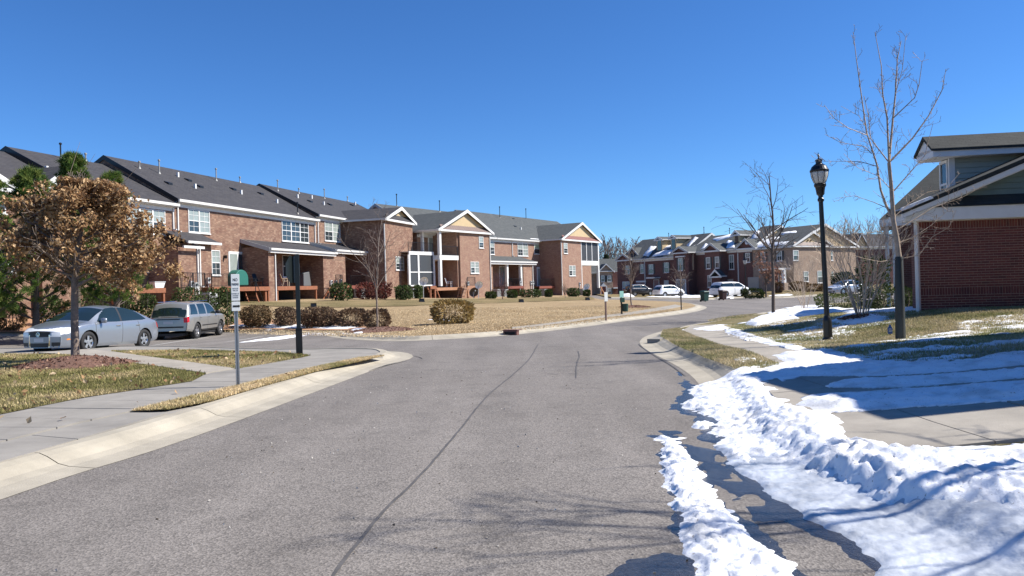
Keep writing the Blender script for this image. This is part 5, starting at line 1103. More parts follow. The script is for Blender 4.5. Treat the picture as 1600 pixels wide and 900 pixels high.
for xx in (.12, .34): bx(HK, 'porch_column', M_white, xx - .06, xx + .06, .1, .22, -.4, kz - .26)
bx(HK, 'door', M_shutter, 1.6, 2.5, .85, .895, -.3, 1.8)
xx = -.12; pp = [(xx, -.1, zb0), (xx, -.1, -.0), (xx - .02, -.12, -.12), (xx - .12, -.2, -.2)]; MB().path(pp, .045, 8).build('downspout', M_white, HG)
# off-frame two storey neighbour (casts the lawn and driveway shade)
FN = Frame((9.6, 7.45), 0.0, .3)
HN = FN.root('brick_house', 'two storey brick house just right of the view beyond the driveway', 'house')
bx(HN, 'wall', M_brickR, 0, 9, 0, 4.45, -.6, 5.3); bx(HN, 'wall', M_brickR, 1.15, 9, 4.46, 7.15, -.6, 4.6)
MB().box(-.35, 9.3, -.0, 4.45, 5.31, 5.5).ext([(-.35, 5.5), (9.3, 5.5), (4.5, 7.6)], 'y', 0, 4.45).build('roof', M_roofK, HN); MB().box(.8, 9.3, 4.47, 7.15, 4.61, 4.8).ext([(.8, 4.8), (9.3, 4.8), (5, 6.5)], 'y', 4.47, 7.15).build('roof', M_roofK, HN)
for yy in (.8, 3): bx(HN, 'window', M_white, -.06, -.004, yy, yy + 1.1, 3, 4.5); bx(HN, 'window', M_white, -.06, -.004, yy, yy + 1.1, .8, 2.3)
# ======================= VEHICLES =======================
def carpaint(name, col, metal=.5):
    m = mat(name, col, .32, metal); b = m.node_tree.nodes['Principled BSDF']; b.inputs['Coat Weight'].default_value = .6; b.inputs['Coat Roughness'].default_value = .05; return m
M_tyre = mat('tyre', (.02, .02, .021), .85); M_rim = mat('alloy', (.55, .56, .58), .28, .8); M_plastic = mat('black_plastic', (.02, .02, .021), .5)
M_cglass = mat('car_glass', (.012, .022, .022), .03, spec=.9); M_tail = mat('tail_lens', (.42, .008, .01), .15); M_lens = mat('head_lens', (.80, .82, .84), .10, 0); M_amber = mat('amber_lens', (.8, .25, .03), .2)
M_chrome = mat('chrome', (.75, .75, .76), .12, 1.0); M_seam = mat('panel_gap', (.08, .085, .09), .6); M_plate = mat('plate', (.55, .56, .57), .5)
def ip(x, P): return np.interp(x, [p[0] for p in P], [p[1] for p in P])
def sm(x, P, w=.05):
    return sum(ip(x + k * w, P) * q for k, q in ((-2, .1), (-1, .22), (0, .36), (1, .22), (2, .1)))
def pin(x, z, P): return bool(inpoly(np.array([x]), np.array([z]), P)[0])
def wheel(root, x, y, r, side, wd=.21, spokes=5, dark=False):
    w_ = MB(); c = (x, y, r); n = 28
    prof = [(r * .62, -wd / 2), (r * .93, -wd / 2), (r, -wd / 2 + .03), (r, wd / 2 - .03), (r * .93, wd / 2), (r * .66, wd / 2), (r * .62, wd / 2 - .03)]
    for rr, d in prof:
        for k in range(n): t = 2 * math.pi * k / n; w_.v.append((x + rr * math.cos(t), y + d * side, r + rr * math.sin(t)))
    for j in range(len(prof) - 1):
        for k in range(n): w_.f.append((j * n + k, j * n + (k + 1) % n, (j + 1) * n + (k + 1) % n, (j + 1) * n + k))
    W_ = w_.build('wheel', M_tyre, root, smooth=True)
    q = MB(); o = wd / 2 - .035
    for k in range(n):
        t0, t1 = 2 * math.pi * k / n, 2 * math.pi * (k + 1) / n
        q.poly([(x + r * .67 * math.cos(t0), y + side * o, r + r * .67 * math.sin(t0)), (x + r * .67 * math.cos(t1), y + side * o, r + r * .67 * math.sin(t1)), (x + r * .58 * math.cos(t1), y + side * (o - .03), r + r * .58 * math.sin(t1)), (x + r * .58 * math.cos(t0), y + side * (o - .03), r + r * .58 * math.sin(t0))])
    for k in range(spokes):
        t = 2 * math.pi * k / spokes + .3; a = Vector((math.cos(t), 0, math.sin(t))); b = Vector((-a.z, 0, a.x)); P = Vector((x, y + side * o, r))
        l, m_ = r * .62, r * .10
        q.poly([P + b * m_ * 1.2, P - b * m_ * 1.2, P + a * l - b * m_ * 1.3 , P + a * l + b * m_ * 1.3])
    q.lathe([(r * .16, 0), (r * .13, .02)], n=10) if False else None
    q.bar((x, y + side * (o - .05), r), (x, y + side * (o + .012), r), r * .15, n=12); q.build('rim', M_rim, W_)
    MB().bar((x, y - side * .02, r), (x, y + side * (o - .045), r), r * .6, n=20).build('brake_disc', M_plastic, W_)
def car(name, label, loc, heading, p):
    """lofted bodywork: x forward, y left, z up; panels, glass, lamps cut from the same skin"""
    root = thing(name, loc, heading, label, p.get('cat', 'car')); L, Wd = p['L'], p['W']; st = p.get('st', .03); hl = L / 2
    xs_ = np.arange(-hl, hl + st / 2, st); xs_[-1] = hl
    zt = sm(xs_, p['top'], .03); zb = sm(xs_, p['belt'], .04); zs_ = ip(xs_, p['sill'])
    plan = sm(xs_, p['plan'], .03) * Wd / 2
    n1, n2, n3 = p.get('n', (22, 12, 10)); rings = []
    for x, t, b, s_, w_ in zip(xs_, zt, zb, zs_, plan):
        b = min(b, t - .012); cab = max(0, t - b - .02); ring = []
        for k in range(n1 + 1):
            u = k / n1; z = s_ + (b - s_) * u; bul = 1 - .045 * ((u - .62) / .62) ** 2 * 1.2 - (.03 if u < .12 else 0) * (1 - u / .12)
            if u > .88: bul -= .012 * ((u - .88) / .12) ** 2
            ring.append((x, w_ * bul, z, 0, u))
        rt = min(1, cab / .45); crown = .035 + .045 * rt; e = max(b + .006, t - crown); wr = ring[-1][1] - .03 - (e - b) * p.get('tumble', .42) - .05 * (1 - rt)
        for k in range(1, n2 + 1):
            u = k / n2; ring.append((x, ring[n1][1] - .02 * rt + (wr - ring[n1][1] + .02 * rt) * u + .025 * rt * math.sin(u * math.pi), b + (e - b) * u, 1, u))
        for k in range(1, n3 + 1):
            u = k / n3; ring.append((x, wr * (1 - u), e + (t - e) * math.sin(u * math.pi / 2), 2, u))
        rings.append(ring)
    m_ = n1 + n2 + n3 + 1; A = np.array([[(q[0], q[1], q[2]) for q in r_] for r_ in rings])
    # nose and tail rounding
    for sgn, amt in ((1, p.get('nose', .10)), (-1, p.get('tailr', .06))):
        near = np.clip(1 - (hl - sgn * A[:, :, 0]) / .7, 0, 1); A[:, :, 0] -= sgn * near * amt * (A[:, :, 1] / (Wd / 2)) ** 2 * 1.6
        zc = np.where(A[:, :, 2] > .55, (A[:, :, 2] - .55) / .5, (.55 - A[:, :, 2]) / .9); A[:, :, 0] -= sgn * near * zc ** 2 * p.get('lean', .10)
    cls = {}
    wr_ = p['wheel_r']; wheels = p['wheels']; Ra = wr_ + .05
    for wx in wheels:
        for i in range(len(xs_)):
            for j in range(n1 + 1):
                dx_, dz_ = A[i, j, 0] - wx, A[i, j, 2] - wr_; d_ = math.hypot(dx_, dz_)
                if abs(d_ - Ra) < st * .72: A[i, j, 0] = wx + dx_ / d_ * Ra; A[i, j, 2] = wr_ + dz_ / d_ * Ra
    def put(key, quad): cls.setdefault(key, []).append(quad)
    for i in range(len(xs_) - 1):
        for j in range(m_ - 1):
            q = [A[i, j], A[i + 1, j], A[i + 1, j + 1], A[i, j + 1]]; c = sum(q) / 4; sec = rings[i][j + 1][3]
            if sec == 0 and any((c[0] - wx) ** 2 + (c[2] - wr_) ** 2 < Ra ** 2 for wx in wheels): continue
            key = 'body'
            for zi, (k_, sc, P) in enumerate(p['zones']):
                if sec in sc and pin(c[0], c[2], P): key = (k_, zi)
            cabh = zt[i] - zb[i]
            if sec == 2 and key == 'body':
                for (k_, x0, x1) in p.get('screens', []):
                    if x0 < c[0] < x1 and rings[i][j + 1][4] > .06: key = k_
            if key == 'body' and sec < 2:
                for gi, (g_, s2, lo, hi) in enumerate(p.get('gaps', [])):
                    if abs(c[0] - (g_ + (c[2] - .8) * s2)) < st * .5 and lo < c[2] < hi: key = ('panel_gap', gi)
            put(key, q)
    # end caps
    for i, sgn in ((0, -1), (len(xs_) - 1, 1)):
        nc = 16; P = A[i]; zmax = P[:, 2].max()
        G_ = np.array([[(P[j, 0] + sgn * p.get('capb', .07) * (1 - (1 - k / nc) ** 2 * 1.0), P[j, 1] * (1 - k / nc), P[j, 2]) for k in range(nc + 1)] for j in range(m_)])
        for j in range(m_ - 1):
            for k in range(nc):
                q = [G_[j, k], G_[j, k + 1], G_[j + 1, k + 1], G_[j + 1, k]]; 
                if sgn > 0: pass
                c = sum(q) / 4; key = 'body'
                for zi, (k_, P2) in enumerate(p.get('front' if sgn > 0 else 'rear', [])):
                    if pin(c[1], c[2], P2): key = (k_, 100 * (2 + sgn) + zi)
                put(key, q if sgn < 0 else q[::-1])
    mats = dict(body=p['paint'], side_window=M_cglass, windscreen=M_cglass, rear_window=M_cglass, headlight=M_lens, tail_light=M_tail, grille=M_plastic, bumper_trim=M_plastic, number_plate=M_plate, panel_gap=M_seam, pillar_trim=M_plastic, side_marker=M_amber, chrome_trim=M_chrome, sill_trim=M_plastic)
    bodyo = None
    for key in ['body'] + [k for k in cls if k != 'body']:
        Q = np.array(cls[key]); V = Q.reshape(-1, 3); 
        kk = np.round(V * 2e4).astype(np.int64); _, ui, inv = np.unique(kk, axis=0, return_index=True, return_inverse=True); inv = inv.ravel(); V = V[ui]; F = inv.reshape(-1, 4)
        ok = np.array([len(set(f)) == 4 for f in F]); F = F[ok]
        nV = len(V); V2 = V * [1, -1, 1]; VV = np.r_[V, V2]; FF = np.r_[F[:, ::-1] if False else F, F[:, ::-1] + nV]
        kn = key if isinstance(key, str) else key[0]
        if isinstance(key, str) or np.abs(V[:, 1]).min() < .02: npmesh(kn, VV, FF, mats[kn], root, smooth=True)
        else: npmesh(kn, V, F, mats[kn], root, smooth=True); npmesh(kn, V2, F[:, ::-1], mats[kn], root, smooth=True)
    # wheels, wells, underside
    ty = Wd / 2 - .13
    for wx in wheels:
        for sd_ in (1, -1): wheel(root, wx, sd_ * ty, wr_, sd_, spokes=p.get('spokes', 5))
    ub = MB()
    for wx in wheels:
        for sd_ in (1, -1):
            n = 14; rr = wr_ + .06
            for k in range(n):
                a0, a1 = math.pi * k / n, math.pi * (k + 1) / n
                ub.poly([(wx + rr * math.cos(a0), sd_ * (Wd / 2 - .03), wr_ + rr * math.sin(a0)), (wx + rr * math.cos(a1), sd_ * (Wd / 2 - .03), wr_ + rr * math.sin(a1)), (wx + rr * math.cos(a1), sd_ * (Wd / 2 - .35), wr_ + rr * math.sin(a1)), (wx + rr * math.cos(a0), sd_ * (Wd / 2 - .35), wr_ + rr * math.sin(a0))])
            ub.box(wx - rr, wx + rr, sd_ * (Wd / 2 - .35) - .01, sd_ * (Wd / 2 - .35) + .01, .2, wr_ + rr)
    ub.box(-hl + .25, hl - .25, -Wd / 2 + .36, Wd / 2 - .36, .19, .30).box(wheels[0] + wr_ + .08, wheels[1] - wr_ - .08, -Wd / 2 + .12, Wd / 2 - .12, .2, .3)
    ub.build('underbody', M_plastic, root)
    for sd_ in (1, -1):
        mx, mz = p['mirror']; o = MB().lathe([(.0, -.09), (.07, -.08), (.085, -.0), (.075, .06), (.0, .075)], (0, 0, 0), 12, cap=False); o.v = [(mx + v[0] * .7, sd_ * (Wd / 2 + .07) + v[1] * 1.35, mz + v[2]) for v in o.v]; q = o.build('wing_mirror', p.get('mirror_mat', p['paint']), root, smooth=True)
        MB().bar((mx - .02, sd_ * (Wd / 2 - .08), mz - .05), (mx, sd_ * (Wd / 2 + .05), mz - .03), .025).build('mirror_arm', M_plastic, q)
        for hx in p.get('handles', []): MB().hexa([(hx - .09, sd_ * (Wd / 2 - .03), p['hz'] - .018), (hx + .09, sd_ * (Wd / 2 - .03), p['hz'] - .018), (hx + .09, sd_ * (Wd / 2 + .012), p['hz'] - .014), (hx - .09, sd_ * (Wd / 2 + .012), p['hz'] - .014), (hx - .09, sd_ * (Wd / 2 - .03), p['hz'] + .018), (hx + .09, sd_ * (Wd / 2 - .03), p['hz'] + .018), (hx + .09, sd_ * (Wd / 2 + .012), p['hz'] + .014), (hx - .09, sd_ * (Wd / 2 + .012), p['hz'] + .014)]).build('door_handle', M_chrome if p.get('chromeh') else p['paint'], root)
    return root
B_ = 2
# compact saloon
sedan = dict(L=4.55, W=1.78, wheel_r=.325, wheels=(-1.30, 1.28), cat='car', spokes=5, st=.026, n=(26, 16, 12),
 top=[(-2.275, .93), (-2.1, 1.0), (-1.72, 1.07), (-1.35, 1.20), (-.95, 1.37), (-.5, 1.455), (0, 1.465), (.35, 1.43), (.75, 1.25), (1.22, .985), (1.5, .93), (1.9, .85), (2.12, .785), (2.275, .70)],
 belt=[(-2.275, .90), (-1.9, .965), (-1.3, .96), (0, .90), (1.0, .90), (1.4, .87), (1.9, .79), (2.12, .73), (2.275, .66)], sill=[(-2.275, .30), (-1.9, .24), (-.9, .19), (.9, .19), (1.9, .19), (2.275, .20)],
 plan=[(-2.275, .80), (-2.1, .90), (-1.8, .965), (-1.2, 1.0), (1.3, 1.0), (1.7, .97), (2.0, .89), (2.15, .81), (2.275, .70)], tumble=.44, nose=.14, lean=.15, capb=.13,
 zones=[('side_window', (1,), [(-1.42, 1.0), (-1.2, .975), (-.22, .93), (-.22, 1.40), (-.55, 1.392), (-.9, 1.31), (-1.15, 1.19)]), ('side_window', (1,), [(-.14, .93), (.93, .935), (.72, 1.13), (.40, 1.33), (.1, 1.39), (-.14, 1.40)]), ('pillar_trim', (1,), [(-.22, .93), (-.14, .93), (-.14, 1.39), (-.22, 1.39)]),
        ('headlight', (0, 1, 2), [(1.80, .66), (2.3, .54), (2.3, .72), (1.98, .79), (1.74, .80)]), ('tail_light', (0, 1), [(-2.3, .68), (-2.02, .72), (-1.98, .90), (-2.3, .86)]), ('side_marker', (0,), [(1.86, .42), (2.02, .42), (2.02, .46), (1.86, .46)])],
 screens=[('windscreen', .44, 1.18), ('rear_window', -1.62, -.92)], gaps=[(1.02, .02, .25, .93), (-.18, 0, .25, .92), (-.98, .25, .45, .93)],
 front=[('headlight', [(.37, .53), (.75, .53), (.75, .68), (.40, .66)]), ('grille', [(-.01, .52), (.31, .52), (.35, .66), (-.01, .66)]), ('bumper_trim', [(-.01, .22), (.28, .22), (.30, .345), (-.01, .345)]), ('bumper_trim', [(.40, .24), (.72, .27), (.72, .37), (.38, .36)]), ('chrome_trim', [(.30, .22), (.322, .22), (.365, .66), (.343, .66)]), ('number_plate', [(-.01, .38), (.17, .38), (.17, .49), (-.01, .49)])],
 rear=[('tail_light', [(.5, .62), (.8, .62), (.8, .85), (.55, .85)]), ('number_plate', [(-.01, .62), (.26, .62), (.26, .74), (-.01, .74)])], mirror=(.78, .98), handles=(.02, -.92), hz=.80, chromeh=True, paint=carpaint('paint_silver_blue', (.28, .31, .355), .55))
x, y = -13.48, 24.7
zc_ = h(x, y); CARH = {}
c1_ = car('parked_car', 'silver sedan facing the viewer behind the slender oak trunk', (x, y, zc_), math.atan2(-.98, -.18), sedan)
em = MB(); cx_ = 2.275 + .03; 
for k in range(14):
    t0, t1 = 2 * math.pi * k / 14, 2 * math.pi * (k + 1) / 14; em.bar((cx_, .06 * math.cos(t0), .595 + .06 * math.sin(t0)), (cx_, .06 * math.cos(t1), .595 + .06 * math.sin(t1)), .007, n=4)
em.path([(cx_, -.035, .64), (cx_, -.018, .555), (cx_, 0, .60), (cx_, .018, .555), (cx_, .035, .64)], .006, 4).build('emblem', M_chrome, c1_)
c1_.rotation_euler.y = math.atan((h(-12.6, 23.4) - h(-12.1, 26.0)) / -2.6) * .9
suv = dict(L=4.74, W=1.87, wheel_r=.37, wheels=(-1.36, 1.42), cat='car', st=.028, n=(26, 14, 10),
 top=[(-2.37, 1.05), (-2.30, 1.13), (-2.16, 1.45), (-2.02, 1.66), (-1.8, 1.70), (0, 1.72), (.45, 1.68), (.75, 1.52), (1.12, 1.20), (1.25, 1.14), (1.9, 1.10), (2.2, 1.02), (2.37, .85)],
 belt=[(-2.37, 1.0), (-2.2, 1.09), (0, 1.07), (1.1, 1.06), (1.8, 1.02), (2.2, .95), (2.37, .80)], sill=[(-2.37, .42), (-1.9, .36), (-.9, .34), (.9, .34), (1.9, .34), (2.37, .38)],
 plan=[(-2.37, .90), (-2.2, .965), (-1.9, 1.0), (1.7, 1.0), (2.1, .95), (2.37, .84)], tumble=.28, nose=.08, tailr=.05, lean=.03, capb=.03,
 zones=[('side_window', (1,), [(-1.98, 1.13), (-1.22, 1.12), (-1.22, 1.57), (-1.80, 1.58)]), ('side_window', (1,), [(-1.08, 1.12), (-.26, 1.11), (-.26, 1.59), (-1.05, 1.58)]), ('side_window', (1,), [(-.14, 1.11), (.92, 1.10), (.80, 1.28), (.50, 1.52), (.25, 1.59), (-.14, 1.59)]),
        ('tail_light', (0,), [(-2.40, .78), (-2.17, .80), (-2.14, 1.08), (-2.40, 1.05)]), ('headlight', (0, 1), [(2.1, .72), (2.4, .70), (2.4, .92), (2.1, .96)]), ('bumper_trim', (0,), [(-.85, .57), (.95, .57), (.95, .63), (-.85, .63)]), ('sill_trim', (0,), [(-.95, .30), (1.0, .30), (1.0, .42), (-.95, .42)]), ('tail_light', (2,), [(-2.1, 1.62), (-2.0, 1.62), (-2.0, 1.8), (-2.1, 1.8)])],
 screens=[('windscreen', .5, 1.12), ('rear_window', -2.31, -2.08)], gaps=[(1.08, 0, .4, 1.06), (-.2, 0, .4, 1.08), (-1.15, .2, .75, 1.08)],
 front=[('grille', [(-.01, .70), (.5, .70), (.5, .85), (-.01, .85)])], rear=[('tail_light', [(.68, .78), (.9, .78), (.9, 1.0), (.68, 1.0)]), ('bumper_trim', [(-.01, .56), (.68, .56), (.68, .62), (-.01, .62)]), ('number_plate', [(-.01, .74), (.2, .74), (.2, .86), (-.01, .86)]), ('bumper_trim', [(-.01, .92), (.5, .92), (.5, .965), (-.01, .965)])],
 mirror=(.82, 1.17), mirror_mat=M_plastic, handles=(-.02, -1.0), hz=.97, paint=carpaint('paint_champagne', (.35, .345, .325)))
x, y = -15.3, 36.4
c2_ = car('parked_car', 'champagne sport utility car seen from behind with a red tail light', (x, y, h(x, y)), R(90), suv)
MB().bar((-1.7, .72, 1.70), (.3, .72, 1.72), .02).bar((-1.7, -.72, 1.70), (.3, -.72, 1.72), .02).build('roof_rails', M_chrome, c2_); MB().box(-2.42, -2.36, -.7, .7, 1.12, 1.13).build('rear_wiper', M_plastic, c2_)
van = dict(L=5.1, W=1.99, wheel_r=.34, wheels=(-1.50, 1.50), cat='minivan', st=.05, n=(16, 10, 8),
 top=[(-2.55, 1.0), (-2.48, 1.2), (-2.3, 1.62), (-2.0, 1.72), (0, 1.75), (.6, 1.70), (1.0, 1.50), (1.55, 1.15), (2.0, 1.02), (2.35, .88), (2.55, .68)],
 belt=[(-2.55, .95), (-2.3, 1.12), (0, 1.06), (1.3, 1.02), (1.9, .92), (2.3, .8), (2.55, .62)], sill=[(-2.55, .32), (-1.9, .22), (1.9, .2), (2.55, .24)],
 plan=[(-2.55, .88), (-2.3, .96), (-2, 1.0), (1.7, 1.0), (2.2, .9), (2.55, .7)], tumble=.3,
 zones=[('side_window', (1,), [(-2.25, 1.18), (-.3, 1.12), (1.2, 1.1), (1.0, 1.32), (.6, 1.56), (-2.05, 1.6)]), ('pillar_trim', (1,), [(-.3, 1.1), (-.2, 1.1), (-.2, 1.58), (-.3, 1.58)]), ('tail_light', (0, 1), [(-2.6, .9), (-2.4, .95), (-2.35, 1.2), (-2.6, 1.2)]), ('headlight', (0,), [(2.1, .7), (2.5, .62), (2.5, .8), (2.1, .9)])],
 screens=[('windscreen', .75, 1.5), ('rear_window', -2.48, -2.2)], gaps=[(1.3, 0, .3, 1.05), (-.25, 0, .3, 1.05)], front=[], rear=[('number_plate', [(-.01, .75), (.22, .75), (.22, .87), (-.01, .87)]), ('tail_light', [(.75, .8), (.95, .8), (.95, 1.0), (.75, 1.0)])], mirror=(1.05, 1.1), paint=carpaint('paint_white', (.80, .80, .80), 0))
hd = math.atan2(.45, .893)
x, y = 25.15, 88.5; car('parked_minivan', 'white minivan parked in the far driveway by the bins', (x, y, h(x, y) + .13), hd, van)
crv = dict(van); crv.update(L=4.4, W=1.82, cat='car', wheels=(-1.3, 1.3), top=[(-2.2, 1.0), (-2.12, 1.15), (-1.95, 1.5), (-1.7, 1.62), (0, 1.66), (.4, 1.6), (1.15, 1.12), (1.9, 1.0), (2.2, .7)], belt=[(-2.2, .95), (-2, 1.08), (1.0, 1.0), (1.7, .93), (2.2, .65)], sill=[(-2.2, .4), (-1.8, .3), (1.8, .28), (2.2, .3)], plan=[(-2.2, .88), (-2, .96), (-1.8, 1), (1.5, 1), (2.0, .88), (2.2, .75)],
 zones=[('side_window', (1,), [(-1.6, 1.13), (.85, 1.07), (.7, 1.25), (.3, 1.5), (-1.4, 1.48)]), ('pillar_trim', (1,), [(-.3, 1.1), (-.2, 1.1), (-.2, 1.58), (-.3, 1.58)]), ('tail_light', (0, 1), [(-2.25, .9), (-2.0, .95), (-1.9, 1.4), (-2.25, 1.3)]), ('sill_trim', (0,), [(-2.3, .2), (2.3, .2), (2.3, .42), (-2.3, .42)])], screens=[('windscreen', .5, 1.1), ('rear_window', -2.13, -1.8)], gaps=[(.9, 0, .4, 1.0)], mirror=(.8, 1.05), paint=carpaint('paint_pearl', (.66, .66, .67), .2))
x, y = 20.9, 102.5; car('parked_car', 'white crossover car half in shade before the far red brick row', (x, y, h(x, y) + .13), hd, crv)
blue = dict(sedan); blue.update(st=.06, n=(14, 8, 6), paint=carpaint('paint_silver_far', (.5, .53, .58)))
P_ = AT(1324, 456, 78); car('parked_car', 'silver car parked beyond the hedge before the corner house', (P_.x, P_.y, h(P_.x, P_.y) + .1), R(200), blue)
drk = dict(crv); drk.update(paint=carpaint('paint_dark', (.03, .03, .035))); x, y = 17.6, 106.5; car('parked_car', 'dark car in shade at the left driveway of the far row', (x, y, h(x, y) + .13), hd, drk)

# ======================= STREET FURNITURE =======================
M_globe = mat('lamp_globe', (.50, .49, .46), .25, noise=(3, .05))
# right lamp post
g = (7.25, 17.7); zl = h(*g) + .12; LP = thing('street_lamp', (*g, zl), 0, 'tall black street lamp with frosted acorn globe on the snowy lawn', 'street lamp', 'street lamps')
HL = 4.28
MB().lathe([(.13, 0), (.13, .06), (.105, .10), (.10, .5), (.085, .56), (.062, .62), (.052, 3.35), (.075, 3.37), (.075, 3.42), (.055, 3.45), (.055, 3.5)], n=20).build('post', M_lampblk, LP, smooth=False)
MB().lathe([(.06, 3.5), (.09, 3.53), (.10, 3.62), (.115, 3.70), (.135, 3.72), (.14, 3.77), (.12, 3.79)], n=20).build('fitter', M_lampblk, LP)
MB().lathe([(.115, 3.79), (.15, 3.86), (.185, 3.96), (.20, 4.04), (.20, 4.09)], n=24).build('globe', M_globe, LP, smooth=True)
b = MB().lathe([(.215, 4.07), (.22, 4.11), (.20, 4.135), (.17, 4.20), (.11, 4.25), (.075, 4.27), (.075, 4.33), (.085, 4.335), (.085, 4.36), (.04, 4.38), (.02, 4.40), (.012, 4.43), (.028, 4.46), (.012, 4.49), (.003, 4.54)], n=20)
b.build('cap', M_lampblk, LP)
for k in range(8):
    t = 2 * math.pi * k / 8 + .2; c, s_ = math.cos(t), math.sin(t); MB().path([(.125 * c, .125 * s_, 3.78), (.16 * c, .16 * s_, 3.87), (.193 * c, .193 * s_, 3.96), (.208 * c, .208 * s_, 4.08)], .0055, 4).build('rib', M_lampblk, LP)
LP.scale = (.96, .96, .96)
LP.rotation_euler = (0, R(-1.4), 0)
# left sign post with stop sign seen edge-on
g = G(468, 553.5, .15); zl = h(*g) + .12; SPt = thing('stop_sign', (*g, zl), R(14), 'dark square post carrying a stop sign seen nearly edge on', 'stop sign')
hh = (AT(463, 395, g[1]) - AT(468, 553.5, g[1])).z
MB().box(-.05, .05, -.05, .05, 0, hh).build('post', M_dkgreen, SPt, bevel=.006); MB().box(-.075, .075, -.075, .075, 0, .62).box(-.085, .085, -.085, .085, .62, .65).build('base_sleeve', M_lampblk, SPt, bevel=.008)
b = MB(); zc2 = hh - .36; oc = [(.0 + .34 * math.cos(R(22.5 + 45 * k)) * 1.0, zc2 + .34 * math.sin(R(22.5 + 45 * k))) for k in range(8)]
th_ = R(62)
i0 = len(b.v)
b.ext([(p[0], p[1]) for p in oc], 'y', -.005, .005); b.v = [(v[0] * math.cos(th_) - v[1] * math.sin(th_) - .10, v[0] * math.sin(th_) + v[1] * math.cos(th_), v[2]) for v in b.v]; sg = b.build('sign_plate', M_dkgreen, SPt)
# parking sign
g = G(372, 603.5, .15); zl = h(*g) + .12; PS = thing('parking_sign', (*g, zl), R(20), 'narrow white no parking sign over a small white arrow plate on a steel post', 'sign')
k_ = g[1] / FPX; hs = 178 * k_
b = MB(); b.ext([(-.03, -.02), (-.012, -.02), (-.012, .012), (.012, .012), (.012, -.02), (.03, -.02), (.03, -.014), (.018, -.014), (.018, .02), (-.018, .02), (-.018, -.014), (-.03, -.014)], 'z', 0, hs - .05).build('post', M_steel, PS)
M_sign = mat('sign_white', (.72, .73, .70), .4); M_ink = mat('sign_ink', (.015, .016, .015), .6); M_inkg = mat('sign_ink_green', (.03, .16, .07), .6); M_inkgrey = mat('sign_small_print', (.22, .23, .22), .6)
w2 = 6.2 * k_
p1 = MB().box(-w2, w2, -.034, -.028, hs - 41.5 * k_, hs).build('sign_plate', M_sign, PS, bevel=.003); p2 = MB().box(-w2, w2, -.034, -.028, hs - 57.5 * k_, hs - 43 * k_).build('arrow_plate', M_sign, PS, bevel=.003)
MB().box(-.044, .044, -.0362, -.0345, hs - 51.5 * k_, hs - 48.5 * k_).build('arrow_bar', M_ink, p2)
MB().ext([(.044, hs - 52.5 * k_), (.044, hs - 47.5 * k_), (.066, hs - 50 * k_)][::-1], 'y', -.0362, -.0345).build('arrow_head', M_ink, p2)
def text(s, size, loc, parent, m_, rot=(R(90), 0, 0), sx=1.0):
    c = bpy.data.curves.new('lettering', 'FONT'); c.body = s; c.size = size; c.align_x = 'CENTER'; c.align_y = 'CENTER'; c.extrude = .0006; c.offset = size * .012
    o = bpy.data.objects.new('lettering', c); C.objects.link(o); dg = bpy.context.evaluated_depsgraph_get(); me = bpy.data.meshes.new_from_object(o.evaluated_get(dg)); bpy.data.objects.remove(o)
    o = link('lettering', me, m_, parent); o.location = loc; o.rotation_euler = rot; o.scale = (sx, 1, 1); return o
text('NO', .066, (0, -.0352, hs - 9 * k_), p1, M_ink, sx=.7); text('PARKING', .052, (0, -.0352, hs - 16 * k_), p1, M_ink, sx=.48)
for q, (t_, dz) in enumerate((('VEHICLES', 22.5), ('WILL BE', 25.5), ('TOWED AT', 30.5), ('OWNERS', 33.5), ('EXPENSE', 36.5))): text(t_, .028, (0, -.0352, hs - dz * k_), p1, M_inkgrey, sx=.75)
# far signs
g = G(947, 500.5, .13); k_ = g[1] / FPX; r_ = thing('street_sign', (*g, h(*g) + .12), R(30), 'far narrow white sign on a brown post at the straw lawn edge', 'sign')
MB().box(-.03, .03, -.03, .03, 0, 44 * k_).build('post', mat('post_brown', (.16, .10, .085), .7), r_); MB().box(-.09, .09, -.05, -.035, 30 * k_, 44.5 * k_).build('sign_plate', M_sign, r_)
g = G(971.5, 491, .13); k_ = g[1] / FPX; r_ = thing('pet_waste_station', (*g, h(*g) + .12), R(20), 'green pet waste station with small sign and hanging bin', 'waste station')
M_binG = mat('green_plastic', (.01, .05, .035), .5); MB().box(-.035, .035, -.035, .035, 0, 36 * k_).build('post', M_black, r_); MB().box(-.12, .12, -.055, -.04, 26.5 * k_, 36.5 * k_).build('sign_plate', mat('pale_green_sign', (.35, .65, .55), .4), r_); MB().box(-.11, .11, -.18, -.04, 19 * k_, 26 * k_).build('bag_box', M_binG, r_); MB().lathe([(.15, 4.5 * k_), (.17, 16 * k_), (.17, 16.6 * k_)], (.2, -.05, 0), 12).build('bin', M_binG, r_)
g = G(1064.5, 484, .13); r_ = thing('marker_post', (*g, h(*g) + .12), 0, 'thin dark marker post on the tip of the straw lawn', 'post'); MB().box(-.03, .03, -.03, .03, 0, .95).box(-.035, .035, -.035, .035, .95, 1.05).build('post', M_black, r_)
def wheelie(px, py, m_, label):
    g = G(px, py, .05); r_ = thing('wheelie_bin', (*g, h(*g)), R(25), label, 'bin'); b = MB()
    b.hexa([(-.25, -.28, .08), (.25, -.28, .08), (.25, .25, .08), (-.25, .25, .08), (-.31, -.36, .98), (.31, -.36, .98), (.31, .36, .98), (-.31, .36, .98)]).build('tub', m_, r_)
    MB().hexa([(-.34, -.42, .98), (.34, -.42, .98), (.34, .40, .98), (-.34, .40, .98), (-.28, -.34, 1.06), (.28, -.34, 1.06), (.3, .36, 1.1), (-.3, .36, 1.1)]).bar((-.3, .44, 1.0), (.3, .44, 1.0), .02).build('lid', m_, r_)
    for s_ in (-1, 1): MB().bar((s_ * .26, .25, .12), (s_ * .32, .25, .12), .12, n=12).build('wheel', M_tyre, r_)
    r_.scale = (.92,) * 3
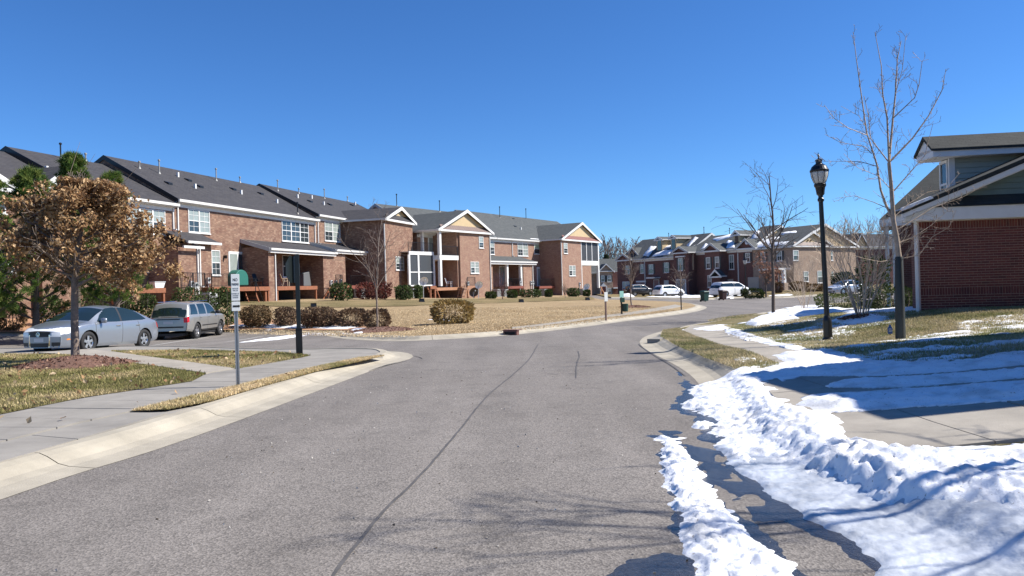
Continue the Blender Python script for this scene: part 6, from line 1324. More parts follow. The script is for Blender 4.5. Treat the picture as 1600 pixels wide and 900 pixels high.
wheelie(1101, 470.5, M_binG, 'dark green wheelie bin on the far kerb'); wheelie(1129.5, 468.3, mat('maroon_plastic', (.035, .011, .009), .5), 'maroon wheelie bin behind the white minivan')
# small far lamp
g = G(1166, 460, .13) if False else (AT(1165, 447, 84).x, 84); k_ = g[1] / FPX; r_ = thing('street_lamp', (*g, h(*g) + .12), 0, 'distant black street lamp with white globe before the far row', 'street lamp', 'street lamps')
top_ = AT(1164, 402, 84).z - h(*g) - .12; MB().lathe([(.14, 0), (.1, .5), (.07, .6), (.06, top_ - .9), (.12, top_ - .75)], n=10).build('post', M_lampblk, r_); MB().lathe([(.12, top_ - .75), (.22, top_ - .4), (.22, top_ - .3)], n=12).build('globe', M_globe, r_); MB().lathe([(.25, top_ - .32), (.2, top_ - .15), (.06, top_)], n=12).build('cap', M_lampblk, r_)
# blue lawn sign
g = G(1391, 525.5, .15); k_ = g[1] / FPX; r_ = thing('yard_sign', (*g, h(*g) + .12), R(-15), 'small blue lawn sign on a stake next to the sleeved tree', 'sign'); M_blue = mat('blue_sign', (.02, .09, .32), .5)
MB().bar((0, 0, -.05), (0, 0, 8 * k_), .007).build('stake', M_black, r_); q = MB().ext([(-3.3 * k_, 6 * k_), (3.3 * k_, 6 * k_), (3.3 * k_, 15 * k_), (1.5 * k_, 18 * k_), (.8 * k_, 20.5 * k_), (-.8 * k_, 20.5 * k_), (-1.5 * k_, 18 * k_), (-3.3 * k_, 15 * k_)][::-1], 'y', -.01, .01).build('sign_plate', M_blue, r_)
MB().box(-2.3 * k_, 2.3 * k_, -.0125, -.0105, 9 * k_, 9.8 * k_).box(-2.3 * k_, 2.3 * k_, -.0125, -.0105, 11.2 * k_, 12 * k_).box(-2 * k_, 2 * k_, -.0125, -.0105, 13.2 * k_, 14 * k_).build('print', M_sign, q)
# valve boxes and low green stakes on the lawn
for px, py, lb in ((814.5, 472.5, 'small black box on the straw lawn in front of the covered porch'), (659, 472, 'small dark box on the straw lawn beside the orange stairs'), (918, 469, 'small dark box at the last air conditioner'), (490, 480, 'small dark box behind the long hedge')):
    g = G(px, py, .13); r_ = thing('utility_box', (*g, h(*g) + .12), .4, lb, 'utility box'); MB().hexa([(-.2, -.15, -.05), (.2, -.15, -.05), (.2, .15, -.05), (-.2, .15, -.05), (-.17, -.12, .22), (.17, -.12, .22), (.17, .12, .26), (-.17, .12, .26)]).build('box', M_black, r_); MB().box(-.19, .19, -.14, .14, .255, .28).build('lid', M_black, r_)
# dishes, air conditioners, grill, chairs
for px, py, yy, lb in ((562, 470, -3.2, 'grey air conditioner left of the shaded porch columns'), (325, 466, -3.4, 'tall grey unit by the closet wall under the downspouts')): ac_unit(F1, px, py, yy, lb)
for px, yy, lb in ((645, -1.6, 'grey air conditioner between two clipped evergreen shrubs under the wing'), (776, -.6, 'grey air conditioner nearest the left bush of the covered porch'), (787, -.6, 'second grey air conditioner of the pair by the purple bush'), (849.5, -1.2, 'grey air conditioner at the end of the long evergreen hedge'), (909, -1.2, 'last grey air conditioner beside the corner screened porch')): ac_unit(F2, px, 466, yy, lb)
for px, py, Y, rr, lb, mm in ((662, 466, 69, .42, 'white satellite dish on a mast above the orange stair landing', None), (748, 467, 76, .42, 'white satellite dish on a mast in front of the tan gable wing', None), (916, 463, 96, .45, 'white satellite dish beside the corner screened porch', None), (740, 466, 80, .55, 'satellite dish low by the wall with shade painted into its colour', mat('dish_painted_shade', (.05, .035, .03), .5))):  # last dish: its shade is painted as a dark colour
    P_ = AT(px, py, Y); zg = h(P_.x, P_.y) + .13; top_ = AT(px, {662: 438, 748: 444, 916: 447, 740: 455}[px], Y).z - zg; dish((P_.x, P_.y, zg), R(25), lb, top_, rr, mm, .45)
x, z = F1.at(372, 446, YD + .7); X, Y = F1.world(x, YD + .7); r_ = thing('grill', (X, Y, z + F1.zb + .0), F1.a, 'gas grill under a rounded green cover on the orange deck', 'grill')
M_gcov = mat('green_cover', (.02, .13, .10), .5, bump=(6, .3)); b = MB(); n = 10; pr = [(-.75, 0), (.75, 0), (.75, .5)] + [(.75 * math.cos(R(90 * k / n)), .5 + .62 * math.sin(R(90 * k / n))) for k in range(1, n)] + [(-.75 * math.sin(R(90 * k / n)), .5 + .62 * math.cos(R(90 * k / n))) for k in range(0, n)] + [(-.75, .5)]
b.ext(pr[::-1], 'y', -.35, .35).build('cover', M_gcov, r_, bevel=.05); MB().box(-.7, .7, -.3, .3, -.02, .05).build('base', M_black, r_)
x, z = F1.at(476, 446, -1.0); X, Y = F1.world(x, -1.0); r_ = thing('grill', (X, Y, F1.zb + DZ), F1.a, 'grey covered grill on the shaded porch deck', 'grill'); MB().hexa([(-.6, -.3, 0), (.6, -.3, 0), (.6, .3, 0), (-.6, .3, 0), (-.5, -.25, 1.1), (.4, -.25, 1.25), (.4, .25, 1.25), (-.5, .25, 1.1)]).build('cover', mat('grey_cover', (.10, .105, .11), .7), r_, bevel=.06); MB().box(-.55, .55, -.28, .28, -.01, .03).build('base', M_black, r_)
def chair(px, f, yy, dz, label, m_, rz=0):
    x, z = f.at(px, 446, yy); X, Y = f.world(x, yy); r_ = thing('deck_chair', (X, Y, f.zb + dz), f.a + rz, label, 'chair')
    b = MB(); 
    for k in range(4): MB().box(-.26 + k * .135, -.26 + k * .135 + .11, -.25, .25, .40, .43).build('slat', m_, r_)
    for s_ in (-1, 1):
        MB().bar((s_ * .27, -.25, 0), (s_ * .27, -.22, .6), .025).build('leg', m_, r_); MB().bar((s_ * .27, .3, 0), (s_ * .27, .1, .6), .025).build('leg', m_, r_); MB().box(s_ * .27 - .05, s_ * .27 + .05, -.3, .3, .6, .63).build('armrest', m_, r_)
    MB().hexa([(-.24, .22, .4), (.24, .22, .4), (.24, .25, .4), (-.24, .25, .4), (-.24, .42, 1.0), (.24, .42, 1.0), (.24, .45, 1.0), (-.24, .45, 1.0)]).build('backrest', m_, r_)
M_chw = mat('chair_tan', (.55, .45, .32), .6)
chair(446, F1, YD + .7, DZ, 'tan wooden armchair on the deck left of the covered grill', M_chw, .8); chair(403, F1, YD + .8, DZ, 'dark metal chair on the deck by the green grill', M_black, -.5); chair(394, F1, YD + .9, DZ, 'dark metal chair behind the green grill cover', M_black, .9)
chair(804, F2, MY - 1.4, DZ2 - .05, 'dark patio chair inside the small covered porch', M_black, .3); chair(702, F2, 1.0, DZ2, 'white patio chair on the open porch below the balcony', M_dish, .4); chair(866, F2, PY + .6, DZ2 - .15, 'pale patio chair on the deck beside the shaded brick wall', M_chw, .2)
x, z = F1.at(246, 443, YD + .5); X, Y = F1.world(x, YD + .5); r_ = thing('planter', (X, Y, F1.zb + DZ), F1.a, 'white planter box on the first orange deck', 'planter'); MB().hexa([(-.35, -.15, 0), (.35, -.15, 0), (.35, .15, 0), (-.35, .15, 0), (-.45, -.2, .35), (.45, -.2, .35), (.45, .2, .35), (-.45, .2, .35)]).build('box', M_dish, r_); MB().box(-.47, .47, -.22, .22, .35, .4).build('rim', M_grey, r_)
# ======================= TREES AND SHRUBS =======================
def perp(d, rng):
    a = Vector((rng.gauss(0, 1), rng.gauss(0, 1), rng.gauss(0, 1))); a -= d * a.dot(d); return a.normalized()
def grow(out, rng, P, D, L, r, lvl, mx, p, tips):
    n = 6 if lvl < 2 else 4; pts = [(P.copy(), r)]; d = D.normalized(); step = L / n; q = P.copy()
    end = max(p.get('rmin', .004), r * p.get('taper', .35))
    for i in range(n):
        d = (d + perp(d, rng) * p.get('wig', .12) + Vector((0, 0, 1)) * p.get('up', .08)).normalized(); q = q + d * step; pts.append((q.copy(), r + (end - r) * (i + 1) / n))
    out.append(pts)
    if lvl >= mx: tips.append((q, d)); return
    nb = p['nb'][min(lvl, len(p['nb']) - 1)]
    for k in range(nb):
        t = p.get('t0', .3) + (1 - p.get('t0', .3)) * (k + rng.random() * .8) / nb; i = min(int(t * n), n - 1); f = t * n - i; a, ra = pts[i]; b, rb = pts[i + 1]; c = a.lerp(b, min(f, 1)); rr = (ra + (rb - ra) * f)
        dd = ((b - a).normalized() + perp((b - a).normalized(), rng) * math.tan(R(rng.uniform(*p.get('ang', (30, 55)))))).normalized()
        grow(out, rng, c, dd, L * p.get('lr', .6) * rng.uniform(.7, 1.15) * (1.15 - t * .4), max(p.get('rmin', .004), rr * p.get('rr', .6)), lvl + 1, mx, p, tips)
def tubes(name, polys, material, parent, loc, smooth=True):
    V = []; F = []
    for pts in polys:
        m_ = 8 if pts[0][1] > .04 else 5 if pts[0][1] > .012 else 3; base = len(V); d = (pts[1][0] - pts[0][0]).normalized(); a = d.orthogonal().normalized()
        for i, (q, r) in enumerate(pts):
            if i < len(pts) - 1: d = (pts[i + 1][0] - q).normalized()
            a = (a - d * a.dot(d)).normalized(); b = d.cross(a); L = q - loc
            for k in range(m_):
                t = 2 * math.pi * k / m_; V.append(L + a * (r * math.cos(t)) + b * (r * math.sin(t)))
        for i in range(len(pts) - 1):
            for k in range(m_): F.append((base + i * m_ + k, base + i * m_ + (k + 1) % m_, base + (i + 1) * m_ + (k + 1) % m_, base + (i + 1) * m_ + k))
    return npmesh(name, [tuple(v) for v in V], F, material, parent, smooth=smooth)
def leaves(name, P, size, cols, parent, seed=0, elong=1.6, flat=0.0, cluster=None):
    """P (n,3) positions relative to parent; folded leaf of two faces"""
    rg = np.random.default_rng(seed); n = len(P); a = rg.normal(size=(n, 3)); a /= np.linalg.norm(a, axis=1)[:, None]; b = rg.normal(size=(n, 3)); b -= a * (a * b).sum(1)[:, None]; b /= np.linalg.norm(b, axis=1)[:, None]; c = np.cross(a, b)
    s = size * rg.uniform(.4, 1.6, n)[:, None]
    V = np.stack([P - a * s * elong * .5, P + b * s * .5 - c * s * .15, P + a * s * elong * .5, P - b * s * .5 - c * s * .15], 1).reshape(-1, 3)
    F = np.arange(4 * n).reshape(n, 4); F = np.r_[F[:, [0, 1, 2]], F[:, [0, 2, 3]]]
    cols = np.array(cols); k = rg.integers(0, len(cols), n); col = cols[k] * rg.uniform(.75, 1.25, n)[:, None]
    return npmesh(name, V, F, M_leaf, parent, col=np.repeat(np.clip(col, 0, 1), 4, axis=0))
def T(px, py, Y): return AT(px, py, Y)
def bare_tree(px, py, off, label, height_px, p, seed, bark=None, trunk_top=None, r0=.06, mx=3, name='bare_tree', cat='tree', cl=None, group=None):
    g = G(px, py, off); Y = g[1]; z0 = h(*g) + off - .03; rng = random.Random(seed); root = thing(name, (*g, z0), 0, label, cat, group); base = Vector((*g, z0)); out = []; tips = []
    H_ = height_px * Y / FPX
    tr = H_ * p.get('clear', .35); top = base + Vector((p.get('lean', 0) * H_, 0, tr)); pts = [(base.lerp(top, t) + Vector((rng.gauss(0, .01), rng.gauss(0, .01), 0)) * (t > 0), r0 * (1 - .3 * t) * (1.25 if t == 0 else 1)) for t in (0, .05, .3, .6, 1)]
    tubes('trunk', [pts], bark or M_bark, root, base)
    cur = top; d = Vector((p.get('lean', 0), 0, 1)).normalized()
    L = H_ - tr; n0 = p.get('mains', 6)
    # leader
    grow(out, rng, top, d, L, pts[-1][1], 0, mx, p, tips)
    for k in range(n0):
        t = k / n0; q = top + Vector((0, 0, -tr * .25 + L * .35 * t)) if k > 1 else top
        an = rng.uniform(0, 6.28); sp = p.get('spread', .7) * rng.uniform(.7, 1.3); dd = Vector((math.cos(an) * sp, math.sin(an) * sp, 1)); grow(out, rng, Vector((base.x, base.y, min(q.z, top.z + L * .35))), dd, L * rng.uniform(.5, .8), r0 * .42, 1, mx, p, tips)
    tubes('branches', out, bark or M_bark, root, base)
    return root, base, tips, out
# -- large bare tree at right, limbs surveyed
g = (AT(1407, 526, 15.8).x, 15.8); base = Vector((*g, h(*g) + .10)); YT = g[1]
RT = thing('bare_tree', tuple(base), 0, 'tall bare tree with dark sleeved trunk in front of the brick house', 'tree')
rng = random.Random(5)
def limb(P, r0, r1, dy=0.0):
    n = len(P); r0 = r0 * (.8 if r0 < .045 else 1); return [(T(x, y, YT + dy * i / (n - 1)), r0 + (r1 - r0) * i / (n - 1)) for i, (x, y) in enumerate(P)]
trunkp = limb([(1407, 527), (1406, 470), (1404.5, 402), (1401, 372), (1396, 345), (1393, 297), (1389, 254)], .07, .036)
trunkp[0] = (base - Vector((0, 0, .1)), .08)
tubes('trunk', [trunkp], M_barkp, RT, base)
tubes('trunk_sleeve', [[(base - Vector((0, 0, .05)), .105), (T(1406, 470, YT), .095), (T(1404.6, 404, YT), .082), (T(1404.5, 401, YT), .07)]], mat('sleeve_dark', (.02, .024, .022), .6), RT, base)
LM = [limb([(1389, 254), (1395, 186), (1399, 147), (1402, 92), (1408, 64)], .032, .006, .3), limb([(1396, 184), (1429, 153), (1436, 132), (1441, 95)], .016, .005, -.3), limb([(1399, 147), (1410, 109), (1415, 57)], .013, .005, .4),
 limb([(1389, 254), (1386, 184), (1379, 147), (1377, 103), (1367, 50)], .028, .005, -.4), limb([(1389, 254), (1426, 216), (1451, 181), (1472, 141), (1478, 108)], .026, .005, .5), limb([(1398, 350), (1384, 320), (1376, 297), (1370, 257), (1354, 207), (1345.5, 147), (1338, 92), (1333, 50)], .038, .005, .5),
 limb([(1389, 254), (1372, 232), (1360, 216), (1357, 181), (1350, 150)], .018, .006, .7), limb([(1370, 260), (1345, 253), (1319.5, 252), (1290, 252), (1273, 239)], .014, .004, -.3), limb([(1356, 212), (1325, 200), (1302, 184), (1288, 164)], .015, .004, -.5),
 limb([(1354, 200), (1342, 181), (1314, 166)], .010, .004, .6), limb([(1362, 240), (1351, 229), (1314, 223), (1289, 210)], .014, .004, .4), limb([(1400, 360), (1430, 342), (1458, 324), (1500, 310), (1538, 290)], .016, .004, .4),
 limb([(1397, 298), (1426, 265), (1445, 243), (1458, 192)], .018, .004, .3), limb([(1404, 405), (1420, 402), (1436, 399), (1457, 370), (1483, 355), (1494, 328)], .014, .004, -.8), limb([(1404, 405), (1375, 409), (1350, 404), (1330, 398)], .013, .004, -.3), limb([(1397, 330), (1365, 316), (1335, 306), (1305, 310)], .014, .004, .5),
 limb([(1396, 340), (1420, 318), (1450, 300), (1478, 295), (1500, 270)], .014, .004, .8), limb([(1400, 372), (1372, 362), (1340, 366), (1310, 360)], .013, .004, .2), limb([(1393, 297), (1372, 275), (1340, 262), (1318, 240)], .014, .004, -.6), limb([(1402, 380), (1425, 372), (1455, 352), (1480, 330), (1483, 300)], .014, .004, .5)]
out = list(LM); tips = []
pp = dict(nb=[3, 2], wig=.2, up=.06, lr=.5, rr=.6, ang=(35, 60), rmin=.0035, taper=.6)
for l in LM:
    tot = sum((b[0] - a[0]).length for a, b in zip(l[:-1], l[1:]))
    for k in range(int(tot / .11)):
        i = rng.randrange(len(l) - 1); a, b = l[i][0], l[i + 1][0]; c = a.lerp(b, rng.random()); d = (b - a).normalized()
        grow(out, rng, c, (d + perp(d, rng) * rng.uniform(.7, 1.3)).normalized(), rng.uniform(.08, .46) * (1 - .7 * i / len(l)), .0042, 1, 2, pp, tips)
tubes('branches', out, M_barkp, RT, base)
# -- slim street tree
sp = dict(nb=[6, 4, 3], wig=.13, up=.02, lr=.55, rr=.6, ang=(35, 62), clear=.45, spread=1.1, mains=9, rmin=.006, t0=.2)
bare_tree(1209, 491, .13, 'spreading bare street tree on a snow mound left of the lamp', 218, sp, 3, M_barkd, r0=.08)
# crape myrtles: many stems
def myrtle(px, py, off, label, hpx, nst, seed, spread, r0, bark=mat('bark_crape', (.50, .39, .29), .8, noise=(7, .25)), mx=3):
    g = G(px, py, off); Y = g[1]; z0 = h(*g) + off - .05; rng = random.Random(seed); base = Vector((*g, z0)); H_ = hpx * Y / FPX; root = thing('crape_myrtle', tuple(base), 0, label, 'tree'); st_ = []; out = []; tips = []
    for k in range(nst):
        an = 6.28 * k / nst + rng.uniform(-.3, .3); s_ = spread * rng.uniform(.5, 1.1); q = base + Vector((math.cos(an), math.sin(an), 0)) * .12 * H_ / 4; d = Vector((math.cos(an) * s_ * .5, math.sin(an) * s_ * .5, 1)).normalized(); pts = [(q, r0)]; L = H_ * .55
        for i in range(6): d = (d + perp(d, rng) * .07 + Vector((math.cos(an), math.sin(an), 0)) * .045 * s_ * 2).normalized(); q = q + d * L / 6; pts.append((q, r0 * (1 - .09 * (i + 1))))
        st_.append(pts)
        for _ in range(3): grow(out, rng, q, (d + perp(d, rng) * .45).normalized(), H_ * .3, r0 * .36, 1, mx, dict(nb=[4, 4, 3], wig=.12, up=.1, lr=.6, rr=.6, ang=(20, 42), rmin=.0045), tips)
        for _ in range(3): i = rng.randrange(2, 6); grow(out, rng, pts[i][0], (d + perp(d, rng) * .6).normalized(), H_ * .25, r0 * .3, 2, mx, dict(nb=[4, 4, 3], wig=.12, up=.1, lr=.6, rr=.6, ang=(20, 42), rmin=.0045), tips)
    tubes('trunk', st_, bark, root, base); tubes('branches', out, bark, root, base)
    return root
myrtle(1346, 496, .16, 'large multi stemmed crape myrtle in a snow ring by the porch', 172, 13, 8, .55, .022)
myrtle(1257, 484, .13, 'small vase shaped crape myrtle behind the street lamp', 92, 8, 12, .5, .02)
# trees left and middle
sl_ = dict(nb=[5, 4, 3], wig=.12, up=.05, lr=.5, rr=.6, ang=(30, 55), clear=.30, spread=.75, mains=9, rmin=.006, t0=.2)
bare_tree(590, 514, .15, 'slender bare tree in a mulch ring before the brick wing', 180, dict(sl_, spread=.5, mains=7, clear=.35, rmin=.005), 21, M_bark, r0=.05)
bare_tree(986, 478, .13, 'bare sapling on the straw lawn in front of the far row', 92, dict(sl_, clear=.3, spread=.5), 22, M_bark, r0=.06)
bare_tree(1064, 466, .13, 'small reddish bare tree before the far garage', 58, dict(sl_, clear=.3, spread=.9), 23, M_bark, r0=.09)
bare_tree(1383, 480, .13, 'thin bare shrub against the dark porch', 46, dict(sl_, clear=.1, spread=.6), 26, M_barkp, r0=.02)
bare_tree(785, 468, .13, 'purple twigged shrub tree at the covered porch', 38, dict(sl_, clear=.15, spread=1.1, nb=[6, 5, 4]), 24, mat('bark_purple', (.13, .06, .06), .9), r0=.05)
bare_tree(883, 466, .13, 'thin bare twigs beside the maroon pent wing', 22, dict(sl_, clear=.2, spread=.5), 25, M_bark, r0=.04)
rt, bs_, tp, ou = bare_tree(1197, 464, .13, 'small tree holding russet leaves before the corner house', 62, dict(sl_, clear=.3, spread=1.0), 30, M_barkd, r0=.1)
rg = np.random.default_rng(3); P = np.array([[*(t[0] - bs_)] for t in tp]); P = np.repeat(P, 3, 0) + rg.normal(size=(len(P) * 3, 3)) * .25; leaves('crown', P, .14, [(.24, .12, .08), (.32, .17, .11)], rt, 1)
# off-frame trees on the right that throw the striped shadow
for q, (X, Y, hh, sd_, lb) in enumerate(((7.6, 5.3, 5.8, 41, 'bare tree off the right edge near the driveway'),)):
    rng = random.Random(sd_); base = Vector((X, Y, h(X, Y))); rt = thing('bare_tree', tuple(base), 0, lb, 'tree'); out = []; tips = []; grow(out, rng, base, Vector((0, 0, 1)), hh, .09, 0, 3, dict(nb=[11, 6, 3], wig=.07, up=.1, lr=.5, rr=.5, ang=(35, 60), rmin=.006, t0=.3), tips); tubes('trunk', out[:1], M_bark, rt, base); tubes('branches', out[1:], M_bark, rt, base)
# brown-leaved oak
g = G(118, 569, .15); base = Vector((*g, h(*g) + .1)); OK_ = thing('oak_tree', tuple(base), 0, 'young oak holding dry brown leaves in a mulch ring by the silver sedan', 'tree'); YO = g[1]; rng = random.Random(9)
tr = [(base, .115), (base + Vector((0, 0, .12)), .095), (T(116.5, 500, YO), .08), (T(117, 440, YO), .075), (T(120, 400, YO), .065), (T(126, 365, YO), .05), (T(128, 325, YO), .03), (T(126, 295, YO), .012)]
tubes('trunk', [tr], M_bark, OK_, base); out = []; tips = []
po = dict(nb=[6, 5, 3], wig=.15, up=.04, lr=.52, rr=.6, ang=(30, 60), rmin=.006, t0=.25)
for k in range(40):
    t = rng.random(); i = 2.75 + t * 4.15; a = tr[int(i)][0].lerp(tr[min(int(i) + 1, 7)][0], i % 1); an = k * 2.4 + rng.uniform(-.3, .3); sp_ = 1.6 - t * .8; d = Vector((math.cos(an) * sp_, math.sin(an) * sp_, .55)).normalized(); grow(out, rng, a, d, (1.85 - 1.35 * t) * rng.uniform(.75, 1.1), .03 * (1.2 - t * .6), 1, 3, po, tips)
tubes('branches', out, M_bark, OK_, base)
P = []
for pl in out:
    if pl[0][1] > .022: continue
    for q, r in pl[1:]:
        if rng.random() < .62: P.append(q)
P = np.array([[*(q - base)] for q in P]); print('oak tips', len(P))
rg = np.random.default_rng(5); reps = max(3, int(40000 / max(len(P), 1))); P = np.repeat(P, reps, 0) + rg.normal(size=(len(P) * reps, 3)) * .085
cl = fbm(P[:, 0] * 1.7 + 9, P[:, 2] * 1.7 + 3 + P[:, 1], 5, 3); ztop_ = (T(128, 272, YO) - base).z; xr_ = (P[:, 0] - (T(128, 300, YO) - base).x); env = ztop_ - .30 * np.clip(np.abs(xr_) - .25, 0, 9) ** 1.6 - .25 * fbm(P[:, 0] * 2 + 5, P[:, 1] * 2, 8, 3)
P = P[(cl > .43) & (P[:, 2] > .85) & (P[:, 2] < env)]
leaves('crown', P, .052, [(.36, .22, .105), (.45, .29, .145), (.27, .15, .07), (.52, .36, .20), (.20, .11, .055)], OK_, 7)
# long pale shoots above the crown
sh = [[(T(*a, YO), .008), (T(*b, YO), .003)] for a, b in (((100, 300), (125, 222)), ((180, 300), (219, 256)), ((80, 330), (52, 285)), ((116, 290), (149, 240)))]; tubes('shoots', sh, M_barkp, OK_, base)
# mulch mounds
def mound(px, py, off, rx, ry, hh, label, m_):
    g = G(px, py, off); z0 = h(*g) + off - .015; n, k_ = 28, 7; V = [(0, 0, hh)]; F = []; rg = np.random.default_rng(int(px))
    for j in range(1, k_ + 1):
        for i in range(n):
            t = 2 * math.pi * i / n; r = j / k_ * (1 + .08 * math.sin(3 * t + px) + .05 * math.sin(5 * t)); V.append((rx * r * math.cos(t), ry * r * math.sin(t), hh * (1 - (j / k_) ** 1.7) + rg.normal() * .008))
    for i in range(n): F.append((0, 1 + i, 1 + (i + 1) % n, 1 + (i + 1) % n))
    F3 = [(0, 1 + i, 1 + (i + 1) % n) for i in range(n)]
    for j in range(k_ - 1):
        for i in range(n): a, b = 1 + j * n + i, 1 + j * n + (i + 1) % n; F3 += [(a, a + n, b + n), (a, b + n, b)]
    o = npmesh('mulch_mound', V, F3, m_, None, smooth=True); o.location = (*g, z0); tag(o, label, 'mulch', kind='stuff')
    # chips
    m = 700; r = np.sqrt(rg.random(m)) * 1.06; t = rg.random(m) * 6.283; P = np.stack([rx * r * np.cos(t), ry * r * np.sin(t), hh * (1 - np.minimum(r, 1) ** 1.7) + .012], 1); c = leaves('bark_chips', P, .035, [(.20, .10, .07), (.12, .06, .04), (.30, .18, .13)], None, 3, 2.2); c.location = (*g, z0); tag(c, label + ', loose chips', 'mulch', kind='stuff')
mound(118, 571, .15, 1.35, 1.0, .22, 'reddish mulch mound round the brown leaved oak', M_mulch)
mound(598, 517, .13, 1.5, 1.6, .18, 'mulch ring under the slender bare tree', M_mulch)
mound(1348, 497, .15, .62, .55, .10, 'mulch ring inside the snow under the crape myrtle', M_mulch); mound(989, 480, .13, 1.2, 1.2, .15, 'mulch ring of the sapling on the straw lawn', M_mulch)
# pines
def pine(px, py, Y, hpx, label, seed, rad, low=.12):
    P0 = AT(px, py, Y); z0 = h(P0.x, P0.y) + .1; base = Vector((P0.x, P0.y, z0)); rng = random.Random(seed); root = thing('pine_tree', tuple(base), 0, label, 'tree'); H_ = AT(px, hpx, Y).z - z0
    tubes('trunk', [[(base, .15), (base + Vector((.1, 0, H_ * .5)), .1), (base + Vector((.0, 0, H_ * .97)), .02)]], M_barkd, root, base); out = []; cl = []
    nwh = int(H_ / .42)
    for k in range(nwh):
        t = low + (1 - low) * k / nwh; L = rad * (1 - t) ** .8 * rng.uniform(.65, 1.15) + .25
        for j in range(6):
            an = rng.uniform(0, 6.28); q = base + Vector((0, 0, H_ * t)); d = Vector((math.cos(an), math.sin(an), .25 + t * .5)).normalized(); pts = [(q, .03)]
            for i in range(5): d = (d + Vector((0, 0, .09))).normalized(); q = q + d * L / 5; pts.append((q.copy(), .02)); 
            out.append(pts)
            for i in range(2, 6):
                for _ in range(3):
                    s_ = pts[i][0] + perp(d, rng) * rng.uniform(0, .28); cl.append((s_, (d + perp(d, rng) * .7 + Vector((0, 0, .3))).normalized()))
    tubes('branches', out, M_barkd, root, base)
    n = len(cl); m = 34; rg = np.random.default_rng(seed); Pc = np.array([[*(c[0] - base)] for c in cl]); Dc = np.array([[*c[1]] for c in cl]); Pc = np.repeat(Pc, m, 0); Dc = np.repeat(Dc, m, 0); dd = Dc + rg.normal(size=Dc.shape) * .5; dd /= np.linalg.norm(dd, axis=1)[:, None]
    side = np.cross(dd, rg.normal(size=dd.shape)); side /= np.linalg.norm(side, axis=1)[:, None]; st_ = Pc + rg.normal(size=Pc.shape) * .04; ln = rg.uniform(.14, .26, len(Pc))[:, None]
    V = np.stack([st_ - side * .013, st_ + side * .013, st_ + dd * ln], 1).reshape(-1, 3); F = np.arange(len(V)).reshape(-1, 3); cc = np.array([(.10, .16, .03), (.06, .11, .025), (.17, .21, .05)])[rg.integers(0, 3, n)]; cc = np.repeat(np.repeat(cc, m, 0), 3, 0)
    npmesh('crown', V, F, M_leaf, root, col=cc)
pine(55, 494, 33, 268, 'dark pine at the left edge behind the brown leaved oak', 31, 3.2)
pine(120, 488, 35, 243, 'tallest pine rising above the brown leaved oak crown', 32, 1.9, .35)
pine(181, 484, 33, 272, 'pine with low green branch beside the triple window', 33, 1.9, .2)
pine(-30, 494, 31, 240, 'pine mostly cut off by the left edge', 34, 2.5)
# shrubs
def shrub(px0, px1, pyt, pyb, label, cols, seed, off=.14, dens=1.0, size=.05, depth=None, box=.5, Y=None, base=None, twig=True, group=None, core=None):
    pxm = (px0 + px1) / 2; g = base or G(pxm, pyb, off)
    if Y: P_ = AT(pxm, pyb, Y); g = (P_.x, P_.y)
    k_ = g[1] / FPX; rx = (px1 - px0) * k_ / 2; hh = (AT(pxm, pyt, g[1]).z - (h(*g) + off)); ry = depth or min(rx, .9); z0 = h(*g) + off - .05
    root = thing('shrub', (*g, z0), 0, label, 'shrub', group); rg = np.random.default_rng(seed); vol = rx * ry * hh * 8; n = int(min(14000, max(900, vol / (size ** 2 * .55) ** 1 * .55 * dens)))
    u = rg.normal(size=(n * 2, 3)); u /= (np.abs(u) ** (2 + 4 * box)).sum(1)[:, None] ** (1 / (2 + 4 * box)); rr = rg.random(n * 2) ** .28; Q = u * rr[:, None]; nzz = fbm(Q[:, 0] * 2.2 * max(1, rx) + seed, Q[:, 2] * 2.2 + Q[:, 1] * 2, seed % 50, 3); Q = Q * (1 + (nzz - .5)[:, None] * .28)
    Q = Q[:n]; P = Q * [rx, ry, hh / 2] + [0, 0, hh / 2 + .05]; P = P[P[:, 2] > .03]
    leaves('foliage', P, size, cols, root, seed, 1.5)
    rng = random.Random(seed); out = []
    for k in range(int(8 + 6 * rx)):
        x = rng.uniform(-rx, rx) * .8; y = rng.uniform(-ry, ry) * .7; q = Vector((x * .9, y * .8, 0)); out.append([(q, .016), (q + Vector((x * .1, y * .1, hh * .5)), .012), (q + Vector((x * .15 + rng.gauss(0, .05), y * .2, hh * .93)), .005)])
    tubes('stems', out, M_barkd, root, Vector((0, 0, 0)))
    return root
GRN = [(.05, .075, .022), (.035, .055, .018), (.075, .10, .03)]; BRN = [(.125, .08, .05), (.165, .105, .062), (.095, .06, .038)]; TAN = [(.30, .20, .07), (.38, .26, .10), (.22, .15, .06), (.26, .20, .08)]; BRN2 = [(.16, .10, .05), (.12, .085, .04), (.20, .13, .065)]; RED = [(.13, .03, .025), (.09, .025, .02), (.16, .06, .04)]; DRK = [(.03, .045, .015), (.045, .06, .02)]
GH = 'row of brown clipped shrubs along the parking'
for a in ((378, 424, 477, 511, 'leftmost brown clipped shrub of the row beside the parking', BRN2), (430, 464, 480, 510, 'brown clipped shrub just left of the stop sign post', BRN), (466, 530, 480, 512, 'widest brown clipped shrub right of the stop sign post', BRN), (528, 574, 482, 511, 'brown clipped shrub fourth along the parking row', BRN), (570, 609, 483, 513, 'brown clipped shrub behind the slender bare tree', BRN)):
    shrub(*a[:4], a[4], a[5], int(a[0]), size=.07, box=.25, depth=.8, group=GH, dens=2.2)
shrub(676, 741, 468, 505, 'isolated tan clipped shrub on the straw lawn', TAN, 51, size=.07, box=.35, depth=.9, dens=1.8)
shrub(329, 368, 449, 508, 'big dark glossy evergreen shrub beside the champagne car', GRN, 52, size=.085, box=.7, depth=1.2)
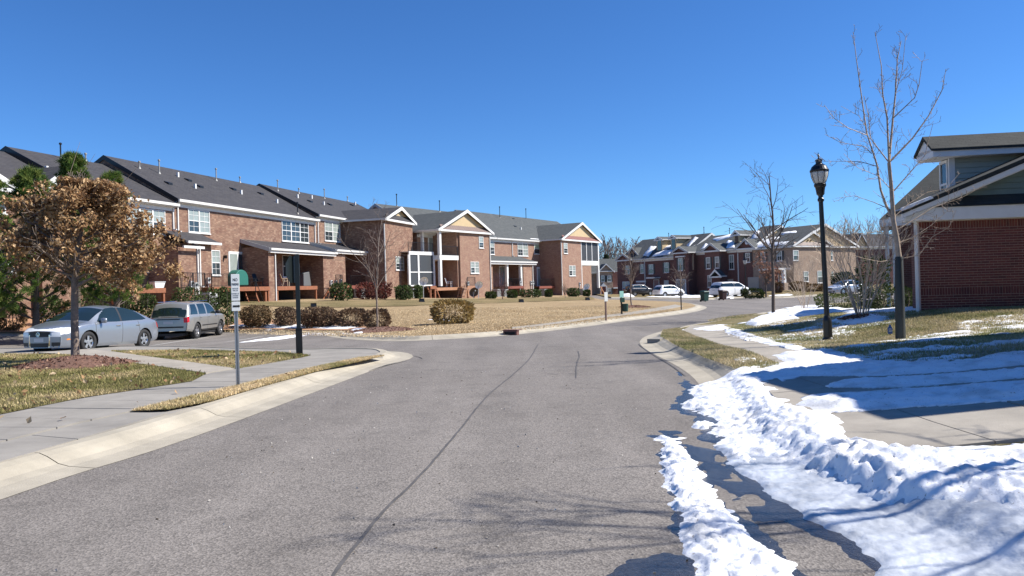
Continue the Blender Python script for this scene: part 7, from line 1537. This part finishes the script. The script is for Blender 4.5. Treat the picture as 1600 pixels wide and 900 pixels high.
shrub(274, 314, 449, 480, 'evergreen shrub left of the closet downspouts', GRN, 53, size=.08, box=.6, Y=46, depth=1)
for a in ((128, 168, 460, 482, 'low evergreen bush behind the sedan roof', GRN, 54, 40), (182, 210, 458, 482, 'evergreen bush above the sedan roof', GRN, 55, 40), (214, 244, 458, 486, 'evergreen bush between the two parked cars', GRN, 56, 40), (0, 38, 472, 500, 'brown green spreading shrub at the left edge', BRN2, 57, 36), (60, 98, 462, 498, 'dark shrub in the shade of the pine trunk', DRK, 58, 38), (-40, 6, 466, 498, 'dark evergreen shrub cut by the left edge', DRK, 59, 36), (98, 128, 470, 492, 'low brown shrub near the arched dark opening', BRN2, 60, 38)):
    shrub(*a[:6], a[6], Y=a[7], size=.08, box=.3)
for a in ((517, 549, 442, 471, 'clipped evergreen by the electric meters', GRN, 61, 59), (556, 612, 441, 470, 'dark red leaved hedge under the shaded columns', RED, 62, 62.5), (618, 645, 446, 470, 'square evergreen left of an air conditioner under the wing', GRN, 63, 62), (648, 660, 446, 470, 'narrow evergreen right of an air conditioner under the wing', GRN, 64, 66), (759, 775, 456, 469, 'small square evergreen left of the paired air conditioners', GRN, 65, 78), (793, 808, 454, 469, 'small square evergreen right of the purple bush', GRN, 66, 80), (812, 846, 452, 467, 'long clipped evergreen hedge before the small deck', GRN, 67, 82), (852, 863, 453, 466, 'small evergreen beside the shaded brick wing', GRN, 68, 86), (886, 906, 450, 465, 'square evergreen at the maroon gabled wing', GRN, 69, 90), (912, 922, 453, 465, 'little evergreen near the screened corner porch', GRN, 70, 94)):
    shrub(*a[:6], a[6], Y=a[7], size=.11, box=.8, depth=.8, dens=1.2)
shrub(1160, 1192, 451, 465, 'clipped dark hedge block beside the minivan', DRK, 71, Y=80, size=.13, box=.9, depth=1)
shrub(1280, 1342, 459, 481, 'green hedge beyond the snow strip', [(.09, .11, .035), (.06, .08, .025), (.12, .13, .05)], 72, size=.07, box=.7, depth=1.0); shrub(1305, 1332, 425, 458, 'dark round evergreen at the side of the corner house', DRK, 73, Y=88, size=.16, box=.3, depth=2)
shrub(1208, 1222, 441, 453, 'brown clipped shrub left of the white porch column', BRN, 74, Y=92, size=.12, box=.6); shrub(1256, 1285, 444, 459, 'low brown hedge under the corner house windows', BRN2, 75, Y=90, size=.12, box=.7)
shrub(1362, 1432, 450, 484, 'dark evergreen hedge in the shade of the porch', DRK, 76, Y=23.2, size=.06, box=.7, depth=.5); shrub(1352, 1380, 400, 482, 'tall dark evergreen at the porch corner', DRK, 77, Y=25, size=.07, box=.4, depth=.9); shrub(1236, 1262, 440, 456, 'brown shrub in front of the tan corner wall', BRN2, 78, Y=94, size=.12, box=.6)
# straw tufts and distant wood
def wood(name, label, px0, px1, Y, hpx, n, seed):
    rng = random.Random(seed); out = []
    for k in range(n):
        px = px0 + (px1 - px0) * (k + rng.random()) / n; yy = Y + rng.uniform(-14, 14); P0 = AT(px, 462, yy); base = Vector((P0.x, P0.y, h(P0.x, P0.y))); H_ = (AT(px, hpx + rng.uniform(-7, 10), yy).z - base.z); tips = []
        grow(out, rng, base, Vector((0, 0, 1)), H_, .22, 0, 2, dict(nb=[13, 7], wig=.05, up=.1, lr=.33, rr=.45, ang=(25, 50), rmin=.06, t0=.25), tips)
    o = tubes(name, out, mat('bark_far', (.22, .19, .175), .95), None, Vector((0, 0, 0)), smooth=False); tag(o, label, 'woodland', kind='stuff')
wood('woodland', 'grey bare woodland on the skyline behind the far houses', 900, 1010, 230, 388, 26, 3)
for k, (px, hp) in enumerate(((949, 399), (959, 405), (968, 408), (930, 402))):
    Y = 215; P0 = AT(px, 462, Y); base = Vector((P0.x, P0.y, h(P0.x, P0.y))); H_ = AT(px, hp, Y).z - base.z; rt = thing('pine_tree', tuple(base), 0, ('dark pine tallest in the skyline wood', 'dark pine second in the skyline wood', 'small dark pine at the right of the skyline wood', 'dark pine just right of the screened corner porch')[k], 'tree'); rg = np.random.default_rng(k); n = 2600; t = rg.random(n) ** .8; an = rg.random(n) * 6.28; r = (1 - t) * 2.4 * np.sqrt(rg.random(n)) + .2; P = np.stack([r * np.cos(an), r * np.sin(an), H_ * (.3 + .7 * t)], 1); leaves('crown', P, .5, [(.05, .075, .04), (.07, .095, .05)], rt, k); tubes('trunk', [[(base, .25), (base + Vector((0, 0, H_ * .95)), .06)]], M_barkd, rt, base)

# ======================= GRASS =======================
def grass(label, poly, n, hgt, cols, seed, off=.15, wmul=1.0, patch=1.2):
    rg = np.random.default_rng(seed); P = np.array(poly); x0, y0 = P.min(0); x1, y1 = P.max(0); X = rg.uniform(x0, x1, n * 3); Y = rg.uniform(y0, y1, n * 3); k = inpoly(X, Y, poly); X, Y = X[k][:n], Y[k][:n]; m = len(X)
    # favour what lies near
    Z = H(X, Y) + off - .005; an = rg.random(m) * 6.283; ln = hgt * rg.uniform(.5, 1.3, m); w_ = .006 * wmul * rg.uniform(.7, 1.4, m); lean = rg.uniform(.1, .9, m)
    dx, dy = np.cos(an), np.sin(an); bx_, by_ = rg.random(m) * 6.283, 0
    A_ = np.stack([X - dy * w_, Y + dx * w_, Z], 1); B2 = np.stack([X + dy * w_, Y - dx * w_, Z], 1); Tt = np.stack([X + dx * ln * lean, Y + dy * ln * lean, Z + ln * (1 - lean * .35)], 1)
    V = np.stack([A_, B2, Tt], 1).reshape(-1, 3); F = np.arange(3 * m).reshape(m, 3); f = fbm(X * patch, Y * patch, seed, 4); cols = np.array(cols); q = np.clip((f - .3) / .4 + rg.normal(size=m) * .22, 0, .999) * (len(cols) - 1); i = q.astype(int); fr = (q - i)[:, None]; c = cols[i] * (1 - fr) + cols[np.minimum(i + 1, len(cols) - 1)] * fr; c = c * rg.uniform(.7, 1.25, m)[:, None]
    o = npmesh('grass', V, F, M_grassb, None, col=np.repeat(np.clip(c, 0, 1), 3, 0)); tag(o, label, 'grass', kind='stuff')
GC = [(.17, .165, .055), (.27, .24, .09), (.38, .32, .15), (.55, .43, .24)]; SC = [(.52, .39, .23), (.62, .48, .29), (.72, .57, .36)]; VC = [(.30, .28, .11), (.48, .38, .19), (.66, .52, .30), (.75, .59, .36)]; RC = [(.22, .23, .09), (.32, .29, .14), (.43, .37, .21), (.54, .45, .28)]
grass('olive winter lawn round the oak mulch', lawnA, 120000, .05, GC, 1); grass('olive winter lawn beside the stop sign', lawnB, 45000, .05, GC, 2); grass('straw tinged verge between sidewalk and kerb', verge, 42000, .05, VC, 3)
rverge = GP([(1036, 517), (1062, 514), (1066, 518), (1133, 543), (1211, 568), (1240, 582), (1190, 584), (1150, 578), (1100, 560), (1050, 537), (1032, 527)], .13)
grass('winter grass verge beside the right kerb', rverge, 42000, .055, RC, 4)
rl = GP([(1131, 510), (1142, 522), (1211, 537), (1262, 547), (1300, 548), (1360, 565), (1430, 572), (1600, 558), (1760, 540), (1760, 480), (1600, 477), (1440, 481), (1330, 486), (1260, 496), (1200, 503)], .13)
grass('patchy winter lawn in front of the brick house', rl, 190000, .05, RC, 5)
ml = GP([(610, 527), (677, 524), (800, 517), (956, 499), (1060, 485), (1010, 478), (800, 480), (620, 484), (420, 488), (330, 512)], .13)
grass('straw coloured dormant lawn in front of the brick row', ml, 60000, .05, SC, 6, off=.125, wmul=2.6, patch=.4)
v2 = GP([(1110, 504), (1165, 497), (1185, 491), (1150, 494), (1105, 501)], .13)
grass('small grass wedge past the sidewalk end', v2, 4000, .06, RC, 7)
# fallen leaves and grit near the kerbs
rg = np.random.default_rng(77); n = 1500; X = rg.uniform(-16, -3.5, n); Y = rg.uniform(6, 22, n); k = inpoly(X, Y, lawnA) | inpoly(X, Y, lawnB) | inpoly(X, Y, verge) | (rg.random(n) < .06) & (X < -4.6) & (Y < 15); X, Y = X[k], Y[k]; P = np.stack([X, Y, H(X, Y) + .185], 1); o = leaves('fallen_leaves', P, .05, [(.36, .22, .11), (.27, .15, .08), (.50, .38, .24)], None, 6, 1.5); tag(o, 'dry oak leaves scattered over the near lawns', 'leaf litter', kind='stuff')
X = rg.uniform(-3, 1.6, 420); Y = rg.uniform(3.8, 16, 420); P = np.stack([X, Y, H(X, Y) + .006], 1); o = leaves('grit', P, .014, [(.45, .42, .38), (.12, .1, .08), (.5, .48, .45)], None, 5, 1.2); tag(o, 'scattered grit and leaf crumbs on the asphalt', 'grit', kind='stuff')
